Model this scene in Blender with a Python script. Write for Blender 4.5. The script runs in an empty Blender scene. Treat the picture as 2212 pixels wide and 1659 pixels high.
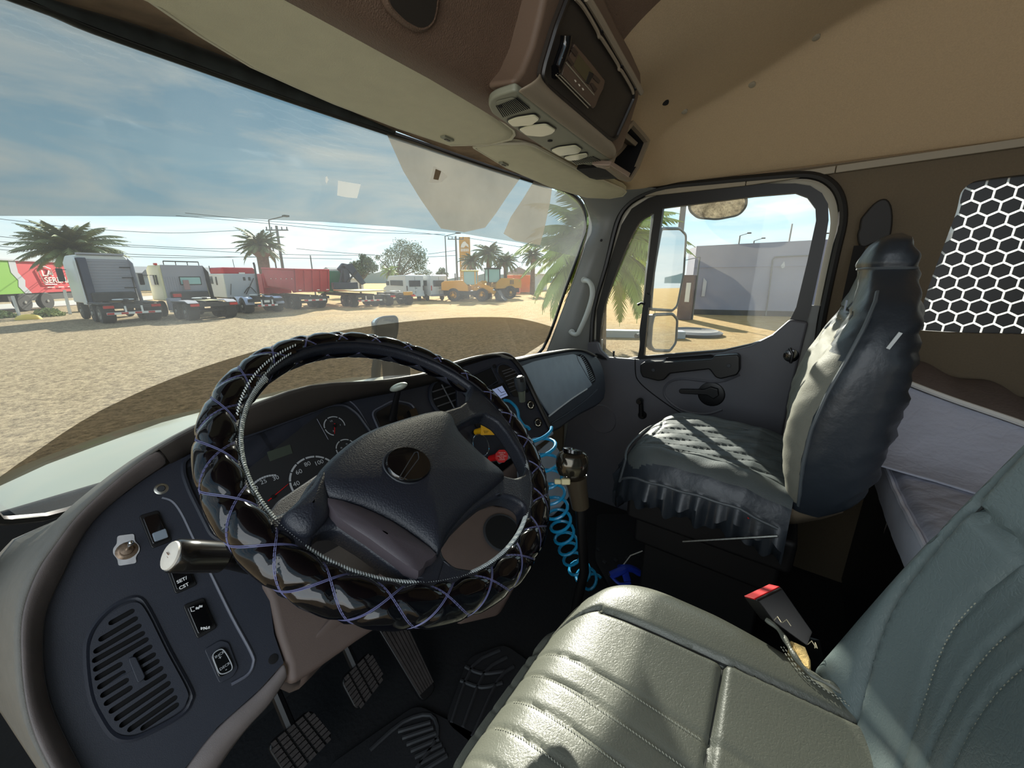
import bpy, bmesh, math, random
from mathutils import Vector, Matrix, geometry
PI = math.pi
SC = bpy.context.scene
COL = SC.collection
random.seed(7)
GZ = -2.5            # yard ground, measured from the camera's eye height

def srgb(r, g=None, b=None):
    if g is None: r, g, b = r
    f = lambda c: (c/255/12.92) if c/255 <= .04045 else ((c/255+.055)/1.055)**2.4
    return (f(r), f(g), f(b), 1)

# ------------------------------------------------------------------ camera
YAW, PITCH, FPX = math.radians(54), math.radians(15.6), 830.0
CF = Vector((math.sin(YAW)*math.cos(PITCH), math.cos(YAW)*math.cos(PITCH), -math.sin(PITCH)))
CR = Vector((math.cos(YAW), -math.sin(YAW), 0))
CU = CR.cross(CF)
cam = bpy.data.cameras.new('camera'); cam.sensor_width = 36; cam.lens = 36*FPX/2212
cam.clip_start = 0.01; cam.clip_end = 2000
camo = bpy.data.objects.new('camera', cam); COL.objects.link(camo)
camo.matrix_world = Matrix(((CR.x, CU.x, -CF.x, 0), (CR.y, CU.y, -CF.y, 0), (CR.z, CU.z, -CF.z, 0), (0, 0, 0, 1)))
SC.camera = camo

# ------------------------------------------------------------------ light
SUN_AZ, SUN_EL = math.radians(51.5), math.radians(25.5)
sun = bpy.data.lights.new('sun', 'SUN'); sun.energy = 7.5; sun.angle = math.radians(.55); sun.color = (1, .93, .82)
suno = bpy.data.objects.new('sun', sun); COL.objects.link(suno)
SD = Vector((math.sin(SUN_AZ)*math.cos(SUN_EL), math.cos(SUN_AZ)*math.cos(SUN_EL), math.sin(SUN_EL)))
suno.rotation_euler = SD.to_track_quat('Z', 'Y').to_euler()

W = bpy.data.worlds.new('sky'); SC.world = W; W.use_nodes = True
nt = W.node_tree; nt.nodes.clear()
def N(t, **k):
    n = nt.nodes.new(t)
    for a, b in k.items(): setattr(n, a, b)
    return n
out = N('ShaderNodeOutputWorld'); bg = N('ShaderNodeBackground'); bg.inputs[1].default_value = .70
tc = N('ShaderNodeTexCoord'); sp = N('ShaderNodeSeparateXYZ')
nt.links.new(tc.outputs['Generated'], sp.inputs[0])
rp = N('ShaderNodeValToRGB'); rp.color_ramp.interpolation = 'EASE'
cr = rp.color_ramp
cr.elements[0].position = 0.0; cr.elements[0].color = srgb(222, 233, 234)
cr.elements[1].position = 1.0; cr.elements[1].color = srgb(120, 160, 195)
for p, c in ((.06, (206, 230, 238)), (.16, (172, 214, 238)), (.34, (150, 192, 220)), (.6, (140, 176, 204))):
    e = cr.elements.new(p); e.color = srgb(*c)
nt.links.new(sp.outputs['Z'], rp.inputs[0])
mp = N('ShaderNodeMapping'); mp.inputs['Scale'].default_value = (1.1, 1.1, 5.5); mp.inputs['Rotation'].default_value = (0.12, -.1, .3)
nz = N('ShaderNodeTexNoise'); nz.inputs['Scale'].default_value = 2.6; nz.inputs['Detail'].default_value = 7; nz.inputs['Roughness'].default_value = .58
nz.inputs['Distortion'].default_value = .6
nt.links.new(tc.outputs['Generated'], mp.inputs[0]); nt.links.new(mp.outputs[0], nz.inputs['Vector'])
cl = N('ShaderNodeValToRGB'); cl.color_ramp.elements[0].position = .40; cl.color_ramp.elements[0].color = (0, 0, 0, 1)
cl.color_ramp.elements[1].position = .70; cl.color_ramp.elements[1].color = (.85, .85, .85, 1)
nt.links.new(nz.outputs['Fac'], cl.inputs[0])
# bright veil of cloud around the sun
dt = N('ShaderNodeVectorMath', operation='DOT_PRODUCT'); dt.inputs[1].default_value = SD
nrm = N('ShaderNodeVectorMath', operation='NORMALIZE'); nt.links.new(tc.outputs['Generated'], nrm.inputs[0]); nt.links.new(nrm.outputs[0], dt.inputs[0])
gl = N('ShaderNodeMapRange'); gl.inputs['From Min'].default_value = .6; gl.inputs['From Max'].default_value = 1; gl.inputs['To Min'].default_value = 1; gl.inputs['To Max'].default_value = 1.45
nt.links.new(dt.outputs['Value'], gl.inputs['Value'])
mx = N('ShaderNodeMix', data_type='RGBA'); mx.inputs['B'].default_value = (.98, .96, .90, 1)
nt.links.new(cl.outputs[0], mx.inputs['Factor']); nt.links.new(rp.outputs[0], mx.inputs['A'])
mu = N('ShaderNodeVectorMath', operation='SCALE'); nt.links.new(mx.outputs['Result'], mu.inputs[0]); nt.links.new(gl.outputs[0], mu.inputs['Scale'])
nt.links.new(mu.outputs[0], bg.inputs[0]); nt.links.new(bg.outputs[0], out.inputs[0])

# added fill lamp at the unseen driver's doorway, brightens the cab interior
dl = bpy.data.lights.new('cab_fill_light', 'AREA'); dl.shape = 'RECTANGLE'; dl.size = 1.3; dl.size_y = 1.0; dl.energy = 8; dl.color = (.93, .97, 1)
dlo = bpy.data.objects.new('cab_fill_light', dl); COL.objects.link(dlo); dlo.location = (-.62, -.30, .05)
dlo.rotation_euler = Vector((-1, .25, .05)).to_track_quat('Z', 'Y').to_euler()

vs = SC.view_settings
vs.view_transform = 'Standard'; vs.look = 'None'; vs.gamma = 1; vs.exposure = 0.62; vs.use_curve_mapping = False

# ------------------------------------------------------------------ measuring helpers (sight lines met with real planes)
def ray(u, v): return FPX*CF + (u-1106)*CR - (v-829.5)*CU
def PX(u, v, x): d = ray(u, v); return d*(x/d.x)
def PY(u, v, y): d = ray(u, v); return d*(y/d.y)
def PZ(u, v, z): d = ray(u, v); return d*(z/d.z)
def PL(u, v, p, n): d = ray(u, v); n = Vector(n); return d*(Vector(p).dot(n)/d.dot(n))
def PD(u, v, d): return ray(u, v)*(d/FPX)
def lerp(a, b, t): return a+(b-a)*t
def catmull(pts, n=6, closed=False):
    pts = [Vector(p) for p in pts]; m = len(pts); out = []
    segs = m if closed else m-1
    for i in range(segs):
        if closed: a, b, c, d = pts[(i-1) % m], pts[i], pts[(i+1) % m], pts[(i+2) % m]
        else: a, b, c, d = pts[max(i-1, 0)], pts[i], pts[i+1], pts[min(i+2, m-1)]
        for k in range(n):
            t = k/n
            out.append(.5*((2*b)+(c-a)*t+(2*a-5*b+4*c-d)*t*t+(3*b-a-3*c+d)*t*t*t))
    if not closed: out.append(pts[-1])
    return out

# ------------------------------------------------------------------ materials
MATS = {}
def mat(name, col, rough=.5, metal=0., bump=0., bscale=200., var=0., vscale=8., coat=0., spec=.5, voro=0., vors=90., emis=None, alpha=None, wave=None):
    if name in MATS: return MATS[name]
    m = bpy.data.materials.new(name); m.use_nodes = True; t = m.node_tree; b = t.nodes['Principled BSDF']
    c = srgb(*col) if max(col) > 1 else (*col, 1)
    b.inputs['Base Color'].default_value = c; b.inputs['Roughness'].default_value = rough; b.inputs['Metallic'].default_value = metal
    b.inputs['Specular IOR Level'].default_value = spec
    if coat: b.inputs['Coat Weight'].default_value = coat; b.inputs['Coat Roughness'].default_value = .05
    tcn = t.nodes.new('ShaderNodeTexCoord')
    if var:
        n = t.nodes.new('ShaderNodeTexNoise'); n.inputs['Scale'].default_value = vscale; n.inputs['Detail'].default_value = 6
        t.links.new(tcn.outputs['Object'], n.inputs['Vector'])
        r = t.nodes.new('ShaderNodeValToRGB'); e = r.color_ramp.elements
        e[0].position = .3; e[1].position = .7
        e[0].color = (*[max(0, x*(1-var)) for x in c[:3]], 1); e[1].color = (*[min(1, x*(1+var)) for x in c[:3]], 1)
        t.links.new(n.outputs['Fac'], r.inputs[0]); t.links.new(r.outputs[0], b.inputs['Base Color'])
    last = None
    if bump:
        n = t.nodes.new('ShaderNodeTexNoise'); n.inputs['Scale'].default_value = bscale; n.inputs['Detail'].default_value = 4
        t.links.new(tcn.outputs['Object'], n.inputs['Vector'])
        bp = t.nodes.new('ShaderNodeBump'); bp.inputs['Strength'].default_value = bump; bp.inputs['Distance'].default_value = .004
        t.links.new(n.outputs['Fac'], bp.inputs['Height']); t.links.new(bp.outputs[0], b.inputs['Normal']); last = bp
    if voro:
        n = t.nodes.new('ShaderNodeTexVoronoi'); n.inputs['Scale'].default_value = vors; n.feature = 'DISTANCE_TO_EDGE'
        wn = t.nodes.new('ShaderNodeTexNoise'); wn.inputs['Scale'].default_value = vors*.25; wn.inputs['Detail'].default_value = 3
        wm = t.nodes.new('ShaderNodeMix'); wm.data_type = 'RGBA'; wm.inputs['Factor'].default_value = .12
        t.links.new(tcn.outputs['Object'], wn.inputs['Vector']); t.links.new(tcn.outputs['Object'], wm.inputs['A']); t.links.new(wn.outputs['Color'], wm.inputs['B'])
        t.links.new(wm.outputs['Result'], n.inputs['Vector'])
        cl_ = t.nodes.new('ShaderNodeClamp'); cl_.inputs['Max'].default_value = .12; t.links.new(n.outputs['Distance'], cl_.inputs[0])
        bp = t.nodes.new('ShaderNodeBump'); bp.inputs['Strength'].default_value = voro; bp.inputs['Distance'].default_value = .006
        t.links.new(cl_.outputs[0], bp.inputs['Height'])
        if last: t.links.new(last.outputs[0], bp.inputs['Normal'])
        t.links.new(bp.outputs[0], b.inputs['Normal'])
    if emis: b.inputs['Emission Color'].default_value = c; b.inputs['Emission Strength'].default_value = emis
    MATS[name] = m; return m
def glass_mat(name, tint=(1, 1, 1), gloss=.06, dust=.04, dustcol=(.9, .85, .75), blotch=0.):
    if name in MATS: return MATS[name]
    m = bpy.data.materials.new(name); m.use_nodes = True; t = m.node_tree; t.nodes.clear()
    o = t.nodes.new('ShaderNodeOutputMaterial'); tr = t.nodes.new('ShaderNodeBsdfTransparent'); tr.inputs[0].default_value = (*tint, 1)
    g = t.nodes.new('ShaderNodeBsdfGlossy'); g.inputs['Roughness'].default_value = .02
    d0 = t.nodes.new('ShaderNodeBsdfDiffuse'); d0.inputs[0].default_value = (*dustcol, 1); d1 = t.nodes.new('ShaderNodeBsdfTranslucent'); d1.inputs[0].default_value = (*dustcol, 1)
    d = t.nodes.new('ShaderNodeMixShader'); d.inputs[0].default_value = .75; t.links.new(d0.outputs[0], d.inputs[1]); t.links.new(d1.outputs[0], d.inputs[2])
    fr = t.nodes.new('ShaderNodeLayerWeight'); fr.inputs['Blend'].default_value = .12
    ml = t.nodes.new('ShaderNodeMath'); ml.operation = 'MULTIPLY_ADD'; ml.inputs[1].default_value = .6; ml.inputs[2].default_value = gloss
    t.links.new(fr.outputs['Fresnel'], ml.inputs[0])
    m1 = t.nodes.new('ShaderNodeMixShader'); t.links.new(ml.outputs[0], m1.inputs[0]); t.links.new(tr.outputs[0], m1.inputs[1]); t.links.new(g.outputs[0], m1.inputs[2])
    m2 = t.nodes.new('ShaderNodeMixShader'); m2.inputs[0].default_value = dust
    if blotch:
        tcn = t.nodes.new('ShaderNodeTexCoord'); n = t.nodes.new('ShaderNodeTexNoise'); n.inputs['Scale'].default_value = 5; n.inputs['Detail'].default_value = 8
        t.links.new(tcn.outputs['Object'], n.inputs['Vector'])
        mr = t.nodes.new('ShaderNodeMapRange'); mr.inputs['From Min'].default_value = .35; mr.inputs['From Max'].default_value = .75
        mr.inputs['To Min'].default_value = dust; mr.inputs['To Max'].default_value = dust+blotch
        t.links.new(n.outputs['Fac'], mr.inputs['Value']); t.links.new(mr.outputs[0], m2.inputs[0])
    t.links.new(m1.outputs[0], m2.inputs[1]); t.links.new(d.outputs[0], m2.inputs[2]); t.links.new(m2.outputs[0], o.inputs[0])
    MATS[name] = m; return m

# ------------------------------------------------------------------ mesh helpers
def link(me, name, m=None, parent=None, smooth=True, bevel=0, seg=2, subsurf=0, solid=0, soff=0):
    o = bpy.data.objects.new(name, me); COL.objects.link(o)
    if m is not None:
        if isinstance(m, (list, tuple)):
            for x in m: me.materials.append(x)
        elif not me.materials: me.materials.append(m)
    if parent: o.parent = parent
    if smooth:
        for p in me.polygons: p.use_smooth = True
    if solid:
        s = o.modifiers.new('solid', 'SOLIDIFY'); s.thickness = solid; s.offset = soff
    if bevel:
        b = o.modifiers.new('bevel', 'BEVEL'); b.width = bevel; b.segments = seg; b.limit_method = 'ANGLE'; b.angle_limit = math.radians(35)
        b.harden_normals = True
    if subsurf:
        s = o.modifiers.new('sub', 'SUBSURF'); s.levels = subsurf; s.render_levels = subsurf
    return o
class MB:
    """collects shapes into one mesh"""
    def __init__(s): s.v = []; s.f = []; s.mi = []; s.cur = 0
    def add(s, vs, fs):
        k = len(s.v); s.v += [tuple(v) for v in vs]; s.f += [tuple(i+k for i in f) for f in fs]; s.mi += [s.cur]*len(fs)
    def box(s, c, d, M=None):
        c = Vector(c); dx, dy, dz = d[0]/2, d[1]/2, d[2]/2; vs = []
        for z in (-dz, dz):
            for x, y in ((-dx, -dy), (dx, -dy), (dx, dy), (-dx, dy)):
                p = Vector((x, y, z)); p = (M @ p) if M is not None else p; vs.append(c+p)
        s.add(vs, [(3, 2, 1, 0), (4, 5, 6, 7), (0, 1, 5, 4), (1, 2, 6, 5), (2, 3, 7, 6), (3, 0, 4, 7)])
    def prism(s, poly, off):
        off = Vector(off); n = len(poly); vs = [Vector(p) for p in poly]+[Vector(p)+off for p in poly]
        s.add(vs, [tuple(range(n-1, -1, -1)), tuple(range(n, 2*n))]+[(i, (i+1) % n, n+(i+1) % n, n+i) for i in range(n)])
    def tube(s, path, r, seg=8, closed=False, cap=True, flat=1., upv=None):
        path = [Vector(p) for p in path]; n = len(path)
        rr = r if isinstance(r, (list, tuple)) else [r]*n
        up = None; k = len(s.v); vs = []
        for i, p in enumerate(path):
            if closed: t = (path[(i+1) % n]-path[(i-1) % n])
            else: t = path[min(i+1, n-1)]-path[max(i-1, 0)]
            if t.length < 1e-9: t = Vector((0, 0, 1))
            t.normalize()
            if up is None:
                up = Vector(upv) if upv is not None else (Vector((0, 0, 1)) if abs(t.z) < .9 else Vector((1, 0, 0)))
            up = up-t*up.dot(t)
            if up.length < 1e-6: up = Vector((1, 0, 0))-t*t.x
            up.normalize(); sd = t.cross(up)
            for j in range(seg):
                a = 2*PI*j/seg; vs.append(p+rr[i]*(math.cos(a)*sd*flat+math.sin(a)*up))
        fs = []
        for i in range(n if closed else n-1):
            a = i*seg; b = ((i+1) % n)*seg
            for j in range(seg): fs.append((a+j, a+(j+1) % seg, b+(j+1) % seg, b+j))
        if cap and not closed: fs += [tuple(range(seg-1, -1, -1)), tuple(range((n-1)*seg, n*seg))]
        s.add(vs, fs)
    def cyl(s, a, b, r, seg=16, r2=None):
        s.tube([a, b], [r, r if r2 is None else r2], seg)
    def lathe(s, prof, base, axis, seg=24):
        """prof = [(radius, height)...] along axis from base"""
        ax = Vector(axis).normalized(); u = ax.orthogonal().normalized(); w = ax.cross(u); base = Vector(base); vs = []
        for r, h in prof:
            for j in range(seg):
                a = 2*PI*j/seg; vs.append(base+ax*h+r*(math.cos(a)*u+math.sin(a)*w))
        fs = [(i*seg+j, i*seg+(j+1) % seg, (i+1)*seg+(j+1) % seg, (i+1)*seg+j) for i in range(len(prof)-1) for j in range(seg)]
        fs += [tuple(range(seg-1, -1, -1)), tuple(range((len(prof)-1)*seg, len(prof)*seg))]
        s.add(vs, fs)
    def grid(s, rows, closed=False):
        n = len(rows[0]); vs = [v for r in rows for v in r]; fs = []
        for i in range(len(rows)-1):
            for j in range(n if closed else n-1): fs.append((i*n+j, i*n+(j+1) % n, (i+1)*n+(j+1) % n, (i+1)*n+j))
        s.add(vs, fs)
    def ball(s, c, r, seg=12, M=None):
        c = Vector(c); rx, ry, rz = r if isinstance(r, (tuple, list)) else (r, r, r); rows = []
        for i in range(seg//2+1):
            a = PI*i/(seg//2); rows.append([])
            for j in range(seg):
                b = 2*PI*j/seg; p = Vector((rx*math.sin(a)*math.cos(b), ry*math.sin(a)*math.sin(b), rz*math.cos(a)))
                rows[-1].append(c+((M @ p) if M is not None else p))
        s.grid(rows, True)
    def build(s, name, m=None, parent=None, smooth=True, bevel=0, weld=False, **k):
        me = bpy.data.meshes.new(name); me.from_pydata(s.v, [], s.f)
        if any(s.mi):
            for i, p in enumerate(me.polygons): p.material_index = s.mi[i]
        bm = bmesh.new(); bm.from_mesh(me)
        if weld: bmesh.ops.remove_doubles(bm, verts=bm.verts, dist=1e-5)
        bmesh.ops.recalc_face_normals(bm, faces=bm.faces); bm.to_mesh(me); bm.free()
        o = link(me, name, m, parent, smooth, bevel, **k)
        if smooth and not k.get('subsurf') and not bevel:
            me.set_sharp_from_angle(angle=math.radians(40))
        return o
def rrect(w, h, r, n=4):
    """rounded rectangle outline in 2D"""
    o = []
    for cx, cy, a0 in ((w/2-r, h/2-r, 0), (-w/2+r, h/2-r, 90), (-w/2+r, -h/2+r, 180), (w/2-r, -h/2+r, 270)):
        for i in range(n+1):
            a = math.radians(a0+90*i/n); o.append((cx+r*math.cos(a), cy+r*math.sin(a)))
    return o
def round_poly(pts, r=.01, n=4):
    """round the corners of a 3D polygon"""
    pts = [Vector(p) for p in pts]; m = len(pts); out = []
    for i in range(m):
        a, b, c = pts[i-1], pts[i], pts[(i+1) % m]; da = (a-b); dc = (c-b)
        k = min(r, da.length*.45, dc.length*.45); p0 = b+da.normalized()*k; p1 = b+dc.normalized()*k
        for j in range(n+1):
            t = j/n; out.append((1-t)**2*p0+2*t*(1-t)*b+t*t*p1)
    return out
def holed(outer, holes, name, m, parent=None, solid=0, soff=0, smooth=False, bevel=0):
    """flat sheet with openings"""
    bm = bmesh.new()
    for loop in [outer]+list(holes):
        vs = [bm.verts.new(Vector(p)) for p in loop]
        for i in range(len(vs)): bm.edges.new((vs[i], vs[(i+1) % len(vs)]))
    bmesh.ops.triangle_fill(bm, use_beauty=True, use_dissolve=False, edges=bm.edges)
    bmesh.ops.recalc_face_normals(bm, faces=bm.faces)
    me = bpy.data.meshes.new(name); bm.to_mesh(me); bm.free()
    return link(me, name, m, parent, smooth, bevel, solid=solid, soff=soff)
def tag(o, label=None, cat=None, group=None, kind=None):
    if label: o['label'] = label
    if cat: o['category'] = cat
    if group: o['group'] = group
    if kind: o['kind'] = kind
    return o
def thing(name, loc, label, cat, group=None, rz=0):
    o = bpy.data.objects.new(name, None); COL.objects.link(o); o.location = loc; o.rotation_euler = (0, 0, rz); o.empty_display_size = .05
    return tag(o, label, cat, group)
def root0(name, base, label, cat, group=None):
    """thing whose parts are modelled in place: Empty at its base, parts offset back"""
    o = thing(name, base, label, cat, group); return o
def reparent(root):
    """parts were modelled in scene coordinates; hang them on the root without moving them"""
    for c in list(COL.objects):
        if c.parent is root: c.location = c.location-root.location
def text(s, size, M, m, name='lettering', parent=None, ext=.0006, bold=False, align='CENTER', sx=1.):
    cu = bpy.data.curves.new(name, 'FONT'); cu.body = s; cu.size = size; cu.extrude = ext; cu.align_x = align; cu.align_y = 'CENTER'; cu.resolution_u = 3
    if bold: cu.offset = size*.02
    t = bpy.data.objects.new('tmp', cu); COL.objects.link(t)
    bpy.context.view_layer.update()
    me = bpy.data.meshes.new_from_object(t); bpy.data.objects.remove(t)
    me.transform(Matrix.Diagonal((sx, 1, 1, 1))); me.transform(M); me.name = name; me.materials.clear()
    return link(me, name, m, parent, False)
def frame(o, x, y):
    """matrix from origin, x axis, y axis"""
    x = Vector(x).normalized(); y = Vector(y); y = (y-x*y.dot(x)).normalized(); z = x.cross(y); o = Vector(o)
    return Matrix(((x.x, y.x, z.x, o.x), (x.y, y.y, z.y, o.y), (x.z, y.z, z.z, o.z), (0, 0, 0, 1)))
def copy_tree(o, parent=None):
    c = o.copy(); COL.objects.link(c)
    if parent is not None: c.parent = parent
    for ch in [x for x in o.children]: copy_tree(ch, c)
    return c
# ================================================================== SHELL OF THE CAB
XW = 1.75            # inner face of the passenger side
M_head = mat('beige headliner fabric', (190, 166, 132), .95, bump=.25, bscale=900, var=.06, vscale=300)
M_wall = mat('grey beige side fabric', (104, 92, 74), .95, bump=.2, bscale=800, var=.05, vscale=200)
M_seal = mat('black rubber seal', (22, 21, 20), .45)
M_dark = mat('charcoal grained plastic', (48, 51, 56), .5, bump=.12, bscale=1500)
M_pillar = mat('grey pillar plastic', (124, 126, 124), .45, bump=.08, bscale=1500)
M_paint = mat('cream cab paint', (205, 200, 182), .3, coat=.3)
M_black = mat('black plastic', (16, 16, 18), .4)
M_chrome = mat('chrome', (225, 225, 225), .08, 1.)
M_glass = glass_mat('dusty window glass', (.97, 1, .99), .012, .015, blotch=.02)
M_wind = glass_mat('dusty windshield glass', (.95, 1, .98), .012, .035, (.85, .9, .92), blotch=.06)

def c3(x, y): return (1250+x/3.16, 350+y/3.16)
def cw(pts, x=XW): return [PX(u, v, x) for u, v in pts]

# windshield surface: leans back at the top, bows forward in the middle
XC = .78
def ws_y(x, z): return 1.05-.3*z-.165*((x-XC)/.82)**2
def WS(u, v, off=0.):
    d = ray(u, v); t = .9/d.y
    for _ in range(30):
        p = d*t; t *= (ws_y(p.x, p.z)+off)/p.y
    return d*t
ws_edge_px = [(-80, -48), (60, 0), (200, 58), (420, 138), (620, 210), (800, 272), (1000, 340), (1150, 390), (1225, 412), (1258, 440), (1266, 480), (1255, 535), (1225, 620), (1175, 752)]
top = [WS(u, v) for u, v in ws_edge_px[:8]]
right = [WS(u, v) for u, v in ws_edge_px[8:]]
def ws_pt(x, z): return Vector((x, ws_y(x, z), z))
left_top = [ws_pt(-.06, .25), ws_pt(-.04, .31)]
bottom = [ws_pt(x, z) for x, z in ((1.5, -.38), (1.2, -.42), (.8, -.44), (.4, -.44), (.1, -.43), (-.03, -.4))]
outline = left_top+top[1:]+right+bottom+[ws_pt(-.06, -.3)]
def ws_panel(poly2, name, m, off=0., th=.004, parent=None, nx=40, nz=24):
    """curved sheet on the windshield surface bounded by polygon of (x,z)"""
    bm = bmesh.new(); vs = [bm.verts.new((x, 0, z)) for x, z in poly2]
    for i in range(len(vs)): bm.edges.new((vs[i], vs[(i+1) % len(vs)]))
    bmesh.ops.triangle_fill(bm, use_beauty=True, edges=bm.edges)
    xs = [p[0] for p in poly2]; zs = [p[1] for p in poly2]
    for k in range(1, nx):
        x = lerp(min(xs), max(xs), k/nx); bmesh.ops.bisect_plane(bm, geom=bm.verts[:]+bm.edges[:]+bm.faces[:], plane_co=(x, 0, 0), plane_no=(1, 0, 0))
    for v in bm.verts: v.co.y = ws_y(v.co.x, v.co.z)+off
    bmesh.ops.recalc_face_normals(bm, faces=bm.faces)
    me = bpy.data.meshes.new(name); bm.to_mesh(me); bm.free()
    return link(me, name, m, parent, True, solid=0)
out2 = [(p.x, p.z) for p in outline]
wind = ws_panel(out2, 'window_1', M_wind); tag(wind, kind='structure')
# tinted film strips stuck inside the glass
M_film = glass_mat('blue grey tint film', (.385, .392, .385), .03, .06, (.55, .58, .58), .08)
M_film2 = glass_mat('brown tint film', (.21, .19, .16), .01, .01)
fe = [WS(u, v) for u, v in [(-90, 468), (0, 467), (300, 467), (500, 471), (700, 480), (850, 490), (1000, 505), (1120, 524), (1245, 555)]]
ft = [WS(u, v+6) for u, v in ws_edge_px[1:8]]+[WS(1222, 420), WS(1250, 448), WS(1257, 482), WS(1250, 530)]
poly = [(-.055, .25), (-.035, .305)]+[(p.x, p.z) for p in ft]+[(p.x, p.z) for p in reversed(fe)]
holes = [[(727, 392), (776, 398), (768, 429), (725, 423)], [(700, 383), (703, 382), (705, 390), (702, 397)]]
film = ws_panel(poly, 'window_tint_film', M_film, -.004)
hs = []
tag(film, 'blue grey tint film across the top of the windshield', 'window film')
fl = [WS(u, v) for u, v in [(-90, 1085), (0, 1028), (60, 986), (220, 884), (430, 795), (650, 732), (760, 710), (900, 692), (1010, 685), (1100, 686), (1150, 694), (1192, 706)]]
poly = [(p.x, p.z) for p in catmull(fl, 4)]+[(WS(1182, 735).x, WS(1182, 735).z)]+[(p.x, p.z) for p in [WS(u, v) for u, v in [(1120, 775), (1000, 800), (900, 808), (834, 812), (700, 834), (571, 858), (430, 890), (348, 912), (203, 964), (100, 1002), (0, 1048), (-90, 1100)]]]
film2 = ws_panel(poly, 'lower_tint_film', M_film2, -.004)
tag(film2, 'brown tint film with curved edge along the bottom of the windshield', 'window film')
# rubber gasket round the windshield
mb = MB(); mb.tube([Vector((p.x, p.y+.004, p.z)) for p in catmull(outline, 4, True)], .008, 6, True)
tag(mb.build('trim_1', M_seal), kind='structure')
# dirty black band painted along the header of the glass
M_frit = mat('grimy black glass border', (38, 44, 44), .7, var=.5, vscale=25)
b1 = [WS(u, v) for u, v in ((-60, -45), (60, 2), (200, 60), (420, 140), (620, 212), (760, 260), (850, 290))]
b2 = [WS(u, v) for u, v in ((-20, -60), (110, 0), (300, 56), (500, 128), (680, 200), (780, 244), (852, 284))]
mb = MB(); mb.grid([[Vector((p.x, p.y-.005, p.z)) for p in catmull(b1, 5)], [Vector((p.x, p.y-.005, p.z)) for p in catmull(b2, 5)]])
o = mb.build('trim_2', M_frit, solid=.003); tag(o, kind='structure')
# rough header panel between glass and visors
M_hdr = mat('worn brown header', (128, 106, 84), .9, bump=.5, bscale=60, var=.35, vscale=20)
hd1 = [WS(u, v)-Vector((0, .008, 0)) for u, v in ((-90, -70), (110, 4), (300, 60), (500, 132), (680, 208), (850, 284), (1000, 338), (1150, 389), (1240, 420))]
hd2 = [Vector((p.x, p.y-.16, p.z+.02)) for p in hd1]; hd2 = [Vector((lerp(p.x, XC, .02), .60, .335)) for p in hd1]
mb = MB(); mb.grid([catmull(hd1, 4), [Vector((a.x, lerp(a.y, .62, .5), lerp(a.z, .335, .3))) for a in catmull(hd1, 4)], catmull(hd2, 4)])
tag(mb.build('trim_3', M_hdr, solid=.006, soff=1), kind='structure')

mb = MB(); lp = [ws_pt(-.11, .36), ws_pt(-.12, .2), ws_pt(-.13, 0), ws_pt(-.13, -.2), ws_pt(-.12, -.5)]
mb.tube(lp, .05, 12, flat=.8); tag(mb.build('trim_10', M_pillar), kind='structure')
# ceiling: low over the visors, rising to the rear, rolled down to the side
prof = [(.66, .335), (.56, .325), (.515, .335), (.49, .375), (.475, .425), (.44, .462), (.38, .49), (.30, .515), (.20, .55), (.07, .61), (-.05, .65), (-.25, .69), (-.6, .70), (-1.3, .70)]
prof2 = [(.66, .325), (.56, .305), (.50, .292), (.468, .300), (.445, .345), (.428, .395), (.398, .445), (.345, .490), (.25, .535), (.12, .59), (-.05, .65), (-.25, .69), (-.6, .70), (-1.3, .70)]
xs = [-.25, 0, .3, .6, .8, .9, 1.0, 1.1, 1.2, 1.35, 1.43, 1.455, 1.48, 1.55, 1.64, 1.71, XW]
rows = []
for (y1, z1), (y2, z2) in zip(prof, prof2):
    r = []
    for x in xs:
        k_ = min(1, max(0, (1.15-x)/.15)); y, z = lerp(y1, y2, k_), lerp(z1, z2, k_)
        if x <= 1.46: zz = z
        else:
            t = (x-1.46)/(XW-1.46); zz = lerp(z, .352, t**1.05) if z > .352 else z
            zz = max(zz, .352) if x > 1.7 else zz
        r.append(Vector((x, y, zz)))
    rows.append(r)
mb = MB(); mb.grid(rows)
M_vin = mat('brown headliner vinyl', (104, 82, 66), .55, bump=.5, bscale=500, var=.05, vscale=40)
ceil = mb.build('ceiling', [M_head, M_vin], subsurf=2, solid=.01, soff=1)
for p_ in ceil.data.polygons: p_.material_index = 1 if p_.center.x < .86 else 0
tag(ceil, kind='structure')
# trim strip between headliner and door
mb = MB()
for a, b, h in (((1352, 423), (1612, 394), 0), ((1612, 394), (1806, 366), 0), ((1806, 366), (2320, 292), 0)):
    p = PX(*a, XW-.012); q = PX(*b, XW-.012); mb.prism([p+Vector((0, 0, .012)), q+Vector((0, .002, .012)), q+Vector((0, .002, -.010)), p+Vector((0, 0, -.010))], (.012, 0, 0))
M_trim = mat('beige plastic trim strip', (150, 140, 120), .5)
tag(mb.build('trim_4', M_trim, smooth=False, bevel=.002), kind='structure')

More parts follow.
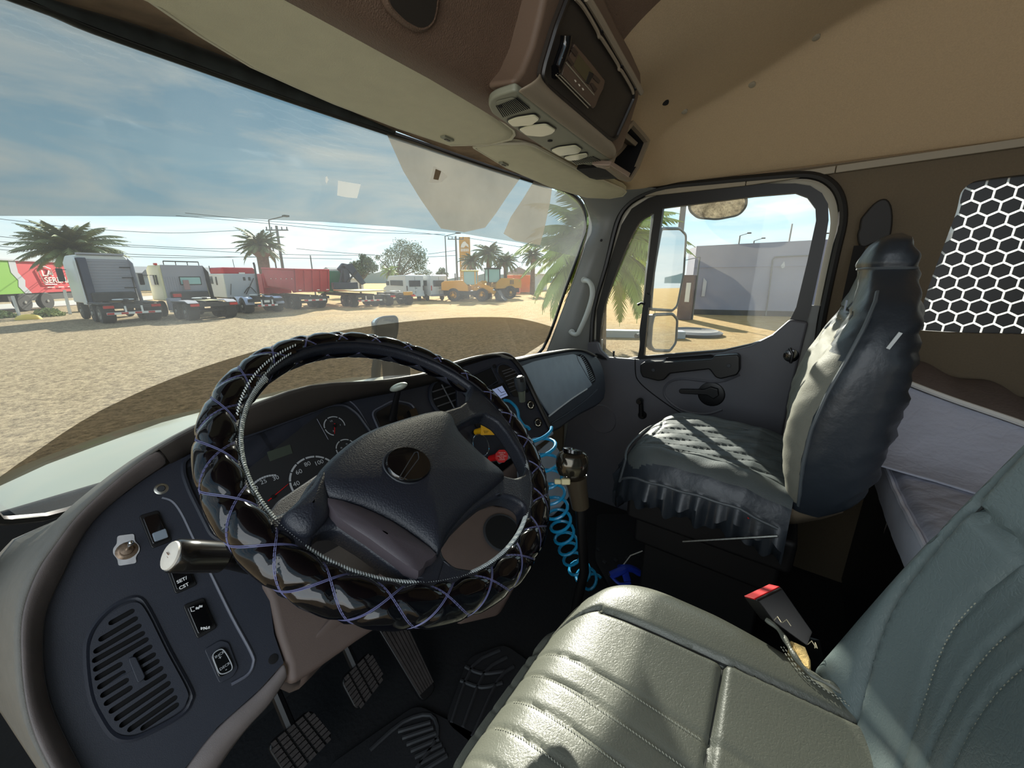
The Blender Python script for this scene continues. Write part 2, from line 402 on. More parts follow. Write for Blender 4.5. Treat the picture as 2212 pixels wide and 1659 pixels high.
# side wall with door opening and rear window opening
door_open = [c3(*p) for p in [(88, 1245), (105, 1000), (190, 700), (262, 420), (330, 300), (440, 225), (600, 172), (900, 140), (1200, 112), (1480, 90), (1600, 93), (1690, 125), (1760, 190), (1798, 290), (1800, 420), (1760, 600), (1705, 850), (1655, 1100), (1630, 1300)]]
do3 = catmull(cw(door_open), 3)
do3 += [Vector((XW, -.075, -.45)), Vector((XW, -.075, -1.1)), Vector((XW, .93, -1.1)), Vector((XW, .93, -.42)), Vector((XW, .80, -.38))]
mesh_px = [(2068, 455), (2077, 412), (2102, 391), (2150, 383), (2212, 376)]
mo = [PX(*p, XW) for p in mesh_px]
mo = mo+[Vector((XW, -.98, .265)), Vector((XW, -1.02, .22)), Vector((XW, -1.02, -.12)), Vector((XW, -.98, -.165)), PX(2212, 723, XW), PX(2060, 720, XW), PX(1990, 716, XW), PX(1980, 704, XW), PX(2010, 610, XW)]
mo = round_poly(mo, .012, 3)
outer = [Vector((XW, y, z)) for y, z in ((.80, .36), (-1.35, .36), (-1.35, -1.18), (1.25, -1.18), (1.25, -.47), (1.0, -.42), (.90, 0))]
wall = holed(outer, [do3, mo], 'wall_right', M_wall, solid=.05, soff=0)
wall.location.x = .03
tag(wall, kind='structure')
rear = MB(); rear.box((.75, -1.33, -.2), (2.1, .04, 1.9)); tag(rear.build('wall_back', M_wall), kind='structure')
fl_ = MB(); fl_.box((.78, .1, -1.17), (2.0, 2.9, .04)); M_floor = mat('black rubber floor', (22, 22, 24), .8, bump=.5, bscale=80)
tag(fl_.build('floor', M_floor), kind='structure')
# firewall under the dash
fw = MB(); fw.grid([[Vector((x, 1.12, -.42)) for x in (-.2, XW)], [Vector((x, 1.2, -.8)) for x in (-.2, XW)], [Vector((x, 1.0, -1.16)) for x in (-.2, XW)]])
tag(fw.build('wall_front', M_floor, solid=.02), kind='structure')
# hard seal bead round the door opening
mb = MB(); path = [Vector((XW-.005, p.y, p.z)) for p in catmull(cw(door_open), 3)]
mb.tube(path, .013, 8); tag(mb.build('trim_5', M_seal), kind='structure')
# opening cover over rear side window: black hexagons with gaps
M_hex = mat('black vinyl', (12, 12, 13), .4)
cov = MB(); hr = .0262; yc0 = -.36
up = Vector((0, 0, 1))
R = .0268
ang0 = math.radians(30)
R = .0232
for j in range(-1, 14):
    for i in range(-1, 20):
        cz = .262-j*.0350; cy = -.325-(i+(.5 if j % 2 else 0))*.0402
        lim = lerp(-.318, -.345, (cz+.16)/.43)
        if cy-.02 > lim or cz < -.185 or cz > .285 or cy < -1.02: continue
        pts = []
        for k in range(6):
            a = k*PI/3+PI/6; y = cy+(R*.87)*math.cos(a); z = cz+(R*.87)*math.sin(a)
            y = min(y, lim-.001); z = max(-.166, min(.268, z)); pts.append(Vector((XW+.028, y, z)))
        ys = [p.y for p in pts]; zs_ = [p.z for p in pts]
        if max(ys)-min(ys) < .006 or max(zs_)-min(zs_) < .004: continue
        cov.prism(pts, (.004, 0, 0))
o = cov.build('honeycomb_window_cover', M_hex, smooth=False)
hx = thing('honeycomb_window_cover', (XW+.03, -.65, -.15), 'black honeycomb patterned cover over the rear side window', 'window cover')
o.name = 'hexagon_sheet'; o.parent = hx
bk_ = MB(); bk_.prism([Vector((XW+.035, p.y, p.z)) for p in mo], (.001, 0, 0)); bk_.build('glow_backing', glass_mat('added milky white glow backing', (.75, .75, .75), .0, .55, (1, 1, 1)), hx, smooth=False)  # added white sheet, makes the gaps between hexagons glow in the sun
reparent(hx)
o = MB(); o.prism(mo, (.004, 0, 0)); g = o.build('window_3', M_glass, smooth=False); g.location.x = .04; tag(g, kind='structure')

# film holes as bright sheets, a paper tag, cabin reflection painted as brown patches
M_paper_hole = glass_mat('white paper and film hole sheet', (.2, .2, .2), 0, .8, (1, 1, 1))  # tag paper, also stands in for bright sky showing through film holes
def wsq(px, name, m, off, label=None, cat=None, parent=None):
    q = [WS(u, v) for u, v in px]; o = ws_panel([(p.x, p.z) for p in q], name, m, off, nx=8)
    if parent: o.parent = parent
    if label: tag(o, label, cat)
    return o
wsq([(727, 391), (750, 395), (776, 399), (768, 429), (746, 427), (725, 423)], 'bright_film_hole', M_paper_hole, -.007, 'square hole in the upper tint film, drawn as a bright white sheet', 'sticker')
wsq([(700, 384), (703, 381), (706, 389), (702, 399), (700, 393)], 'bright_film_hole', M_paper_hole, -.007, 'tiny sliver hole left of the square one, drawn as a bright white sheet', 'sticker')
st3 = wsq([(933, 360), (946, 366), (963, 382), (950, 395), (924, 396), (929, 376)], 'paper_tag', M_paper_hole, -.007, 'pointed white tag with a brown middle near the header of the windshield', 'sticker')
wsq([(936, 366), (948, 371), (942, 390), (931, 388)], 'tag_middle', mat('brown tag middle', (150, 130, 105), .8), -.010, parent=st3)
M_pat_ = glass_mat('grey brown painted reflection', (.30, .29, .27), .02, .34, (.80, .72, .62), .16)  # brown haze paints the interior's reflection in the glass
wsq([(832, 290), (890, 306), (1000, 346), (1100, 377), (1122, 384), (1096, 420), (1068, 462), (1045, 492), (1000, 502), (950, 494), (905, 430), (868, 370)], 'reflection_patch', M_pat_, -.006, 'brownish painted reflection of the cab interior in the upper right of the windshield', 'window film')
wsq([(1150, 392), (1190, 404), (1185, 440), (1172, 500), (1164, 530), (1110, 520), (1085, 505), (1100, 470), (1128, 428)], 'reflection_patch', M_pat_, -.006, 'narrow brownish painted reflection patch nearest the windshield pillar', 'window film')
# ================================================================== DASHBOARD
M_dtop = mat('dash top soft plastic', (112, 110, 104), .6, bump=.25, bscale=1100, var=.06, vscale=60)
M_hoodu = mat('dark hood plastic', (58, 53, 49), .6, bump=.2, bscale=1100)
M_panel = mat('blue black panel plastic', (37, 41, 52), .48, bump=.12, bscale=1400)
M_roll = mat('worn grey brown dash edge', (112, 104, 102), .5, bump=.15, bscale=1200, var=.12, vscale=30)
M_knee = mat('brown grey knee plastic', (96, 82, 76), .6, bump=.15, bscale=1200, var=.08, vscale=14)
M_silver = mat('silver grey satin plastic', (128, 140, 152), .38, bump=.05, bscale=1500, var=.08, vscale=25)
M_white = mat('white print', (225, 225, 225), .6)
M_grey = mat('light grey print', (170, 174, 178), .6)
M_red = mat('red plastic', (200, 26, 30), .4)
M_yel = mat('yellow plastic', (240, 180, 20), .4)
M_gloss = mat('glossy black plastic', (10, 10, 12), .12, coat=.5)
M_void = mat('dark hollow', (5, 5, 7), .9)
PA, NA = Vector((.33, .71, -.34)), Vector((0, -.8, .6))
PB, NB = Vector((.918, .66, -.23)), Vector((-.3, -.85, .35)).normalized()
PC, NC = Vector((1.2, .66, -.27)), Vector((0.03, -.93, .36)).normalized()
def onA(u, v, e=0.): return PL(u, v, PA+NA*e, NA)
def onB(u, v, e=0.): return PL(u, v, PB+NB*e, NB)
def onC(u, v, e=0.): return PL(u, v, PC+NC*e, NC)
def k5(x, y): return (x/3.16, 900+y/3.16)
def k2(x, y): return (x/3.16, 1134+y/3.16)
def k6(x, y): return (400+x/3.687, 700+y/3.687)
def k9(x, y): return (950+x/5.53, 740+y/5.53)
DASH = root0('dashboard', (.78, .75, -.6), 'dark wraparound dashboard with instruments, vents and glovebox under the windshield', 'dashboard')
def slab(px, on, name, m, th=.006, e=0., bevel=.0012, r=.006, parent=None, seg=2):
    N_ = {onA: NA, onB: NB, onC: NC}[on]
    pts = round_poly([on(u, v, e) for u, v in px], r) if r else [on(u, v, e) for u, v in px]
    mb = MB(); mb.prism(pts, N_*th); return mb.build(name, m, parent or DASH, bevel=bevel, seg=seg)
# top shell: from the glass to the crest
crA = [((150, 1760), .03), ((118, 1680), .03), (( 78, 1600), .032), ((55, 1520), .034), ((45, 1419), .035), ((48, 1324), .035), ((78, 1238), .035), ((118, 1178), .035), ((180, 1100), .035), ((300, 997), .04), ((421, 923), .05), ((530, 882), .06), ((671, 834), .07), ((807, 824), .07), ((880, 815), .06), ((940, 803), .04)]
crB = [((985, 785), .02), ((1035, 770), .02), ((1075, 765), .018), ((1100, 772), .015)]
crC = [((1122, 777), .012), ((1160, 768), .012), ((1200, 761), .012), ((1240, 755), .012), ((1268, 758), .012), ((1290, 770), .01)]
crest = [onA(u, v, e) for (u, v), e in crA]+[onB(u, v, e) for (u, v), e in crB]+[onC(u, v, e) for (u, v), e in crC]
crest = catmull(crest, 3)
back = []
for i, p in enumerate(crest):
    t = i/(len(crest)-1)
    x = p.x
    if i < 24: x = lerp(-.12, p.x, (i/24))
    x = lerp(x, XC+(x-XC)*1.02, 1)
    z = -.435+.05*max(0, (x-1.0)/.7)**2
    if i < 20: z = lerp(-.60, z, i/20); 
    back.append(Vector((min(max(x, -.14), 1.74), min(ws_y(min(max(x, -.1), 1.6), z), 1.17)+.01, z)))
rows = []
for s, dz in ((0, 0), (.5, .0), (.85, .012), (.95, .006), (1, 0)):
    rows.append([a.lerp(b, s)+Vector((0, 0, dz)) for a, b in zip(back, crest)])
mb = MB(); mb.grid(rows); o = mb.build('dash_top', M_dtop, DASH, solid=.004, soff=0)
# roll / hood underside from crest to panel
inA = [(238, 1760), (205, 1710), (150, 1610), (108, 1514), (93, 1419), (100, 1324), (140, 1238), (170, 1175), (222, 1106), (335, 1020), (430, 972), (530, 945), (640, 905), (745, 868), (860, 845), (950, 825)]
inner = catmull([onA(u, v, .002) for u, v in inA], 3)
crA3 = crest[:len(inner)]
cut = 29
mb = MB(); lip = []
for a, b in zip(crA3, inner): lip.append(a.lerp(b, .45)+NA*.012)
mb.grid([crA3[:cut], lip[:cut], inner[:cut]])
o = mb.build('edge_roll', M_roll, DASH, solid=.003, subsurf=1)
mb = MB(); mb.grid([crA3[cut-1:], [a.lerp(b, .12)+NA*.004 for a, b in zip(crA3[cut-1:], inner[cut-1:])], [a.lerp(b, .6)+NA*.004 for a, b in zip(crA3[cut-1:], inner[cut-1:])], inner[cut-1:]])
mb.build('instrument_hood', M_hoodu, DASH, solid=.003)
# main face panel
close = [(985, 830), (1010, 920), (1040, 1040), (900, 1100), (700, 1180), (600, 1230), (583, 1300), (592, 1370), (613, 1432), (560, 1490), (470, 1570), (400, 1659), (340, 1760)]
poly = inner+[onA(u, v) for u, v in close]
mb = MB(); mb.prism(poly, -NA*.012); mb.build('face_panel', M_panel, DASH, smooth=False)
# rolled lower edge of the left wing
lo1 = [(613, 1432), (560, 1490), (470, 1570), (400, 1659), (340, 1760)]
lo2 = [(618, 1440), (572, 1510), (500, 1585), (440, 1659), (390, 1760)]
lo3 = [(624, 1478), (590, 1530), (545, 1580), (490, 1659), (440, 1760)]
mb = MB(); A1 = catmull([onA(*p) for p in lo1], 4); A2 = catmull([onA(u, v, .008) for u, v in lo2], 4); A3 = catmull([onA(u, v, -.004) for u, v in lo3], 4)
A4 = [p+Vector((0, .06, -.015)) for p in A3]
mb.grid([A1, A2, A3, A4]); mb.build('lower_edge', M_roll, DASH, solid=.003, subsurf=1)
# end piece seam on the far left edge
# ridge lines pressed in the panel
def ridge(px, on=onA, r=.0022, name='trim_ridge', m=None, e=.001, closed=False):
    mb = MB(); mb.tube(catmull([on(u, v, e) for u, v in px], 4, closed), r, 6, closed); return mb.build(name, m or M_panel, DASH)
M_ridge = mat('panel edge highlight', (95, 98, 110), .4)  # same plastic in a lighter tone, painting the highlight on raised edges
ridge([(350, 1075), (372, 1083), (392, 1109), (418, 1163), (455, 1238), (500, 1330), (543, 1410), (547, 1434), (535, 1457), (500, 1478)], m=M_ridge)
# wing vent
def capsule(p, q, w, n, k=5):
    d = (q-p).normalized(); s = n.cross(d).normalized(); o = []
    for i in range(k+1): a = -PI/2+PI*i/k; o.append(q+w*(math.cos(a)*d+math.sin(a)*s))
    for i in range(k+1): a = PI/2+PI*i/k; o.append(p+w*(math.cos(a)*d+math.sin(a)*s))
    return o
vo = [(935, 500), (1010, 580), (1150, 860), (1295, 1130), (1296, 1210), (1240, 1290), (1050, 1400), (900, 1460), (780, 1440), (690, 1320), (620, 1160), (590, 900), (610, 750), (700, 620), (820, 530)]
ring = catmull([onA(*k2(x, y), .001) for x, y in vo], 4, True)
mb = MB(); mb.tube(ring, .0035, 6, True); mb.build('vent_ring', M_panel, DASH)
Rs = [(900, 590), (925, 640), (950, 690), (975, 740), (1000, 782), (1025, 832), (1050, 885), (1075, 930), (1100, 978), (1125, 1030), (1150, 1080), (1172, 1128), (1195, 1178), (1205, 1228)]
Ls = [(760, 668), (690, 780), (655, 862), (645, 925), (652, 985), (662, 1045), (680, 1105), (700, 1162), (725, 1217), (758, 1270), (795, 1320), (830, 1365), (885, 1395), (975, 1385)]
VENT = MB(); inn = [ (a-sum(ring, Vector())/len(ring))*.93+sum(ring, Vector())/len(ring)+NA*.004 for a in ring]
holes = []
for i, (a, b) in enumerate(zip(Ls, Rs)):
    p, q = onA(*k2(*a), .005), onA(*k2(*b), .005)
    segs = [(0.02, .98)]
    if i in (5, 6, 7, 8): segs = [(.02, .40), (.72, .98)]
    if i in (3, 4, 9): segs = [(.02, .98)]
    for s, e in segs:
        holes.append(capsule(p.lerp(q, s), p.lerp(q, e), .0031, NA))
vent = holed([p for p in inn], holes, 'air_vent', M_panel, DASH, solid=.003, soff=-1)
mb = MB(); mb.prism([p-NA*.002 for p in inn], -NA*.002); mb.build('vent_hollow', M_void, vent, smooth=False)
mb = MB(); cpt = [onA(*k2(*p), .006) for p in ((870, 910), (925, 895), (995, 1040), (940, 1085))]; mb.prism(round_poly(cpt, .004), NA*.006); mb.build('vent_knob', M_panel, vent, bevel=.001)
# small screws and washers
def disc(on, uv, r, h, m, name, e=0., seg=20, parent=None, prof=None):
    N_ = {onA: NA, onB: NB, onC: NC}[on]; mb = MB(); p = on(*uv, e)
    mb.lathe(prof or [(r, 0), (r, h*.7), (r*.8, h)], p, N_, seg); return mb.build(name, m, parent or DASH)
M_metal = mat('scratched steel', (170, 168, 160), .3, .9, var=.2, vscale=200)
disc(onA, k5(1100, 495), .0085, .003, M_metal, 'screw'); disc(onA, k5(1100, 495), .005, .0045, M_dark, 'screw')
disc(onA, k2(1865, 915), .0065, .0015, M_void, 'screw')
disc(onA, (795, 873), .0065, .0015, M_void, 'screw')
# rocker switches
def rocker(px, icons=None, name='rocker_switch', th=.006, on=onA):
    f = slab([k5(x, y) for x, y in px], on, name, M_black, th=.004, r=.004)
    c = [sum((Vector((*k5(x, y), 0)) for x, y in px), Vector())/4][0]
    ins = [(c.x+(k5(x, y)[0]-c.x)*.78, c.y+(k5(x, y)[1]-c.y)*.8) for x, y in px]
    k = slab(ins, on, 'rocker_key', M_gloss, th=.007, e=.002, r=.003, parent=f)
    return f, c
f, c = rocker([(945, 680), (1080, 640), (1175, 850), (1035, 905)])
slab([k5(x, y) for x, y in ((1035, 800), (1130, 765), (1150, 825), (1055, 858))], onA, 'switch_tip', M_silver, th=.004, e=.008, r=.002, parent=f)
XA = Vector((1, 0, 0)); YA = Vector((0, .6, .8))
def XB_(on):
    n = {onA: NA, onB: NB, onC: NC}[on]; x = Vector((0, 0, 1)).cross(n); x = -x if x.x < 0 else x; return x.normalized(), n.cross(x).normalized()
def label_on(on, uv, s, size, m, e, parent=None, rot=0., **k):
    x, y = XB_(on); 
    if y.z < 0: y = -y
    x2 = x*math.cos(rot)+y*math.sin(rot); y2 = -x*math.sin(rot)+y*math.cos(rot)
    return text(s, size, frame(on(*uv, e), x2, y2), m, parent=parent or DASH, **k)
rw = math.radians(0)
f, c = rocker([(1120, 1010), (1275, 975), (1345, 1150), (1195, 1215)])
label_on(onA, k5(1242, 1116), 'SET/', .0062, M_white, .0098, f, bold=True); label_on(onA, k5(1256, 1158), 'CST', .0062, M_white, .0098, f, bold=True)
f, c = rocker([(1245, 1290), (1390, 1235), (1480, 1440), (1345, 1520)])
def icon(uvs, on, e, parent, r=.0006, name='switch_symbol', m=None):
    mb = MB()
    for l in uvs: mb.tube([on(u, v, e) for u, v in l], r, 4)
    return mb.build(name, m or M_white, parent, smooth=False)
def arc(cx, cy, r, a0, a1, n=10): return [(cx+r*math.cos(math.radians(a0+(a1-a0)*i/n)), cy+r*math.sin(math.radians(a0+(a1-a0)*i/n))) for i in range(n+1)]
icon([[k5(1325, 1298), k5(1300, 1303), k5(1308, 1330), k5(1330, 1324)]], onA, .0098, f)
for cx, cy in ((1340, 1308), (1362, 1296)):
    icon([[k5(*p) for p in arc(cx, cy, 7, -90, 90, 6)], [k5(cx, cy-7), k5(cx-1, cy+7)]]+[[k5(cx+10, cy+d), k5(cx+20, cy+d-3)] for d in (-5, 0, 5)], onA, .0098, f)
for cx, cy, s in ((1392, 1447, -1), (1410, 1440, 1)):
    icon([[k5(*p) for p in arc(cx, cy, 9, 90*s-90, 90*s+90, 8)], [k5(cx, cy-9), k5(cx, cy+9)]]+[[k5(cx+s*12, cy+d), k5(cx+s*22, cy+d-2)] for d in (-6, 0, 6)], onA, .0098, f)
g = slab([k2(x, y) for x, y in ((1390, 850), (1500, 785), (1560, 800), (1625, 975), (1590, 1035), (1495, 1085))], onA, 'rocker_switch', M_panel, th=.003, r=.004)
g2 = slab([k2(x, y) for x, y in ((1430, 890), (1505, 835), (1540, 845), (1590, 955), (1575, 1000), (1490, 1045))], onA, 'rocker_key', M_gloss, th=.006, e=.001, r=.004, parent=g)
ov = [k2(x, y) for x, y in ((1455, 885), (1510, 848), (1545, 880), (1585, 965), (1565, 1000), (1505, 1015), (1475, 960))]
mb = MB(); mb.tube(catmull([onA(u, v, .0075) for u, v in ov], 4, True), .0007, 5, True); mb.build('switch_outline', M_grey, g)
label_on(onA, k2(1500, 885), 'INCR', .0048, M_grey, .0076, g); label_on(onA, k2(1503, 906), '+', .007, M_grey, .0076, g)
label_on(onA, k2(1535, 965), 'DECR', .0048, M_grey, .0076, g); label_on(onA, k2(1543, 985), '-', .007, M_grey, .0076, g)
# toggle switch on a white tape plate
M_tape = mat('grubby white tape', (190, 190, 192), .7, var=.12, vscale=90)
tp = slab([k5(x, y) for x, y in ((800, 815), (915, 800), (920, 850), (950, 880), (955, 915), (925, 960), (932, 1000), (808, 1020), (802, 975), (770, 935), (772, 900), (797, 870))], onA, 'toggle_plate', M_tape, th=.0012, e=.0024, r=.003, bevel=0)
M_rust = mat('rusty nickel', (130, 112, 95), .45, .7, var=.5, vscale=150)
mb = MB(); p = onA(*k5(865, 915), .0032); mb.lathe([(.0115, 0), (.0115, .001), (.009, .0025), (.008, .003), (.0065, .003), (.0065, .007), (.004, .008)], p, NA, 6*3); mb.build('toggle_nut', M_rust, tp)
q = onA(*k5(893, 862), .028); mb = MB(); mb.tube([p+NA*.006, p.lerp(q, .5)+NA*.004, q], [.0018, .0022, .0032], 10); mb.ball(q, .0034, 10); mb.build('toggle_lever', M_chrome, tp)

# ---------------- instrument cluster
bez = [(396, 1000), (396, 1023), (408, 1058), (459, 1160), (560, 1190), (700, 1130), (870, 1020), (820, 960), (772, 893), (745, 874), (712, 876), (560, 932), (440, 975), (404, 988)]
CL = slab([(u, v) for u, v in bez], onA, 'instrument_cluster', mat('cluster face', (30, 32, 35), .55), th=.002, r=.012, bevel=0)
mb = MB(); mb.tube(round_poly([onA(u, v, .004) for u, v in bez], .012), .0035, 6, True); mb.build('cluster_bezel', M_panel, CL)
ridge([(690, 868), (740, 862), (770, 880), (800, 930), (826, 985)], r=.002, m=M_ridge)
def mrad(on, c, px): return (on(c[0]+px, c[1])-on(*c)).length
def gauge(c, r, a0, a1, ticks, lw, needle=None, nums=(), size=.012, sub=None):
    e = .0032
    x, y = XB_(onA); o = onA(*c, e)
    P = lambda a, rr: o+x*rr*math.cos(math.radians(a))+y*rr*math.sin(math.radians(a))
    mb = MB(); n = 40
    for i in range(ticks):
        b0 = lerp(a0, a1, (i+.06)/ticks); b1 = lerp(a0, a1, (i+.94)/ticks); k = max(2, int(abs(b1-b0)/6))
        for j in range(k):
            c0, c1 = lerp(b0, b1, j/k), lerp(b0, b1, (j+1)/k)
            mb.add([P(c0, r), P(c1, r), P(c1, r-lw), P(c0, r-lw)], [(0, 1, 2, 3)])
    gm = mb.build('gauge', M_grey, CL, smooth=False)
    for a, rr, s in nums: text(s, size, frame(P(a, rr), x, y), M_grey, 'numeral', gm, ext=.0002)
    if needle is not None:
        mb = MB(); mb.tube([P(needle+180, r*.25), P(needle, r*.8)], [.0012, .0005], 5); mb.build('needle', M_red, gm)
        mb = MB(); mb.lathe([(.0035, 0), (.003, .003)], o, NA, 12); mb.build('needle_hub', M_black, gm)
    return gm
gauge((682, 1034), mrad(onA, (682, 1034), 53), 235, -50, 12, .0034, 200, [(196, .034, '20'), (172, .034, '40'), (132, .032, '60'), (94, .032, '80'), (56, .032, '100'), (20, .034, '120')], .0118)
gauge((590, 1073), mrad(onA, (590, 1073), 54), 215, 62, 26, .0032, 20, [(196, .033, '10'), (164, .033, '15'), (128, .032, '20'), (97, .031, '25'), (62, .033, '30')], .0105)
gauge((723, 920), mrad(onA, (723, 920), 23), 245, -20, 4, .0022, 245, [(100, .012, '1/2'), (235, .012, 'E'), (-10, .012, 'F')], .0045)
gauge((748, 969), mrad(onA, (748, 969), 22), 220, -10, 4, .0022, 190, [(150, .010, '30'), (60, .010, '75')], .004)
M_lcd = mat('green grey display', (62, 70, 62), .3)
slab([k6(650, 1020), k6(835, 960), k6(855, 1030), k6(675, 1095)], onA, 'display', M_lcd, th=.001, e=.002, r=.001, bevel=0, parent=CL)
mb = MB(); mb.tube([onA(*k6(1050, 755), .004), onA(*k6(1140, 920), .004)], .0007, 4); mb.build('cluster_line', M_ridge, CL)

# ---------------- dash brake valve + knobs right of the cluster
rec = slab([(808, 893), (850, 870), (885, 878), (912, 925), (905, 960), (838, 965)], onA, 'switch_recess', M_black, th=.002, r=.012)
mb = MB(); mb.tube(round_poly([onA(u, v, .003) for u, v in [(802, 890), (850, 864), (890, 872), (918, 925), (908, 966), (836, 970)]], .014), .0022, 6, True); mb.build('recess_rim', M_ridge, rec)
slab([(878, 890), (893, 884), (905, 912), (890, 920)], onA, 'rocker_key', M_gloss, th=.012, e=.001, r=.002, parent=rec)
slab([(886, 903), (896, 899), (901, 910), (891, 914)], onA, 'switch_tip', M_silver, th=.003, e=.012, r=.0015, parent=rec)
slab([(852, 905), (866, 900), (878, 930), (862, 936)], onA, 'rocker_key', M_gloss, th=.010, e=.001, r=.002, parent=rec)
# hand brake lever with silver paddle
a = onA(848, 905, .002); b = PD(862, 838, (onA(848, 905).dot(CF))-.05)
HB = MB(); HB.tube([a, a.lerp(b, .5)+Vector((0, 0, .004)), b], [.010, .007, .0055], 10); hb = HB.build('brake_lever', M_black, DASH)
mb = MB(); d = (PD(884, 829, b.dot(CF)) - PD(838, 846, b.dot(CF))).normalized(); mid = PD(861, 836, b.dot(CF))
Mx = frame((0, 0, 0), d, CU).to_3x3(); mb.ball(mid, (.021, .0085, .012), 16, Mx)
M_knob = mat('aged silver knob', (178, 184, 172), .35, .3, var=.12, vscale=80); mb.build('lever_knob', M_knob, hb)
# centre left round vent
def round_vent(on, c, rpx, nslat, tilt=0., sy=1.):
    x, y = XB_(on); n = {onA: NA, onB: NB, onC: NC}[on]; o = on(*c, .001); r = mrad(on, c, rpx)
    x, y = (x*math.cos(tilt)+y*math.sin(tilt)), (y*math.cos(tilt)-x*math.sin(tilt))
    P = lambda a, k, e=0: o+x*k*r*math.cos(a)+y*k*r*sy*math.sin(a)+n*e
    circ = [P(2*PI*i/32, 1, .003) for i in range(32)]
    mb = MB(); mb.tube(circ, .005, 8, True); v = mb.build('air_vent', M_panel, DASH)
    mb = MB(); mb.prism([P(2*PI*i/32, .97) for i in range(32)], n*.001); mb.build('vent_hollow', M_void, v, smooth=False)
    for i in range(nslat):
        t = -.72+1.44*(i+.5)/nslat; w = math.sqrt(1-t*t)*.86; mb = MB()
        a_, b_ = o-x*w*r+y*t*r*sy+n*.004, o+x*w*r+y*t*r*sy+n*.004
        mb.tube([a_, b_], [.0022]*2, 6); mb.build('slat', mat('vent slat', (84, 86, 90), .4), v)
    mb = MB(); mb.tube([P(PI/2, .74, .005), P(-PI/2, .74, .005)], .0022, 6); mb.build('slat', mat('vent slat', 0), v)
    return v
round_vent(onA, (968, 862), 36, 4)

# ---------------- centre panel
cp_px = [k9(*p) for p in ((250, 300), (480, 225), (640, 180), (760, 165), (850, 195), (930, 270), (1000, 380), (1100, 600), (1200, 800), (1290, 1000), (1310, 1050), (1120, 1190), (930, 1290), (700, 1400), (480, 1480), (300, 1280), (200, 900), (180, 500))]
CP = slab(cp_px, onB, 'centre_panel', M_panel, th=.012, e=-.012, r=.006)
rim_px = [k9(*p) for p in ((120, 290), (300, 235), (500, 180), (700, 145), (800, 152), (880, 205), (960, 300), (1030, 420), (1130, 630), (1230, 840), (1318, 1020), (1335, 1075))]
mb = MB(); mb.tube(catmull([onB(u, v, .004) for u, v in rim_px], 4), .0075, 8); mb.build('panel_rim', M_black, CP)
slab([k9(*p) for p in ((400, 390), (612, 300), (690, 455), (700, 490), (500, 560), (420, 560))], onB, 'display_pocket', M_void, th=.001, e=.0005, r=.003, parent=CP)
mb = MB(); mb.tube(round_poly([onB(*k9(*p), .003) for p in ((395, 385), (615, 292), (695, 455), (600, 520), (440, 580))], .003), .002, 6, True); mb.build('pocket_rim', M_panel, CP)
for c_ in ((652, 283), (1040, 575)): disc(onB, k9(*c_), .006, .002, M_void, 'screw', parent=CP)
vp = [k9(*p) for p in ((700, 270), (760, 255), (830, 290), (900, 350), (945, 450), (1020, 640), (880, 650), (790, 500), (690, 360))]
sv = slab(vp, onB, 'air_vent', M_black, th=.002, e=.001, r=.006, parent=CP)
mb = MB(); mb.tube(catmull([onB(*k9(*p), .004) for p in ((690, 360), (695, 290), (740, 258), (800, 262), (870, 300), (930, 370), (960, 440))], 4), .003, 6); mb.build('vent_ring', M_panel, sv)
for l in (((745, 345), (850, 310), (870, 322)), ((760, 375), (895, 325)), ((780, 410), (915, 360)), ((790, 460), (925, 405)), ((810, 500), (900, 470)), ((820, 540), (900, 515)), ((840, 590), (920, 560))):
    mb = MB(); mb.tube([onB(*k9(*p), .005) for p in l], .0016, 5); mb.build('slat', mat('vent slat', 0), sv)
for c_ in ((1085, 745), (1172, 957)):
    d_ = disc(onB, k9(*c_), .0150, .004, M_black, 'power_socket', parent=CP)
    mb = MB(); x, y = XB_(onB); o_ = onB(*k9(*c_), .006); mb.tube([o_+x*.0095*math.cos(a)+y*.0095*math.sin(a) for a in [2*PI*i/24 for i in range(24)]], .0013, 6, True); mb.build('socket_ring', M_chrome, d_)
# brake valves seen through the steering wheel
def valve(uv, col, px_axis, shape):
    p = onB(*uv, 0); q = PD(*px_axis, p.dot(CF)-.035); ax = (q-p).normalized()
    mb = MB(); mb.cyl(p, p+ax*.03, .006, 12); v = mb.build('brake_valve', M_black, DASH)
    mb = MB(); mb.tube([p+ax*.012, p+ax*.045, q], [.0085, .010, .0125], 14); mb.build('valve_knob', col, v)
    x = CR; y = CU; nrm_ = -CF.lerp(-ax, .3).normalized()
    X2 = x-nrm_*x.dot(nrm_); Mx = frame(q, X2, y)
    if shape == 8: pts = [Mx @ Vector((.0185*math.cos(PI/8+k*PI/4), .0185*math.sin(PI/8+k*PI/4), 0)) for k in range(8)]
    else: pts = round_poly([Mx @ Vector(t) for t in ((-.017, .017, 0), (-.017, -.014, 0), (.022, -.014, 0), (.012, .002, 0))], .002)
    mb = MB(); mb.prism(pts, nrm_*.006); f = mb.build('valve_cap', col, v, bevel=.001)
    return v, Mx, nrm_, q
v, Mx, nr, q = valve((1052, 992), M_red, (1083, 985), 8)
for i, s in enumerate(('TRAILER AIR', 'SUPPLY', 'PUSH TO SUPPLY', 'PULL TO', 'EVACUATE')):
    text(s, .0034, Matrix.Translation(nr*.0068) @ Mx @ Matrix.Translation((0, .009-.0045*i, 0)), M_white, 'lettering', v, ext=.0001)
v, Mx, nr, q = valve((1022, 935), M_yel, (1052, 928), 4)
for i, s in enumerate(('PARKING', 'BRAKE')): text(s, .003, Matrix.Translation(nr*.0068) @ Mx @ Matrix.Translation((-.004, -.004-.004*i, 0)), M_black, 'lettering', v, ext=.0001)
def k10(x, y): return (700+x/4.424, 880+y/4.424)
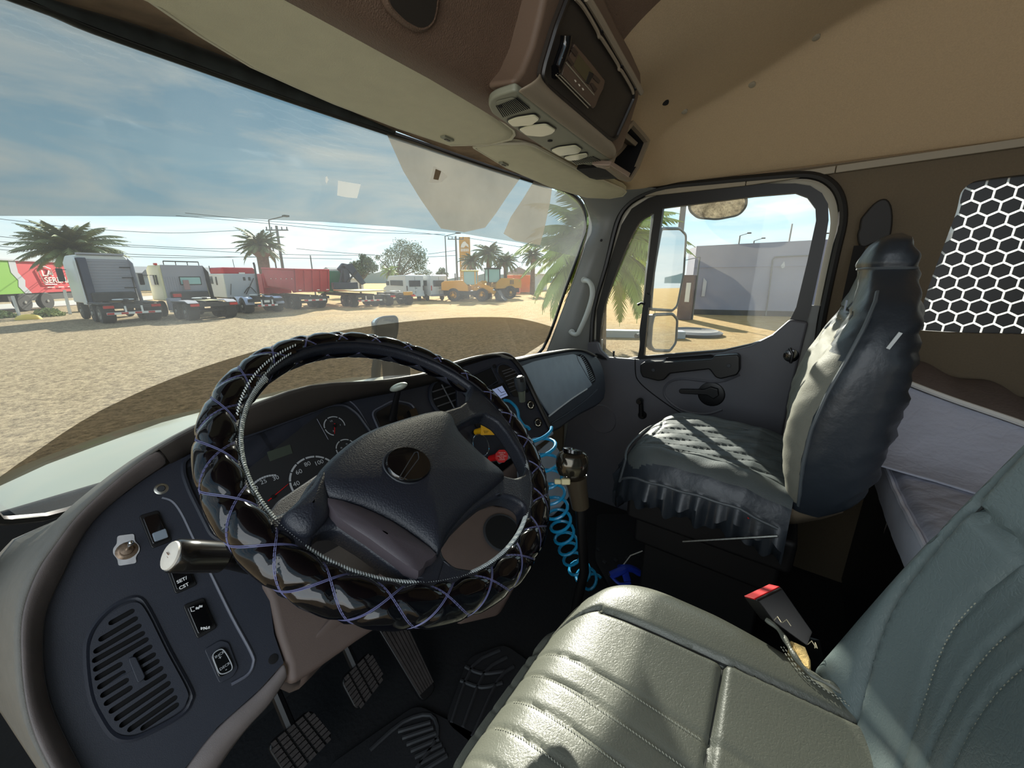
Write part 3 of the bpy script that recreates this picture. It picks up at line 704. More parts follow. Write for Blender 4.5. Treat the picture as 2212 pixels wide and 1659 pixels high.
gp = slab([k10(*p) for p in ((1420, 130), (1480, 130), (1530, 170), (1500, 200), (1440, 190))], onB, 'key_switch', M_black, th=.012, r=.003)
label_px = [((1290, 255), (1330, 262)), ((1300, 275), (1390, 300)), ((1270, 320), (1390, 345)), ((1310, 350), (1330, 395)), ((1345, 340), (1375, 420)), ((1370, 345), (1395, 430)), ((1400, 400), (1410, 455)), ((1415, 455), (1422, 470)), ((1330, 380), (1345, 410))]
icon([[k10(*a_), k10(*b_)] for a_, b_ in label_px], onB, .0012, CP, r=.0009, name='shift_pattern_print', m=M_grey)
# lower lip of the centre panel, sloping console below
mb = MB(); e1 = [onB(*k9(*p), .004) for p in ((1335, 1075), (1130, 1215), (930, 1300), (700, 1420))]
mb.tube(e1, .008, 8); mb.build('panel_lip', M_silver, CP)
pp_ = onB(1193, 945); pn_ = Vector((-.25, -.55, .8))
mb = MB(); mb.prism(round_poly([PL(u, v, pp_, pn_) for u, v in ((1120, 1010), (1192, 948), (1226, 1000), (1238, 1062), (1200, 1110), (1130, 1110))], .01), -pn_.normalized()*.02); mb.build('console_slope', M_silver, DASH, bevel=.004)
rc = onB(1039, 961, .035); rx_ = (onB(1056, 964, .035)-rc); ry_ = (onB(1037, 938, .035)-rc)
mb = MB(); mb.tube([rc+rx_*math.cos(a)+ry_*math.sin(a) for a in [2*PI*i/30 for i in range(30)]], .0012, 6, True); mb.build('key_ring', M_chrome, DASH)
# passenger dash face
face = [(1112, 790), (1122, 777), (1160, 768), (1200, 761), (1240, 755), (1268, 758), (1290, 770), (1303, 795), (1309, 830), (1306, 862), (1285, 880), (1255, 895), (1225, 915), (1196, 933), (1180, 905)]
mb = MB(); fp = catmull([onC(u, v, 0) for u, v in face], 2, True); mb.prism(fp, -NC*.10); mb.build('passenger_panel', M_panel, DASH, bevel=.012, seg=4)
gb = [(1122, 792), (1150, 781), (1200, 770), (1236, 765), (1252, 772), (1262, 790), (1272, 822), (1277, 832), (1270, 838), (1240, 856), (1186, 898), (1160, 860)]
g = slab(gb, onC, 'glovebox_door', M_silver, th=.006, e=.001, r=.008, bevel=.002)
mb = MB(); mb.tube(catmull([onC(*p, .008) for p in ((1186, 899), (1210, 880), (1240, 858), (1268, 840))], 4), .003, 6); mb.build('door_edge', mat('painted edge highlight', (190, 196, 200), .35), g)  # paler colour paints the light caught by the lower lip
ridge([(1190, 915), (1225, 893), (1260, 868), (1290, 842)], on=onC, m=M_panel, r=.003)
# end vent: 15 short bars
ev = [k9(*p) for p in ((1640, 150), (1690, 140), (1750, 190), (1810, 290), (1855, 400), (1855, 470), (1820, 485), (1770, 420), (1700, 300), (1650, 210))]
V2 = slab(ev, onC, 'air_vent', M_void, th=.003, e=.001, r=.006)
mb = MB(); mb.tube(catmull([onC(*p, .006) for p in ev], 3, True), .0022, 6, True); mb.build('vent_ring', M_panel, V2)
for i in range(15):
    t = i/14; a_ = k9(lerp(1655, 1800, t), lerp(185, 475, t)); b_ = k9(lerp(1700, 1850, t**.9), lerp(150, 440, t)); mb = MB(); mb.tube([onC(*a_, .005), onC(*b_, .005)], .0019, 5); mb.build('slat', mat('vent slat', 0), V2)
# lower dash body: knee bolster, column tunnel and centre console
mb = MB()
kb = [Vector(p) for p in ((.17, .545, -.56), (.30, .56, -.54), (.55, .58, -.53), (.80, .60, -.53), (.98, .60, -.50))]
mb.grid([kb, [p+Vector((0, -.02, -.04)) for p in kb], [p+Vector((0, .03, -.13)) for p in kb], [p+Vector((0, .25, -.25)) for p in kb]])
mb.build('knee_panel', M_knee, DASH, solid=.004, subsurf=1)
kp = [(560, 1255), (583, 1300), (600, 1375), (622, 1440), (626, 1490), (700, 1440), (770, 1390), (830, 1350), (860, 1300), (760, 1240)]
mb = MB(); P0k = Vector((.3, .53, -.6)); pts = [PL(u, v, P0k, (0.1, -.8, .55)) for u, v in kp]; mb.prism(pts, (0, .06, -.03)); mb.build('knee_panel', M_knee, DASH, bevel=.012, seg=4)
# cup holder pocket right of the column
cpz = [PL(u, v, (.62, .53, -.53), (-.15, -.5, .85)) for u, v in ((930, 1150), (1000, 1105), (1060, 1088), (1140, 1100), (1160, 1180), (1100, 1290), (1010, 1310), (950, 1260))]
mb = MB(); mb.prism(cpz, (0, .03, -.07)); o = mb.build('console_tray', M_knee, DASH, bevel=.01, seg=4)
cc = PL(1085, 1150, (.62, .53, -.525), (-.15, -.5, .85)); mb = MB(); mb.lathe([(.046, 0), (.043, .001), (.040, .0015)], cc, (-.15, -.5, .85), 28); mb.build('cup_holder', M_dark, o)
mb = MB(); mb.lathe([(.041, .002), (.030, .0022)], cc, (-.15, -.5, .85), 28); mb.build('cup_hollow', M_void, o)
reparent(DASH)
# ================================================================== PILLAR, DOOR, WALL FITTINGS
L = [WS(u, v, -.012) for u, v in ((1215, 408), (1250, 424), (1266, 452), (1271, 484), (1260, 538), (1231, 622), (1180, 756), (1160, 800))]
Rr = [PX(*c3(*p), XW) for p in ((560, 178), (440, 222), (335, 296), (264, 418), (192, 700), (107, 1000), (88, 1240), (70, 1420))]
L2, R2 = catmull(L, 3), catmull(Rr, 3)
mb = MB(); mb.grid([L2, [a.lerp(b, .3)+Vector((-.028, -.03, 0)) for a, b in zip(L2, R2)], [a.lerp(b, .65)+Vector((-.032, -.012, 0)) for a, b in zip(L2, R2)], [a.lerp(b, .93)+Vector((-.012, 0, 0)) for a, b in zip(L2, R2)], R2])
pil = mb.build('wall_pillar', M_pillar, subsurf=1, solid=.004, soff=0); pil.name = 'trim_6'; tag(pil, kind='structure')
for uv in ((1299, 519), (1354, 560)):
    pass
gh = thing('grab_handle', PX(1262, 660, 1.60), 'grey curved grab handle screwed to the windshield pillar', 'grab handle')
M_handle = mat('grey handle plastic', (176, 180, 176), .4)
pth = [PX(1261, 606, 1.61), PX(1272, 608, 1.585), PX(1279, 622, 1.57), PX(1278, 645, 1.565), PX(1267, 680, 1.565), PX(1253, 712, 1.57), PX(1247, 722, 1.58), PX(1238, 721, 1.60), PX(1232, 716, 1.61)]
mb = MB(); mb.tube(catmull(pth, 5), .0105, 10); mb.build('grip', M_handle, gh)
for uv, x in (((1262, 605), 1.612), ((1235, 717), 1.612)):
    mb = MB(); p = PX(*uv, x); mb.lathe([(.014, 0), (.014, .008), (.011, .011)], p, (-.8, -.6, 0), 16); e = mb.build('end_cap', M_handle, gh)
    mb = MB(); mb.lathe([(.005, .0112), (.004, .012)], p, (-.8, -.6, 0), 10); mb.build('screw', M_black, gh)
reparent(gh)
mb = MB(); mb.lathe([(.006, 0), (.005, .003)], PX(1299, 519, 1.675), (-.8, -.6, 0), 12); o = mb.build('pillar_plug', M_black); tag(o, 'small black round plug high on the windshield pillar', 'plug')

# door panel with sill
XD = XW-.02
sill = [(1266, 738), (1290, 738), (1297, 757), (1312, 772), (1385, 777), (1440, 773), (1560, 762), (1620, 747), (1668, 723), (1706, 690), (1747, 696)]
top = [PX(u, v, XD) for u, v in sill]
poly = top+[Vector((XD, -.035, -.45)), Vector((XD, -.05, -1.165)), Vector((XD, .94, -1.165)), Vector((XD, .86, -.5))]
M_door = mat('dark grey door plastic', (88, 88, 94), .5, bump=.12, bscale=1300, var=.05, vscale=10)
mb = MB(); mb.prism(poly, (.03, 0, 0)); door = mb.build('door_1', M_door, bevel=.010, seg=4); tag(door, kind='structure')
def dslab(px, name, m, x0, th, r=.006, bevel=.003, parent=None, seg=3):
    pts = round_poly([PX(u, v, x0) for u, v in px], r); mb = MB(); mb.prism(pts, (-th, 0, 0)); return mb.build(name, m, parent or door, bevel=bevel, seg=seg)
fo = [(125, 1200), (130, 1010), (215, 700), (298, 430), (368, 320), (480, 250), (620, 205), (900, 175), (1200, 152), (1480, 150), (1580, 165), (1660, 215), (1702, 290), (1705, 400), (1680, 560), (1590, 980), (1550, 1110), (1440, 1160), (1330, 1230), (1180, 1290), (1000, 1330), (450, 1370), (200, 1365), (135, 1330)]
vg = [(150, 1285), (168, 1316), (225, 1332), (408, 1328), (420, 1150), (455, 900), (500, 500), (520, 358), (480, 372), (430, 402), (380, 480), (320, 610), (240, 810), (177, 1000), (155, 1150)]
mg = [(450, 1322), (1000, 1278), (1180, 1238), (1330, 1180), (1440, 1080), (1485, 990), (1560, 680), (1620, 400), (1616, 320), (1560, 245), (1480, 215), (1200, 238), (580, 318), (540, 600), (480, 1000)]
XF = XW+.012
fr = holed([PX(*c3(*p), XF) for p in fo], [catmull([PX(*c3(*p), XF) for p in vg], 2, True), [PX(*c3(*p), XF) for p in mg]], 'window_frame', M_seal, door, solid=.022, soff=0)
mb = MB(); mb.prism([PX(*c3(*p), XF+.004) for p in mg], (.003, 0, 0)); g = mb.build('window_2', M_glass, smooth=False); tag(g, kind='structure')
mb = MB(); mb.prism([PX(*c3(*p), XF+.002) for p in vg], (.003, 0, 0)); mb.build('vent_window', M_glass, door, smooth=False)
# cream door jamb seen between seal and frame
XJ = XW+.03
jo = catmull([PX(*q, XW) for q in door_open], 3)
jo = [Vector((XJ, p.y, p.z)) for p in jo]
cj = Vector((XJ, .36, -.05))
mb = MB(); mb.grid([[Vector((XJ, cj.y+(p.y-cj.y)*s_, cj.z+(p.z-cj.z)*s_)) for p in jo] for s_ in (1.05, .935)])
tag(mb.build('trim_7', M_paint, solid=.006), kind='structure')
mb = MB(); mb.prism([Vector((XJ-.006, y, z)) for y, z in ((-.10, -.1), (-.02, -.1), (-.02, -1.12), (-.10, -1.12))], (.03, 0, 0)); tag(mb.build('trim_8', M_pillar, smooth=False), kind='structure')
mb = MB(); mb.prism([Vector((XJ-.006, y, z)) for y, z in ((.75, -.3), (1.0, -.3), (1.0, -1.12), (.75, -1.12))], (.03, 0, 0)); tag(mb.build('trim_9', M_pillar, smooth=False), kind='structure')
# pull handle bar
ph = [(440, 1372), (470, 1352), (590, 1348), (600, 1356), (920, 1334), (938, 1312), (1090, 1300), (1110, 1320), (1110, 1410), (1090, 1440), (980, 1468), (945, 1455), (905, 1402), (640, 1432), (600, 1475), (560, 1482), (455, 1455), (440, 1420)]
a = dslab([c3(*p) for p in ph], 'pull_handle', M_black, XD, .045, .006, .006)
for c in ((510, 1420), (1025, 1390)):
    mb = MB(); mb.lathe([(.008, 0), (.007, .002)], PX(*c3(*c), XD-.045), (-1, 0, 0), 14); mb.build('screw_cap', M_dark, a)
dslab([c3(*p) for p in ((595, 1350), (600, 1335), (900, 1312), (925, 1320), (920, 1332), (610, 1352))], 'sill_slot', M_void, XD+.002, .006, .002, 0)
# door release lever in its bowl
mb = MB(); c0 = PX(*c3(905, 1585), XD); mb.lathe([(.052, 0), (.05, .002), (.046, .003)], c0, (-1, 0, 0), 26); b = mb.build('lever_bowl', M_black, door)
mb = MB(); pts = round_poly([PX(*c3(*p), XD-.006) for p in ((690, 1552), (700, 1545), (860, 1548), (905, 1530), (955, 1545), (960, 1590), (925, 1612), (880, 1585), (705, 1575), (692, 1568))], .003); mb.prism(pts, (-.018, 0, 0)); mb.build('release_lever', M_black, b, bevel=.004, seg=3)
# crank
mb = MB(); q0, q1 = PX(1388, 896, XD), PX(1388, 862, XD)
mb.lathe([(.020, 0), (.018, .012), (.012, .02)], q0, (-1, 0, 0), 18); mb.tube([q0+Vector((-.018, 0, 0)), q1+Vector((-.024, 0, 0))], [.012, .010], 10); cr_ = mb.build('window_crank', M_black, door)
mb = MB(); mb.lathe([(.011, .02), (.014, .034), (.014, .05), (.010, .056)], q1, (-1, 0, 0), 16); mb.build('crank_knob', M_black, cr_)
# small defroster vent on the sill
mb = MB(); ex = [c3(*p) for p in ((108, 1318), (118, 1306), (150, 1315), (188, 1340), (192, 1352), (160, 1350), (125, 1338))]
mb.prism([PX(u, v, XD-.004) for u, v in ex], (-.002, 0, 0)); s = mb.build('sill_vent', M_void, door, smooth=False)
mb = MB(); mb.tube([PX(u, v, XD-.007) for u, v in ex], .0018, 5, True); mb.build('vent_rim', M_dark, s)
# rear latch loop
mb = MB(); c0 = PX(1709, 768, XD); mb.lathe([(.024, 0), (.024, .003), (.018, .005)], c0, (-1, 0, 0), 22); l = mb.build('coat_hook', M_gloss, door)
mb = MB(); mb.tube([PX(1706, 752, XD-.01), PX(1712, 765, XD-.016), PX(1708, 784, XD-.01)], .005, 8); mb.build('hook', M_black, l)
# panel seam and moulded swirl
mb = MB(); mb.tube(catmull([PX(*c3(*p), XD-.001) for p in ((385, 1345), (388, 1440), (405, 1490), (470, 1555), (610, 1659), (740, 1740))], 4), .0025, 6); mb.build('panel_seam', M_void, door)
mb = MB(); mb.tube(catmull([PX(*c3(*p), XD-.000) for p in ((1100, 1450), (950, 1500), (700, 1480), (600, 1520), (590, 1600), (700, 1690), (860, 1720), (980, 1690))], 4), .006, 6); mb.build('moulding', M_door, door)
# vent window latch
mb = MB(); mb.prism([PX(*c3(*p), XF-.012) for p in ((455, 905), (470, 893), (480, 905), (500, 908), (496, 992), (460, 992), (445, 980))], (-.012, 0, 0)); la = mb.build('vent_latch', M_black, door, smooth=False)
mb = MB(); mb.tube([PX(*c3(*p), XF-.024) for p in ((452, 968), (425, 962), (404, 975))], [.007, .005, .006], 8); mb.build('latch_finger', M_black, la)
mb = MB(); mb.tube([PX(*c3(238, 1328), XF-.006), PX(*c3(240, 1290), XF-.006)], [.004, .006], 8); mb.build('lock_pin', M_black, door)
# speaker shape low on the door
mb = MB(); c0 = PX(1300, 905, XD); mb.lathe([(.075, 0), (.072, .004), (.06, .003)], c0, (-1, 0, 0), 26); mb.build('door_speaker', M_door, door)
# belt guide on the side wall
bg_ = [(905, 650), (930, 610), (1000, 530), (1060, 490), (1110, 487), (1145, 530), (1160, 620), (1150, 740), (1120, 800), (1000, 840), (905, 870), (880, 770), (895, 720)]
mb = MB(); pts = catmull([PX(1612+x/3.687, 300+y/3.687, XW-.01) for x, y in bg_], 2, True); mb.prism(pts, (-.022, 0, 0))
o = mb.build('belt_guide', mat('dark brown plastic', (26, 23, 20), .6), bevel=.006, seg=3); tag(o, 'dark belt guide cover on the side wall above the passenger seat', 'belt guide')
mb = MB(); p = PX(1612+905/3.687, 300+850/3.687, XW-.03); q = Vector((1.6, -.13, -.55)); mb.tube([p, p.lerp(q, .5), q], .003, 4, flat=5); w = mb.build('belt_webbing', mat('dark belt webbing', (18, 16, 15), .9), o)
w.location = (0, 0, 0)
# headliner buttons
def ceil_hit(u, v):
    d = ray(u, v); dg = bpy.context.evaluated_depsgraph_get(); hit = SC.ray_cast(dg, Vector((0, 0, 0)), d.normalized())
    return hit[1] if hit[0] else PZ(u, v, .5)
bpy.context.view_layer.update()
for i, uv in enumerate(((1478, 240), (1624, 183), (1762, 80), (1437, 221))):
    p = ceil_hit(*uv); mb = MB(); n = Vector((-.4, 0, -1)); mb.lathe([(.010, -.002), (.010, .002), (.006, .004), (.002, .0035)], p, n, 16)
    o = mb.build('headliner_button' if i < 3 else 'headliner_hole', M_trim if i < 3 else M_void)
    tag(o, ('beige headliner button nearest the overhead console', 'middle one of the three beige headliner buttons', 'beige headliner button farthest from the overhead console', 'small dark hole in the headliner beside the overhead console')[i], 'button' if i < 3 else 'hole', 'buttons along the headliner' if i < 3 else None)
# ================================================================== STEERING WHEEL
WC = Vector((.3355, .4362, -.2401)); WN = Vector((.0708, -.5699, .8186)).normalized()
E1 = Vector((1, 0, 0)); E1 = (E1-WN*E1.dot(WN)).normalized(); E2 = WN.cross(E1)
SW = thing('steering_wheel', WC, 'black steering wheel in a quilted glossy cover with blue stitching', 'steering wheel')
M_pat = mat('glossy black patent leather', (5, 5, 9), .10, coat=.35, spec=.3)
M_core = mat('worn black wheel rubber', (44, 44, 47), .5, bump=.2, bscale=900)
M_pad = mat('navy black grained wheel pad', (27, 31, 41), .42, bump=.25, bscale=500, voro=.10, vors=420)
M_thr = mat('blue violet thread', (88, 90, 128), .6)
M_lace = mat('grey lacing cord', (185, 192, 190), .55)
RW, RT = .226, .0215
NB_ = 23
def rimdir(t): return E1*math.cos(t)+E2*math.sin(t)
def rp_(t, f, r): d = rimdir(t); return WC+d*RW+(d*math.cos(f)+WN*math.sin(f))*r
def puff(t, f):
    u = NB_*t/(2*PI); v = f/(2*PI)*2
    a = abs(((u+v)+.5) % 1-.5); b = abs(((u-v)+.5) % 1-.5)
    return RT-.0030+.0042*min(1, min(a, b)*5.2)**.55
# exposed core at the top inner side
T0, T1 = math.radians(-8), math.radians(128)
def cut(t, f):
    t = (t+PI/2) % (2*PI)-PI/2
    if not (T0 < t < T1): return False
    k = math.sin(PI*(t-T0)/(T1-T0))**.5
    c = math.radians(147); return abs(((f-c+PI) % (2*PI))-PI) < math.radians(34)*k
mb = MB(); nu, nv = 480, 36; vs = []
for i in range(nu):
    for j in range(nv): t, f = 2*PI*i/nu, 2*PI*j/nv; vs.append(rp_(t, f, puff(t, f)))
fs = [(i*nv+j, i*nv+(j+1) % nv, ((i+1) % nu)*nv+(j+1) % nv, ((i+1) % nu)*nv+j) for i in range(nu) for j in range(nv) if not cut(2*PI*(i+.5)/nu, 2*PI*(j+.5)/nv)]
mb.add(vs, fs); mb.build('rim_cover', M_pat, SW)
mb = MB(); mb.grid([[rp_(2*PI*i/96, 2*PI*j/16, .0180) for j in range(16)] for i in range(97)], True); mb.build('rim_core', M_core, SW)
mb = MB()
for s in (1, -1):
    for k in range(NB_):
        for off in (-.016, .016):
            path = []
            for j in range(-24, 25):
                f = PI*j/24.; v = f/PI; u = k+off-s*v; t = 2*PI*u/NB_
                if cut(t, f): 
                    if len(path) > 1: mb.tube(path, .00055, 4)
                    path = []; continue
                path.append(rp_(t, f, puff(t, f)+.0004))
            if len(path) > 1: mb.tube(path, .00055, 4)
mb.build('stitching', M_thr, SW)
# lacing along the inner seam: two strands twisted like a chain
mb = MB()
for ph in (0, PI):
    path = []
    for i in range(1500):
        t = math.radians(128)+math.radians(224+16)*i/1499; f0 = math.radians(150)
        a = i*.62+ph; w = .0032
        d = rimdir(t); r = RT+.0015+.0012*math.sin(a)
        path.append(rp_(t, f0+math.cos(a)*w/RT, r))
    mb.tube(path, .0009, 5)
for i in range(34):   # stitches wandering onto the face at the upper left
    t = math.radians(lerp(150, 108, i/33)); f = math.radians(lerp(120, 100, i/33)); mb.tube([rp_(t, f, RT+.002), rp_(t+.012, f+.12, RT+.002)], .0008, 4)
    t = math.radians(lerp(150, 112, i/33)); f = math.radians(lerp(150, 122, i/33)); mb.tube([rp_(t, f, RT+.001), rp_(t+.012, f+.1, RT+.001)], .0008, 4)
mb.build('lacing', M_lace, SW)
# spokes
def onW(u, v, e=0.): return PL(u, v, WC+WN*e, WN)
def arcW(a0, a1, r, n=10, e=0.): return [WC+WN*e+r*rimdir(math.radians(lerp(a0, a1, i/n))) for i in range(n+1)]
def angW(p): q = p-WC; return math.degrees(math.atan2(q.dot(E2), q.dot(E1)))
RI = .2065
def opening(px, a0, a1):
    return [onW(u, v) for u, v in px]+arcW(a0, a1, RI, 16)
h1 = [(628, 1112), (660, 1060), (706, 1008), (772, 962), (850, 930), (925, 908), (985, 888), (1006, 872), (1010, 862)]
a_s = angW(onW(1008, 858)); a_e = angW(onW(612, 1128))
op1 = opening(h1, a_s+2, a_e-2 if a_e > 0 else a_e+358)
op2 = round_poly([onW(u, v) for u, v in ((976, 938), (987, 930), (1016, 913), (1040, 906), (1066, 920), (1086, 944), (1112, 985), (1128, 1018), (1122, 1036), (1104, 1043), (1078, 1037), (1030, 995))], .006)
op3 = round_poly([onW(u, v) for u, v in ((944, 1198), (971, 1158), (1005, 1124), (1039, 1096), (1073, 1083), (1098, 1088), (1122, 1102), (1124, 1140), (1100, 1182), (1062, 1219), (1016, 1242), (971, 1235), (950, 1215))], .008)
h4 = [(884, 1262), (830, 1232), (777, 1193), (717, 1156), (690, 1160), (672, 1172)]
b_s = angW(onW(676, 1178)); b_e = angW(onW(880, 1268))
op4 = opening(h4, b_s+1, b_e-1)
outc = arcW(0, 354, RW-.004, 59)
sp = holed(outc, [op1, op2, op3, op4], 'spokes', M_pad, SW, solid=.030, soff=0, smooth=True, bevel=.007)
sp.modifiers['bevel'].segments = 3
# domed pad
pad = [(668, 1066), (700, 1016), (770, 960), (850, 928), (928, 906), (962, 912), (980, 950), (1030, 1000), (1076, 1040), (1062, 1062), (1010, 1105), (968, 1152), (944, 1190), (928, 1222), (890, 1190), (830, 1150), (760, 1118), (690, 1100)]
pp = catmull([onW(u, v) for u, v in pad], 3, True); c = sum(pp, Vector())/len(pp)
mb = MB(); rows = [[c+(p-c)*s+WN*e for p in pp] for s, e in ((1.0, .010), (1.0, .016), (.975, .023), (.92, .028), (.8, .032), (.55, .036), (.25, .038), (.02, .0385))]
mb.grid(rows, True); padO = mb.build('airbag_pad', M_pad, SW)
# lower left moulding of the pad in smoother violet grey plastic
lo = [(690, 1100), (704, 1130), (722, 1152), (780, 1190), (835, 1230), (888, 1262), (905, 1240), (928, 1222), (890, 1190), (830, 1150), (760, 1118)]
mb = MB(); q = catmull([onW(u, v) for u, v in lo], 2, True); c = sum(q, Vector())/len(q); mb.grid([[c+(p-c)*s+WN*e for p in q] for s, e in ((1.02, .008), (1.02, .018), (.95, .026), (.7, .029), (.05, .030))], True); mb.build('lower_cover', mat('violet grey plastic', (66, 60, 66), .5, bump=.12, bscale=1300), SW)
# left spoke leather bulge
ls = [(600, 1140), (625, 1112), (668, 1066), (700, 1020), (706, 1090), (700, 1135), (680, 1160), (655, 1178), (620, 1165)]
mb = MB(); q = catmull([onW(u, v) for u, v in ls], 3, True); c = sum(q, Vector())/len(q); mb.grid([[c+(p-c)*s+WN*e for p in q] for s, e in ((1.0, .0), (1.0, .016), (.9, .022), (.6, .027), (.05, .029))], True); mb.build('spoke_pad', M_pad, SW)
# emblem: oval gloss disc with a blank rounded badge
c0 = onW(881, 1005, .036); mb = MB()
ex = (onW(928, 1008, .036)-c0); ey = (onW(878, 970, .036)-c0)
ell = [c0+ex*math.cos(a)+ey*math.sin(a) for a in [2*PI*i/36 for i in range(36)]]
mb.grid([[c0+(p-c0)*s+WN*e for p in ell] for s, e in ((1.02, -.006), (1.0, .004), (.95, .0056), (.5, .0062), (.02, .0064))], True); em = mb.build('emblem', M_gloss, SW)
mb = MB(); bd = [(866, 1026), (862, 1034), (870, 1037), (905, 990), (903, 976), (896, 977)]
mb.tube(round_poly([onW(u, v, .0425) for u, v in bd], .002), .0007, 5, True); mb.build('badge_outline', M_dark, em)
mb = MB(); mb.tube([c0+(p-c0)*1.05 for p in ell], .0016, 6, True); mb.build('emblem_ring', M_dark, em)
# column with stalks
mb = MB(); ax = -WN
mb.lathe([(.045, .0), (.058, .03), (.062, .10), (.07, .20), (.075, .30)], WC+WN*-.012, ax, 24); mb.build('column_shroud', M_hoodu, SW)
mb = MB(); sb = round_poly([onW(u, v, -.07) for u, v in ((575, 1115), (600, 1080), (690, 1020), (760, 1000), (790, 1100), (650, 1170))], .006); mb.prism(sb, -WN*.09); mb.build('upper_shroud', M_core, SW, bevel=.006)
reparent(SW)
TS = thing('turn_signal_lever', PD(440, 1205, .50), 'thick black turn signal stalk with pale end button left of the steering wheel', 'signal lever')
p0, p1, p2, p3 = PD(371, 1200, .440), PD(478, 1203, .485), PD(500, 1212, .51), PD(600, 1235, .56)
dx = (p1-p0).normalized()
mb = MB(); mb.tube([p0, p0+dx*.002, p0+dx*.02, p1, p1+dx*.002], [.0165, .0182, .0188, .0182, .016], 22); mb.build('grip', mat('glossy charcoal plastic', (24, 22, 20), .2, coat=.3), TS)
mb = MB(); mb.lathe([(.0155, 0), (.0150, .0025), (.010, .0035), (.002, .0038)], p0, -dx, 22); bt = mb.build('end_button', mat('pale worn cap', (215, 208, 196), .5, var=.06, vscale=90), TS)
mb = MB(); Mx = frame(p0-dx*.0042, (0, 1, .2), CU); text_m = mat('brown print', (120, 80, 60), .6)
mb.box(p0-dx*.0042+CU*.002, (.0006, .006, .0012)); mb.box(p0-dx*.0042-CU*.002, (.0006, .004, .0012)); mb.build('horn_symbol', text_m, bt)
mb = MB(); mb.tube([p1, p2, p3], [.013, .0105, .012], 16); mb.build('stem', M_black, TS)
mb = MB(); mb.tube([p0.lerp(p1, .80)+CU*-.0185, p0.lerp(p1, .97)+CU*-.0175], .0007, 4); mb.build('print_mark', M_grey, TS)
reparent(TS)
# ================================================================== DRIVER SEAT
M_lea = mat('grey green seat leather', (101, 103, 93), .40, bump=.12, bscale=420, voro=.16, vors=110, var=.05, vscale=12)
M_seam = mat('dark seam thread', (40, 42, 40), .7)
M_foam = mat('yellowed foam', (214, 184, 120), .9, bump=.8, bscale=120, var=.25, vscale=60)
M_skirt = mat('dark seat plastic', (20, 20, 22), .6)
DS = thing('truck_chair', (.335, .03, -.62), 'grey green leather driver seat with a torn side seam', 'seat')
def groove(d, w, k): return -k*math.exp(-(d/w)**2)
X0, X1 = .075, .592; CXs = .333
ridge_x = [.476, .378, .340, .300, .262, .222, .19]
def cush_edge(y):
    """half-outline: right limit of the cushion at depth y"""
    t = (y-.08)/.17
    r = .592 if y < .08 else .592-.11*max(0, t)**2.6
    if y < .03: r = .592-.045*((.03-y)/.19)**1.4
    return r
def cush_z(x, y, r, l):
    e = min(r-x, x-l); f = .243-y-.03*abs((x-CXs)/.26)**3
    z = -.492
    z += -.060*math.exp(-(max(e, 0)/.020)**1.0)*.9
    z += -.075*math.exp(-(max(f, 0)/.030))
    z += .010*math.exp(-((x-.53)/.05)**2)-.008*math.exp(-((x-.34)/.12)**2*1.0)
    if x < .476+.01: 
        for k in ridge_x[1:]: z += groove(x-k-.02*(y-.1)*(1 if k > .3 else 0)-.00*(y), .0032, .0026)
    sx = .476+.012*((.1-y)/.2) if y < .17 else .476-.06*((y-.17)/.07)**1.5
    z += groove(x-sx, .0045, .0075)
    if x < sx: z += groove((y-.003+.06*(x-.476)*-.25-.02*(.476-x)*-1), .004, .007) if x > .2 else 0
    if y < 0 and x < sx: z += .004
    return z
nx_, ny_ = 150, 130; rows = []
for j in range(ny_+1):
    y = lerp(-.25, .252, (j/ny_)**.8); rr = cush_edge(y); ll = 2*CXs-rr; row = []
    for i in range(nx_+1):
        s = i/nx_; s2 = .5-.5*math.cos(PI*s); s3 = lerp(s, s2, .6)
        x = lerp(ll, rr, s3); row.append(Vector((x, y, cush_z(x, y, rr, ll))))
    rows.append(row)
mb = MB(); 
front = [Vector((p.x, p.y+.004, p.z-.03)) for p in rows[-1]]; rows2 = rows+[front, [Vector((p.x, .235, -.66)) for p in front]]
rows3 = []
for row in rows2:
    a, b = row[0], row[-1]; rows3.append([Vector((a.x+.02, a.y, -.66)), Vector((a.x-.006, a.y, a.z-.035))]+row+[Vector((b.x+.006, b.y, b.z-.035)), Vector((b.x-.02, b.y, -.66))])
mb.grid(rows3); cu_ = mb.build('seat_cushion', M_lea, DS)
mb = MB(); mb.box((CXs, .0, -.72), (.42, .40, .13)); mb.box((CXs, .0, -.95), (.30, .30, .36)); mb.build('seat_base', M_skirt, DS, bevel=.02)
# seam stitches as fine dashes
def zc(x, y): r = cush_edge(y); return cush_z(x, y, r, 2*CXs-r)
M_stp = mat('pale stitch', (150, 150, 135), .7)
for k in ridge_x[1:5]:
    mb = MB()
    for i in range(56):
        y = lerp(.01, .215, i/56); x = k+.02*(y-.1)*(1 if k > .3 else 0)-.0035
        mb.tube([Vector((x, y, zc(x, y)+.0008)), Vector((x+.0014, y+.0022, zc(x, y+.0022)+.0008))], .0006, 4)
    mb.build('stitching', M_stp, cu_)
mb = MB(); ys_ = [lerp(-.15, .205, i/40) for i in range(41)]
mb.tube([Vector((.476+.012*((.1-y)/.2) if y < .17 else .476-.06*((y-.17)/.07)**1.5, y, zc(.476+.012*((.1-y)/.2) if y < .17 else .476-.06*((y-.17)/.07)**1.5, y)+.0006)) for y in ys_], .0016, 5); mb.build('seam', M_seam, cu_)
mb = MB(); mb.tube([Vector((x, .003+.02*(x-.476)*.75, zc(x, .003+.015*(x-.476))+.0006)) for x in [lerp(.21, .474, i/24) for i in range(25)]], .0014, 5); mb.build('seam', M_seam, cu_)
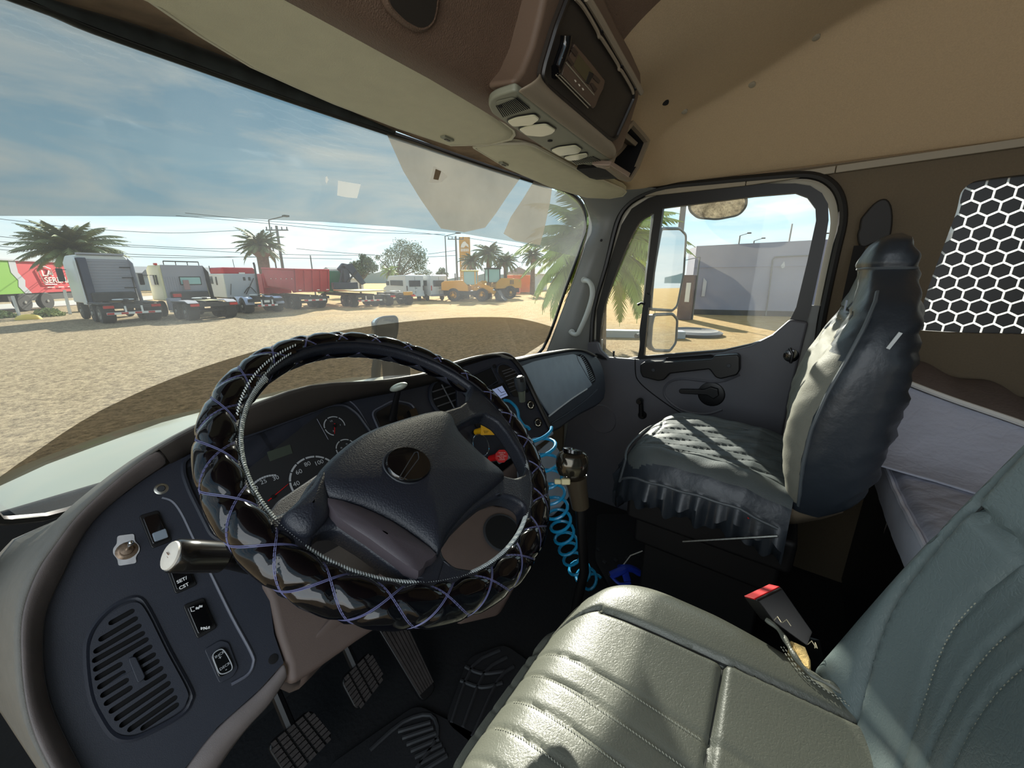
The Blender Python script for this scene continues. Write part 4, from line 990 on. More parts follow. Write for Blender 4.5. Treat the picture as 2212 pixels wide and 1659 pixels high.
# torn seam with foam
ZT = -.484
def tpx(u, v, z=ZT): return PZ(u, v, z)
for nm, pl_ in (('torn_foam', [(1706, 1380), (1722, 1390), (1738, 1402), (1752, 1425), (1753, 1448), (1738, 1440), (1724, 1418), (1712, 1400)]), ('torn_foam', [(1776, 1428), (1790, 1436), (1806, 1450), (1822, 1474), (1840, 1497), (1818, 1484), (1796, 1466), (1780, 1448)])):
    q = [tpx(*p_, ZT+random.uniform(-.004, .004)) for p_ in pl_]; mb = MB(); mb.prism(q, (0, 0, -.03)); mb.build(nm, M_foam, DS, bevel=.003)
mb = MB(); random.seed(5)
te = catmull([tpx(u, v, ZT+.002) for u, v in ((1655, 1338), (1680, 1358), (1700, 1388), (1715, 1415), (1740, 1446), (1772, 1468), (1800, 1482), (1838, 1512))], 5)
mb.tube(te, [.0032+.0007*math.sin(i*.9) for i in range(len(te))], 8); mb.build('torn_edge', M_lea, DS)
mb = MB()
for off in (-8, -14):
    st_ = catmull([tpx(u+off, v+6, ZT-.003) for u, v in ((1700, 1395), (1740, 1450), (1800, 1492), (1850, 1525))], 12)
    for i in range(0, len(st_)-1, 2): mb.tube([st_[i]+Vector((0, 0, .003)), st_[i+1]+Vector((0, 0, .003))], .0008, 4)
mb.build('tear_stitching', M_stp, DS)
mb = MB()
for u, v in ((1672, 1340), (1690, 1345), (1745, 1392), (1760, 1400), (1782, 1425)):
    p = tpx(u, v); q = tpx(u+random.uniform(5, 22), v+random.uniform(-6, 8), ZT+.014); mb.tube([p, p.lerp(q, .6)+Vector((.002, .002, .006)), q], .0006, 4)
mb.build('loose_thread', mat('pale thread', (190, 180, 150), .8), DS)
# backrest: lean y = -.12-.28*(z+.45)
ZB0, ZB1 = -.60, .22
def back_half(z):  # right edge x offset from centre
    t = (z+.45)
    return .262+.018*math.exp(-((z+.40)/.16)**2)-(.03*max(0, (z-.0)/.2)**2 if z > 0 else 0)-(.05*((-.50-z)/.1)**1.5 if z < -.5 else 0)
def back_y(x, z):
    h = back_half(z); u = abs(x-CXs); e = h-u
    y = -.158-.27*(z+.45)+.0
    y += .045*math.exp(-((u-.215)/.055)**2)+.004
    y += -.055*math.exp(-(max(e, 0)/.018))
    y += .018*math.exp(-((z+.28)/.12)**2)*math.exp(-(u/.16)**2)
    ps = .203 if z > -.32 else .203-.055*((-.32-z)/.2)**1.5
    if -.32 < z: ps = .203+.02*(z+.32)/.3
    y += groove(u-ps, .0045, .010)
    if z > -.275: y += groove(u-(ps+.012+.32*(z+.275)), .004, .006)
    if u < ps:
        y += groove(z+.27-.25*u, .0045, .008)
        for k in ((.155, .8), (.118, .8), (.082, .8)):
            sx = k[0]-.10*((-.30-z)/.2)**2 if z < -.30 else k[0]
            if z < -.27+.25*u: y += groove(u-sx, .0035, .004)
    return y
rows = []
for j in range(141):
    z = lerp(ZB0, ZB1, j/140); h = back_half(z); row = []
    row.append(Vector((CXs-h+.03, -.158-.27*(z+.45)-.13, z))); row.append(Vector((CXs-h-.004, -.158-.27*(z+.45)-.075, z)))
    for i in range(151):
        s = i/150; s = lerp(s, .5-.5*math.cos(PI*s), .6); x = lerp(CXs-h, CXs+h, s); row.append(Vector((x, back_y(x, z), z)))
    row.append(Vector((CXs+h+.004, -.158-.27*(z+.45)-.075, z))); row.append(Vector((CXs+h-.03, -.158-.27*(z+.45)-.13, z)))
    rows.append(row)
rows.append([Vector((p.x, p.y-.05, p.z+.03)) for p in rows[-1]])
mb = MB(); mb.grid(rows); M_lea2 = mat('grey green back leather', (98, 110, 110), .38, bump=.1, bscale=420, voro=.18, vors=95, var=.05, vscale=10)
brst = mb.build('backrest', M_lea2, DS)
mb = MB(); zz_ = [lerp(-.50, .15, i/60) for i in range(61)]
def ps_(z): return .203+.02*(z+.32)/.3 if z > -.32 else .203-.055*((-.32-z)/.2)**1.5
mb.tube([Vector((CXs+ps_(z), back_y(CXs+ps_(z), z)+.0006, z)) for z in zz_], .0016, 5); mb.build('seam', M_seam, brst)
for k in (.155, .118, .082):
    mb = MB()
    for i in range(44):
        z = lerp(-.49, -.29, i/44); sx = k-.10*((-.30-z)/.2)**2 if z < -.30 else k; x = CXs+sx
        mb.tube([Vector((x, back_y(x, z)+.001, z)), Vector((x, back_y(x, z+.0022)+.001, z+.0022))], .0006, 4)
    mb.build('stitching', M_stp, brst)
reparent(DS)
# seat belt buckle standing beside the cushion
BK = thing('seat_belt_buckle', PD(1700, 1330, .62), 'black seat belt buckle with red release button between the seats', 'seat belt buckle')
t0, t1 = PD(1657, 1287, .60), PD(1722, 1372, .585); b0, b1 = PD(1735, 1345, .63), PD(1745, 1395, .60)
# four corners of the broad face
q = [PD(1635, 1296, .56), PD(1690, 1269, .59), PD(1757, 1365, .60), PD(1745, 1398, .585), PD(1672, 1345, .565)]
n = (q[1]-q[0]).cross(q[3]-q[0]).normalized(); n = n if n.dot(CF) > 0 else -n
mb = MB(); mb.prism(q, n*.022); mb.build('buckle_body', M_black, BK, bevel=.003, seg=3)
mb = MB(); dv = (q[3]-q[0]).normalized(); mb.prism([q[0]-dv*.002+n*.003, q[1]-dv*.002+n*.003, q[1]+dv*.004+n*.003, q[0]+dv*.004+n*.003], n*.016); mb.build('release_button', M_red, BK, bevel=.001)
mb = MB(); s0 = (q[2]+q[3])/2+n*.01; mb.tube([s0, Vector((.63, -.12, -.62)), Vector((.62, -.10, -.74))], .004, 6, flat=5); mb.build('strap', M_black, BK)
reparent(BK)

# ================================================================== PASSENGER SEAT
M_quilt2 = mat('dark grey quilted seat insert', (78, 84, 84), .55, bump=.15, bscale=300, var=.08, vscale=20)
M_cov = mat('black leatherette seat cover', (44, 50, 57), .38, bump=.3, bscale=45, var=.12, vscale=9)
M_quilt = mat('grey quilted seat insert', (126, 124, 112), .6, bump=.15, bscale=300, var=.05, vscale=30)
M_pip = mat('grey piping cord', (84, 90, 94), .5)
M_tan = mat('tan base cloth', (118, 104, 84), .85, bump=.4, bscale=60, var=.15, vscale=14)
PS = thing('truck_chair', (1.30, .15, -.75), 'passenger seat in black leatherette cover with grey quilted centre', 'seat')
CP_ = 1.30; PH = .255
def pe(y):
    r = PH
    if y > .25: r -= .07*((y-.25)/.13)**2.2
    return r
def pz(x, y):
    r = pe(y); u = abs(x-CP_); e = r-u; f = .385-y-.03*(u/.25)**3
    z = -.505-.07*math.exp(-max(e, 0)/.022)-.08*math.exp(-max(f, 0)/.03)+.016*math.exp(-((u-.2)/.05)**2)+.05*(y-.15)*.35
    if u < .165:
        z += groove(((x+y*.35)/.052) % 1*.052-.026, .004, .006)
    z += groove(u-.165, .004, .006)
    z += groove(y-.318-.05*(u/.2)**2, .004, .005)
    if y < .03: z -= .02*((.03-y)/.08)
    z += .003*math.sin(x*61+y*23)*math.sin(y*47-x*13)
    return z
rows = []
for j in range(101):
    y = lerp(-.07, .385, (j/100)); r = pe(y); row = []
    for i in range(101):
        s = i/100; s = lerp(s, .5-.5*math.cos(PI*s), .5); x = lerp(CP_-r, CP_+r, s); row.append(Vector((x, y, pz(x, y))))
    rows.append(row)
# ruffled skirt
def ruff(p, nrm, k, dz, i): return p+nrm*(k+.010*math.sin(i*1.7)+.006*math.sin(i*.73+1))+Vector((0, 0, dz+.008*math.sin(i*.9)))
full = []
for j, row in enumerate(rows):
    a, b = row[0], row[-1]; L_ = Vector((-1, 0, 0)); 
    full.append([ruff(a, L_, -.035, -.10, j*.42), ruff(a, L_, .008, -.085, j*.42+1), ruff(a, L_, .016, -.045, j*.36)]+row+[ruff(b, -L_, .01, -.05, j*.4), ruff(b, -L_, 0, -.12, j*.4)])
fr_ = full[-1]; F_ = Vector((0, 1, 0))
full.append([ruff(p, F_, .012, -.04, i*.7) if 2 < i < len(fr_)-3 else p+Vector((0, .01, -.01)) for i, p in enumerate(fr_)])
full.append([ruff(p, F_, .0, -.08, i*.7) if 2 < i < len(fr_)-3 else p+Vector((0, .0, -.02)) for i, p in enumerate(fr_)])
mb = MB(); mb.grid(full)
cush = mb.build('seat_cushion', [M_cov, M_quilt2], PS)
for p in cush.data.polygons:
    c = p.center; u = abs(c.x-CP_)
    if u < .235 and c.y < .36 and c.z > -.56: p.material_index = 1
for yy in (0,):
    mb = MB(); ed = []
    for j in range(0, 101, 4): y = lerp(-.05, .372, j/100); x = CP_-pe(y)+.004; ed.append(Vector((x-.006, y, pz(x, y)-.016)))
    ed2 = [Vector((CP_+(u-.5)*2*(pe(.37)), .388-.03*abs(u-.5)**3*8, -.555)) for u in [k/14 for k in range(15)]]
    mb.tube(ed+ed2, .004, 6); mb.build('piping', M_pip, cush)
mb = MB(); pts_ = [Vector((CP_+s*.165, y, pz(CP_+s*.165, y)+.001)) for s, y in [(-1, -.02+.34*k/12) for k in range(13)]]; mb.tube(pts_, .002, 5)
pts_ = [Vector((CP_+.165, y, pz(CP_+.165, y)+.001)) for y in [-.02+.34*k/12 for k in range(13)]]; mb.tube(pts_, .002, 5); mb.build('piping', M_pip, cush)
# backrest with integral headrest, cross sections up the height
secs = [  # z, y front, y back, half width
    (-.56, -.065, -.15, .215), (-.50, -.045, -.195, .245), (-.42, -.030, -.215, .262), (-.33, -.028, -.222, .268), (-.24, -.045, -.225, .268), (-.16, -.072, -.222, .262),
    (-.10, -.093, -.216, .245), (-.05, -.108, -.210, .215), (-.015, -.115, -.205, .170), (.01, -.115, -.202, .142), (.03, -.108, -.198, .136), (.055, -.115, -.192, .132), (.078, -.128, -.184, .115), (.092, -.145, -.172, .075)]
S4 = catmull([Vector((s[1], s[2], s[3])) for s in secs], 6); Zs = catmull([Vector((s[0], 0, 0)) for s in secs], 6)
rows = []; nb = 120
for v3, zz in zip(S4, Zs):
    yf, yb, hw = v3; z = zz.x; row = []
    for i in range(nb):
        a = 2*PI*i/nb; ca, sa = math.cos(a), math.sin(a)
        ex_ = .38
        x = hw*math.copysign(abs(ca)**ex_, ca); yy = math.copysign(abs(sa)**(.62), sa)
        y = (yf+yb)/2+(yf-yb)/2*yy
        if sa > 0 and z < -.08:
            u = abs(x)
            y += .010*math.exp(-((u-.20)/.045)**2)*min(1, (-.08-z)/.1)-.004
            if u < .155:
                zz2 = z+.12*abs(u-0)*0
                y += groove(((z+.55-.35*abs(x))/.042) % 1*.042-.021, .0040, .008)
            y += groove(u-.155, .0045, .010)
        if abs(z-.018) < .012: 
            k = .006*(1-abs(z-.018)/.012); x *= (1-k*4); y = (yf+yb)/2+(y-(yf+yb)/2)*(1-k*5)
        w = (.004*math.sin(z*55+x*30)*math.sin(x*41-z*17)+.003*math.sin(z*130+y*90+3*math.sin(x*20+z*9)))*(1 if sa < .2 else .3)
        row.append(Vector((CP_+x, y+w, z)))
    rows.append(row)
mb = MB(); mb.grid(rows, True); mb.f.append(tuple(range(nb))); mb.mi.append(0); k = len(mb.v); mb.f.append(tuple(range(k-nb, k))); mb.mi.append(0)
bk = mb.build('backrest', [M_cov, M_quilt], PS)
pl = [PX(u, v, 1.045) for u, v in ((1930, 690), (1900, 715), (1865, 745), (1844, 770), (1815, 815), (1766, 877), (1733, 947), (1706, 1005), (1702, 1059), (1716, 1100))]
def backskin(x, z):
    for (z0, f0, b0, h0), (z1, f1, b1, h1) in zip(secs, secs[1:]):
        if z0 <= z <= z1: t = (z-z0)/(z1-z0); return lerp(f0, f1, t), lerp(b0, b1, t), lerp(h0, h1, t)
    return secs[-1][1:]
for p in bk.data.polygons:
    c = p.center
    fb = backskin(0, max(-.55, c.z))
    if c.y > lerp(fb[1], fb[0], .80) and -.54 < c.z < -.105-.25*abs(c.x-CP_): p.material_index = 1
mb = MB(); pp_ = []
for z in [lerp(-.54, -.03, i/26) for i in range(27)]:
    f, b, h = backskin(0, z); pp_.append(Vector((CP_-h*.975, lerp(f, b, .22), z)))
mb.tube(pp_, .004, 6); mb.build('piping', M_pip, bk)
mb = MB(); hh = [Vector((CP_-.150+.02*math.sin(k), -.06, .016)) for k in (0,)]
f, b, h = backskin(0, .018); mb.tube([Vector((CP_+h*.97*math.copysign(abs(math.cos(a))**.38, math.cos(a)), (f+b)/2+(f-b)/2*.98*math.copysign(abs(math.sin(a))**.62, math.sin(a)), .018)) for a in [2*PI*i/60 for i in range(60)]], .003, 6, True); mb.build('head_seam', M_pip, bk)
mb = MB(); p = Vector((CP_-.262, -.165, -.12)); mb.box(p, (.003, .006, .035), Matrix.Rotation(.35, 3, 'X')); mb.build('side_tag', mat('white tag', (210, 215, 215), .6), bk)
mb = MB(); 
f, b, h = backskin(0, -.07); mb.box(Vector((CP_-.04, f+.004, -.07)), (.018, .003, .03)); mb.build('label_patch', mat('pale blue grey label', (150, 160, 175), .5), bk)
# base cloth, pedestal, red handle
xb_ = CP_-.20
mb = MB(); mb.grid([[PX(u, v, xb_) for u, v in ((1625, 1085), (1690, 1092), (1720, 1100), (1770, 1085), (1822, 1062))], [PX(u, v, xb_+.02) for u, v in ((1635, 1108), (1690, 1130), (1722, 1128), (1775, 1118), (1820, 1104))]])
mb.build('base_cloth', M_tan, PS, solid=.01)
mb = MB(); mb.box((CP_, .12, -.70), (.42, .44, .10)); mb.box((CP_, .12, -.80), (.36, .40, .1)); mb.build('seat_frame', M_skirt, PS, bevel=.015)
mb = MB(); mb.box((CP_, .12, -1.0), (.30, .34, .30)); mb.build('pedestal', M_skirt, PS, bevel=.01)
mb = MB(); mb.box(PX(1612, 1118, CP_-.25), (.012, .022, .018), Matrix.Rotation(.5, 3, 'X')); mb.build('release_tab', M_red, PS, bevel=.003)
mb = MB(); mb.tube([PX(1475, 1170, 1.02), PX(1680, 1158, 1.02)], .003, 6); mb.build('slide_bar', M_metal, PS)
reparent(PS)

# ================================================================== BUNK
M_mat = mat('lilac grey mattress cloth', (226, 228, 240), .9, bump=.3, bscale=700, var=.04, vscale=20)
M_qt = mat('grey quilted cover', (186, 188, 202), .85, bump=1.0, bscale=28, var=.05, vscale=10, voro=.5, vors=22)
BN = thing('mattress', (1.05, -.65, -.64), 'grey mattress with quilted cover on the bunk behind the seats', 'mattress')
mb = MB()
def mzf(x, y):
    z = -.492+.006*math.sin(x*9)+.005*math.sin(y*11+x*5)
    def wr(a, b, w, s): return s*math.exp(-((a)/w)**2)
    for k in range(14):
        ang = k*.47+.3; cx, cy = .95+.07*k % .9, -.55-.03*(k % 4); d = (x-cx)*math.sin(ang)+(y-cy)*math.cos(ang)
        along = (x-cx)*math.cos(ang)-(y-cy)*math.sin(ang); z += .008*math.exp(-(d/.008)**2)*math.exp(-(along/.12)**2)*(1 if k % 2 else -1)
    e = -.285-y; z -= .02*math.exp(-max(0, e)/.008)
    # quilting petals
    q = math.sin((x+y)*32)*math.sin((x-y)*32); z += .0035*(abs(q)**.35)
    return z
rows = [[Vector((x, y, mzf(x, y))) for x in [lerp(.25, 1.735, i/190) for i in range(191)]] for y in [lerp(-.285, -1.2, (j/110)**1.3) for j in range(111)]]
mb.grid(rows); mb.build('quilted_top', M_qt, BN)
mb = MB(); r0 = rows[0]; mb.grid([r0, [p+Vector((0, .012, -.02)) for p in r0], [p+Vector((0, .010, -.09)) for p in r0], [p+Vector((0, -.005, -.12)) for p in r0], [p+Vector((0, -.9, -.12)) for p in r0]]); mb.build('mattress_side', M_mat, BN)
mb = MB(); mb.tube([p+Vector((0, .009, -.004)) for p in r0], .0055, 6); mb.build('piping', M_mat, BN)
mb = MB(); mb.box((1.0, -.72, -.88), (1.5, .82, .5)); mb.build('bunk_base', M_skirt, BN)
reparent(BN)
M_bl = mat('brown grey quilted blanket', (98, 86, 80), .9, bump=.4, bscale=120, var=.1, vscale=20)
BL = thing('folded_blanket', (1.62, -.7, -.49), 'brown grey quilted blanket with a white edge lying along the side wall', 'blanket')
e0 = catmull([PX(1915, 800, 1.60), PX(1960, 822, 1.58), PX(2060, 860, 1.55), PX(2212, 912, 1.50), PX(2330, 960, 1.46)], 6)
mb = MB(); back0 = [Vector((1.742, p.y-.0, p.z+.045+.01*math.sin(i*.8))) for i, p in enumerate(e0)]
lowr = [Vector((p.x-.05, p.y+.02, -.478)) for p in e0]
mb.grid([back0, [a.lerp(b, .5)+Vector((0, 0, .012)) for a, b in zip(back0, e0)], e0, [p+Vector((-.004, .004, -.012)) for p in e0]]); mb.build('blanket_cloth', M_bl, BL, solid=.006, subsurf=1)
mb = MB(); mb.grid([[p+Vector((.004, 0, -.008)) for p in e0], [a.lerp(b, .35)+Vector((-.03, 0, -.01)) for a, b in zip(e0, lowr)], [Vector((p.x-.10, p.y+.01, -.483)) for p in lowr], [Vector((p.x-.22, p.y+.01, -.486)) for p in lowr]]); mb.build('tucked_quilt', M_qt, BL, solid=.004, subsurf=1)
mb = MB(); mb.tube([p+Vector((-.008, .004, -.002)) for p in e0], .0075, 6); mb.build('edging', mat('white edging', (225, 222, 215), .8), BL)
reparent(BL)

# ================================================================== GEAR LEVER, HOSE, PEDALS, FLOOR THINGS
GLV = thing('gear_lever', (.80, .40, -1.14), 'gear lever with chrome and black knob on a long black stem', 'gear lever')
d = .90; K = PD(1236, 1000, d)
Mx = Matrix((CR, CU, -CF)).transposed()
mb = MB(); rows = []
for s, e in ((.3, -.031), (.85, -.028), (1.0, -.015), (1.04, .0), (1.0, .014), (.88, .024), (.6, .030), (.2, .032)):
    rows.append([K+Mx @ Vector((.037*s*math.copysign(abs(math.cos(a))**.75, math.cos(a)), e*.95+.0*s, .029*s*math.copysign(abs(math.sin(a))**.75, math.sin(a)))) for a in [2*PI*i/28 for i in range(28)]])
mb.grid(rows, True); kb_ = mb.build('lever_knob', mat('smoked chrome', (74, 70, 62), .12, .8), GLV)
mb = MB(); mb.grid([[K+Mx @ Vector((.023*s*math.cos(a), e+.004*math.cos(a)*-1, .010+.018*s*math.sin(a))) for a in [2*PI*i/24 for i in range(24)]] for s, e in ((1.0, .026), (1.0, .0335), (.8, .0345), (.1, .0345))], True); mb.build('knob_cap', M_gloss, kb_)
mb = MB(); a_, b_ = PD(1243, 1030, d+.005), PD(1254, 1095, d+.02); mb.tube([a_, a_.lerp(b_, .3), b_], [.027, .024, .021], 18); mb.build('lever_collar', mat('bronze black plastic', (62, 54, 42), .35), GLV)
mb = MB(); mb.box(PD(1222, 1040, d-.03), (.020, .014, .013), Mx); mb.box(PD(1205, 1040, d-.005), (.016, .012, .012), Mx); mb.build('range_switch', mat('cream switch', (215, 205, 160), .4), GLV, bevel=.003)
mb = MB(); mb.tube([b_, PD(1262, 1235, d+.06), Vector((.80, .40, -1.14))], [.013, .012, .016], 12); mb.build('lever_stem', M_black, GLV)
mb = MB(); mb.lathe([(.07, 0), (.06, .02), (.03, .06), (.02, .10)], (.80, .40, -1.15), (0, 0, 1), 18); mb.build('lever_boot', M_skirt, GLV)
reparent(GLV)
M_hose = mat('bright blue hose', (20, 140, 190), .3, coat=.3)
pth = catmull([PD(1165, 930, .95), PD(1178, 980, .96), PD(1190, 1040, .97), PD(1203, 1100, .99), PD(1222, 1165, 1.03), PD(1248, 1225, 1.08), PD(1285, 1262, 1.13)], 8)
mb = MB(); hel = []; nturn = 13
cum = [0]
for a, b in zip(pth, pth[1:]): cum.append(cum[-1]+(b-a).length)
for i in range(nturn*16):
    s = cum[-1]*i/(nturn*16); k = max(j for j in range(len(cum)) if cum[j] <= s+1e-9); k = min(k, len(pth)-2); t = (s-cum[k])/(cum[k+1]-cum[k]); p = pth[k].lerp(pth[k+1], t)
    ax = (pth[k+1]-pth[k]).normalized(); u_ = CR-ax*CR.dot(ax); u_.normalize(); w_ = ax.cross(u_); r = lerp(.031, .026, i/(nturn*16)); a = 2*PI*i/16
    hel.append(p+u_*r*math.cos(a)+w_*r*math.sin(a))
mb.tube(hel, .0042, 8); o = mb.build('coiled_hose', M_hose); tag(o, 'bright blue coiled air hose hanging beside the gear lever', 'hose')
mb = MB(); mb.tube(catmull([onB(*k9(*p), .02) for p in ((760, 690), (830, 700), (900, 760), (935, 830), (945, 900), (1000, 985), (1050, 1010), (1075, 1040))], 5), .0045, 8); o = mb.build('blue_cable', M_hose); tag(o, 'short blue air line looping over the centre panel', 'hose')
# plug-in lighter handle and small phone-like display
lh = thing('plug_in_charger', onB(*k9(955, 640), .03), 'dark plug-in charger with a clear stem in front of the centre vent', 'charger')
a_, b_ = onB(*k9(945, 420), .055), onB(*k9(975, 570), .045); mb = MB(); mb.tube([a_+(a_-b_)*.12, a_, a_.lerp(b_, .5), b_], [.010, .0155, .0165, .0135], 16); ch = mb.build('charger_body', mat('dark grey rubber', (52, 56, 58), .45), lh)
mb = MB(); e_ = onB(*k9(985, 700), .03); mb.tube([b_, e_], [.0115, .0095], 14); mb.build('charger_stem', mat('clear grey stem', (120, 125, 110), .1, .3, coat=.5), lh)
for i in range(3):
    for j in range(2):
        mb = MB(); mb.lathe([(.0028, 0), (.002, .001)], onB(*k9(965+j*22+i*2, 428+i*18), .0715), NB, 8); mb.build('button_dot', M_black, ch)
reparent(lh)
ph_ = thing('small_display', onB(*k9(720, 570), .02), 'small device with pale blue screen clipped below the display pocket', 'device')
sc_ = [k9(*p) for p in ((600, 540), (750, 480), (830, 640), (735, 690), (640, 610))]
mb = MB(); mb.prism([onB(u, v, .010) for u, v in sc_], NB*.010); mb.build('case', M_black, ph_, bevel=.0015)
mb = MB(); mb.prism([onB(*k9(*p), .0205) for p in ((625, 560), (742, 515), (812, 632), (730, 668))], NB*.0008); s_ = mb.build('screen', mat('pale blue screen', (150, 165, 205), .3, emis=.25), ph_, smooth=False)
for l in (((640, 555), (745, 512)), ((690, 550), (735, 600)), ((720, 640), (790, 610)), ((735, 600), (775, 585))):
    mb = MB(); mb.tube([onB(*k9(*p), .0215) for p in l], .0008, 4); mb.build('screen_mark', M_black, s_)
reparent(ph_)
# pedals
M_ped = mat('worn rubber pedal', (58, 52, 50), .7, bump=.3, bscale=200, var=.2, vscale=40)
def pedal(px, z, label, nm, rows_, cols, nrm=(0, -.75, .66), arm=(0, .2, .25)):
    c = PZ(*px[4], z); n = Vector(nrm).normalized(); P = lambda u, v: PL(u, v, c, n)
    q = [P(*p) for p in px[:4]]
    t = thing(nm, c, label, 'pedal', 'foot pedals under the dash')
    mb = MB(); mb.prism(round_poly(q, .018), -n*.018); mb.build('pedal_plate', M_black, t, bevel=.004)
    mb = MB()
    for i in range(rows_):
        for j in range(cols):
            a, b = (i+.1)/rows_, (i+.9)/rows_; e, f = (j+.12)/cols, (j+.88)/cols
            B = lambda s, r: q[0].lerp(q[1], s).lerp(q[3].lerp(q[2], s), r)
            if (i in (0, rows_-1)) and (j in (0, cols-1)): e, f = (e+.3/cols, f) if j == 0 else (e, f-.3/cols)
            mb.prism([B(e, a), B(f, a), B(f, b), B(e, b)], n*.006)
    mb.build('tread', M_ped, t, smooth=False)
    mb = MB(); mb.tube([c-n*.015, c+Vector(arm)], [.012, .010], 8); mb.build('pedal_arm', M_black, t)
    reparent(t)
pedal([(575, 1612), (672, 1530), (722, 1590), (625, 1690), (645, 1605)], -1.00, 'worn black clutch pedal, the leftmost and nearest pedal', 'clutch_pedal', 8, 5)
pedal([(735, 1470), (800, 1405), (832, 1462), (772, 1540), (785, 1470)], -1.00, 'dark brake pedal in the middle between the other two pedals', 'brake_pedal', 8, 4)
pedal([(812, 1350), (872, 1330), (944, 1488), (915, 1520), (890, 1430)], -1.02, 'long ribbed accelerator pedal, the rightmost pedal', 'accelerator_pedal', 1, 7)
# floor mats
M_matr = mat('ribbed black floor mat', (34, 34, 36), .6, bump=.2, bscale=150)
def fmat(px, z, label, lines):
    q = [PZ(u, v, z) for u, v in px]; mb = MB(); mb.prism(round_poly(q, .03), (0, 0, -.008)); m_ = mb.build('floor_mat', M_matr, bevel=.002); tag(m_, label, 'floor mat')
    mb = MB()
    for l in lines: mb.tube(catmull([PZ(u, v, z+.002) for u, v in l], 3), .005, 6)
    mb.build('mat_rib', mat('mat rib', (54, 54, 56), .5), m_)
fmat([(700, 1659), (900, 1520), (1060, 1600), (1010, 1700), (750, 1760)], -1.135, 'black ribbed floor mat under the driver pedals', [((860+i*9, 1580+i*14), (930+i*6, 1560+i*12)) for i in range(7)]+[((800, 1620), (870, 1560), (930, 1545), (945, 1590), (900, 1659))])
fmat([(960, 1560), (1010, 1420), (1090, 1390), (1160, 1440), (1060, 1640)], -1.135, 'dark rubber mat with crossed ribs beside the driver seat', [((975, 1560), (1020, 1440), (1080, 1405)), ((1000, 1570), (1045, 1455), (1095, 1420)), ((1020, 1590), (1075, 1470), (1110, 1440)), ((1005, 1440), (1040, 1455), (1090, 1450)), ((995, 1470), (1040, 1485), (1085, 1475))])
fmat([(1290, 1110), (1445, 1110), (1470, 1260), (1330, 1290), (1285, 1210)], -1.135, 'black tread plate floor mat in front of the passenger seat', [((1290+((i*37) % 160), 1185+((i*23) % 60)), (1296+((i*37) % 160), 1190+((i*23) % 60))) for i in range(24)]+[((1430, 1110), (1425, 1170), (1440, 1220), (1420, 1250))])
cb_ = thing('blue_clip', PZ(1346, 1232, -1.12), 'crumpled bright blue clip with a white straw on the floor', 'clip')
M_blu = mat('royal blue plastic', (40, 70, 200), .4)
c = PZ(1346, 1234, -1.11); mb = MB(); mb.tube(catmull([c+Vector(p) for p in ((-.05, .03, 0), (-.02, .0, .018), (.0, -.01, .02), (.02, -.03, .012), (.04, -.05, -.01))], 4), .013, 8, flat=1.3); mb.tube([c+Vector((-.03, -.03, -.01)), c+Vector((0, 0, .022)), c+Vector((.03, .02, -.01))], .010, 8, flat=1.5); mb.tube(catmull([c+Vector(p) for p in ((-.05, .03, 0), (-.06, -.01, -.01), (-.03, -.04, -.01))], 3), .006, 6); mb.build('clip_body', M_blu, cb_)
mb = MB(); mb.tube([c+Vector((.005, .005, .02)), PD(1362, 1200, c.dot(CF)-.05), PD(1388, 1190, c.dot(CF)-.06)], .0022, 6); mb.build('straw', mat('white straw', (210, 205, 195), .5), cb_)
reparent(cb_)
# ================================================================== VISORS AND OVERHEAD CONSOLE
def k4(x, y): return (1000+x/3.16, y/3.16)
def kz(x, y): return (1060+x/5.53, y/5.53)
M_vis = mat('cream grained vinyl', (196, 190, 160), .55, voro=.25, vors=170, var=.04, vscale=30)
M_cons = mat('taupe console plastic', (140, 126, 106), .5, bump=.12, bscale=1200)
M_light = mat('grey green console plastic', (130, 130, 112), .5)
ZV = .30
def visor(px, label, clip, extra=()):
    pts = list(extra)+[PZ(u, v, ZV) for u, v in px]
    c = sum(pts, Vector())/len(pts)
    mb = MB(); n = len(pts)
    rows = [[p+Vector((0, 0, .022)) for p in pts]]
    for s, dz in ((1.0, .010), (.992, .002), (.97, -.003), (.90, -.006), (.6, -.007), (.2, -.007)): rows.append([c+(p-c)*s+Vector((0, 0, dz+.003)) for p in pts])
    mb.grid(rows, True); k = len(mb.v)-n; mb.f.append(tuple(range(k, k+n))); mb.mi.append(0); mb.f.append(tuple(range(n-1, -1, -1))); mb.mi.append(0)
    v = thing('sun_visor', c, label, 'sun visor', 'sun visors over the windshield')
    mb.build('visor_panel', M_vis, v)
    mb = MB(); mb.tube([p+Vector((0, 0, .004)) for p in pts], .0042, 6, True); mb.build('piping', mat('pale piping', (190, 184, 160), .5), v)
    q = PZ(*clip, ZV-.005); M = Matrix.Rotation(.12, 3, 'Z'); mb = MB(); mb.box(q, (.034, .014, .006), M); mb.build('visor_clip', M_light, v, bevel=.002)
    mb = MB(); mb.box(q+Vector((0, 0, -.0032)), (.014, .006, .002), M); mb.build('clip_hole', M_black, v)
    reparent(v)
visor([(316, 0), (430, 78), (542, 146), (640, 190), (723, 226), (860, 278), (975, 316), (1060, 314), (1104, 303), (1112, 293), (1109, 283), (1047, 235), (1000, 203), (850, 102), (698, 0)], 'long cream vinyl sun visor on the driver side', (966, 299), [Vector((-.1, .47, ZV)), Vector((-.1, .64, ZV))])
visor([(1024, 321), (1063, 314), (1133, 313), (1155, 318), (1253, 371), (1345, 410), (1352, 417), (1345, 425), (1316, 430), (1269, 428), (1190, 405), (1095, 364)], 'cream vinyl sun visor on the passenger side with rounded end', (1088, 354))
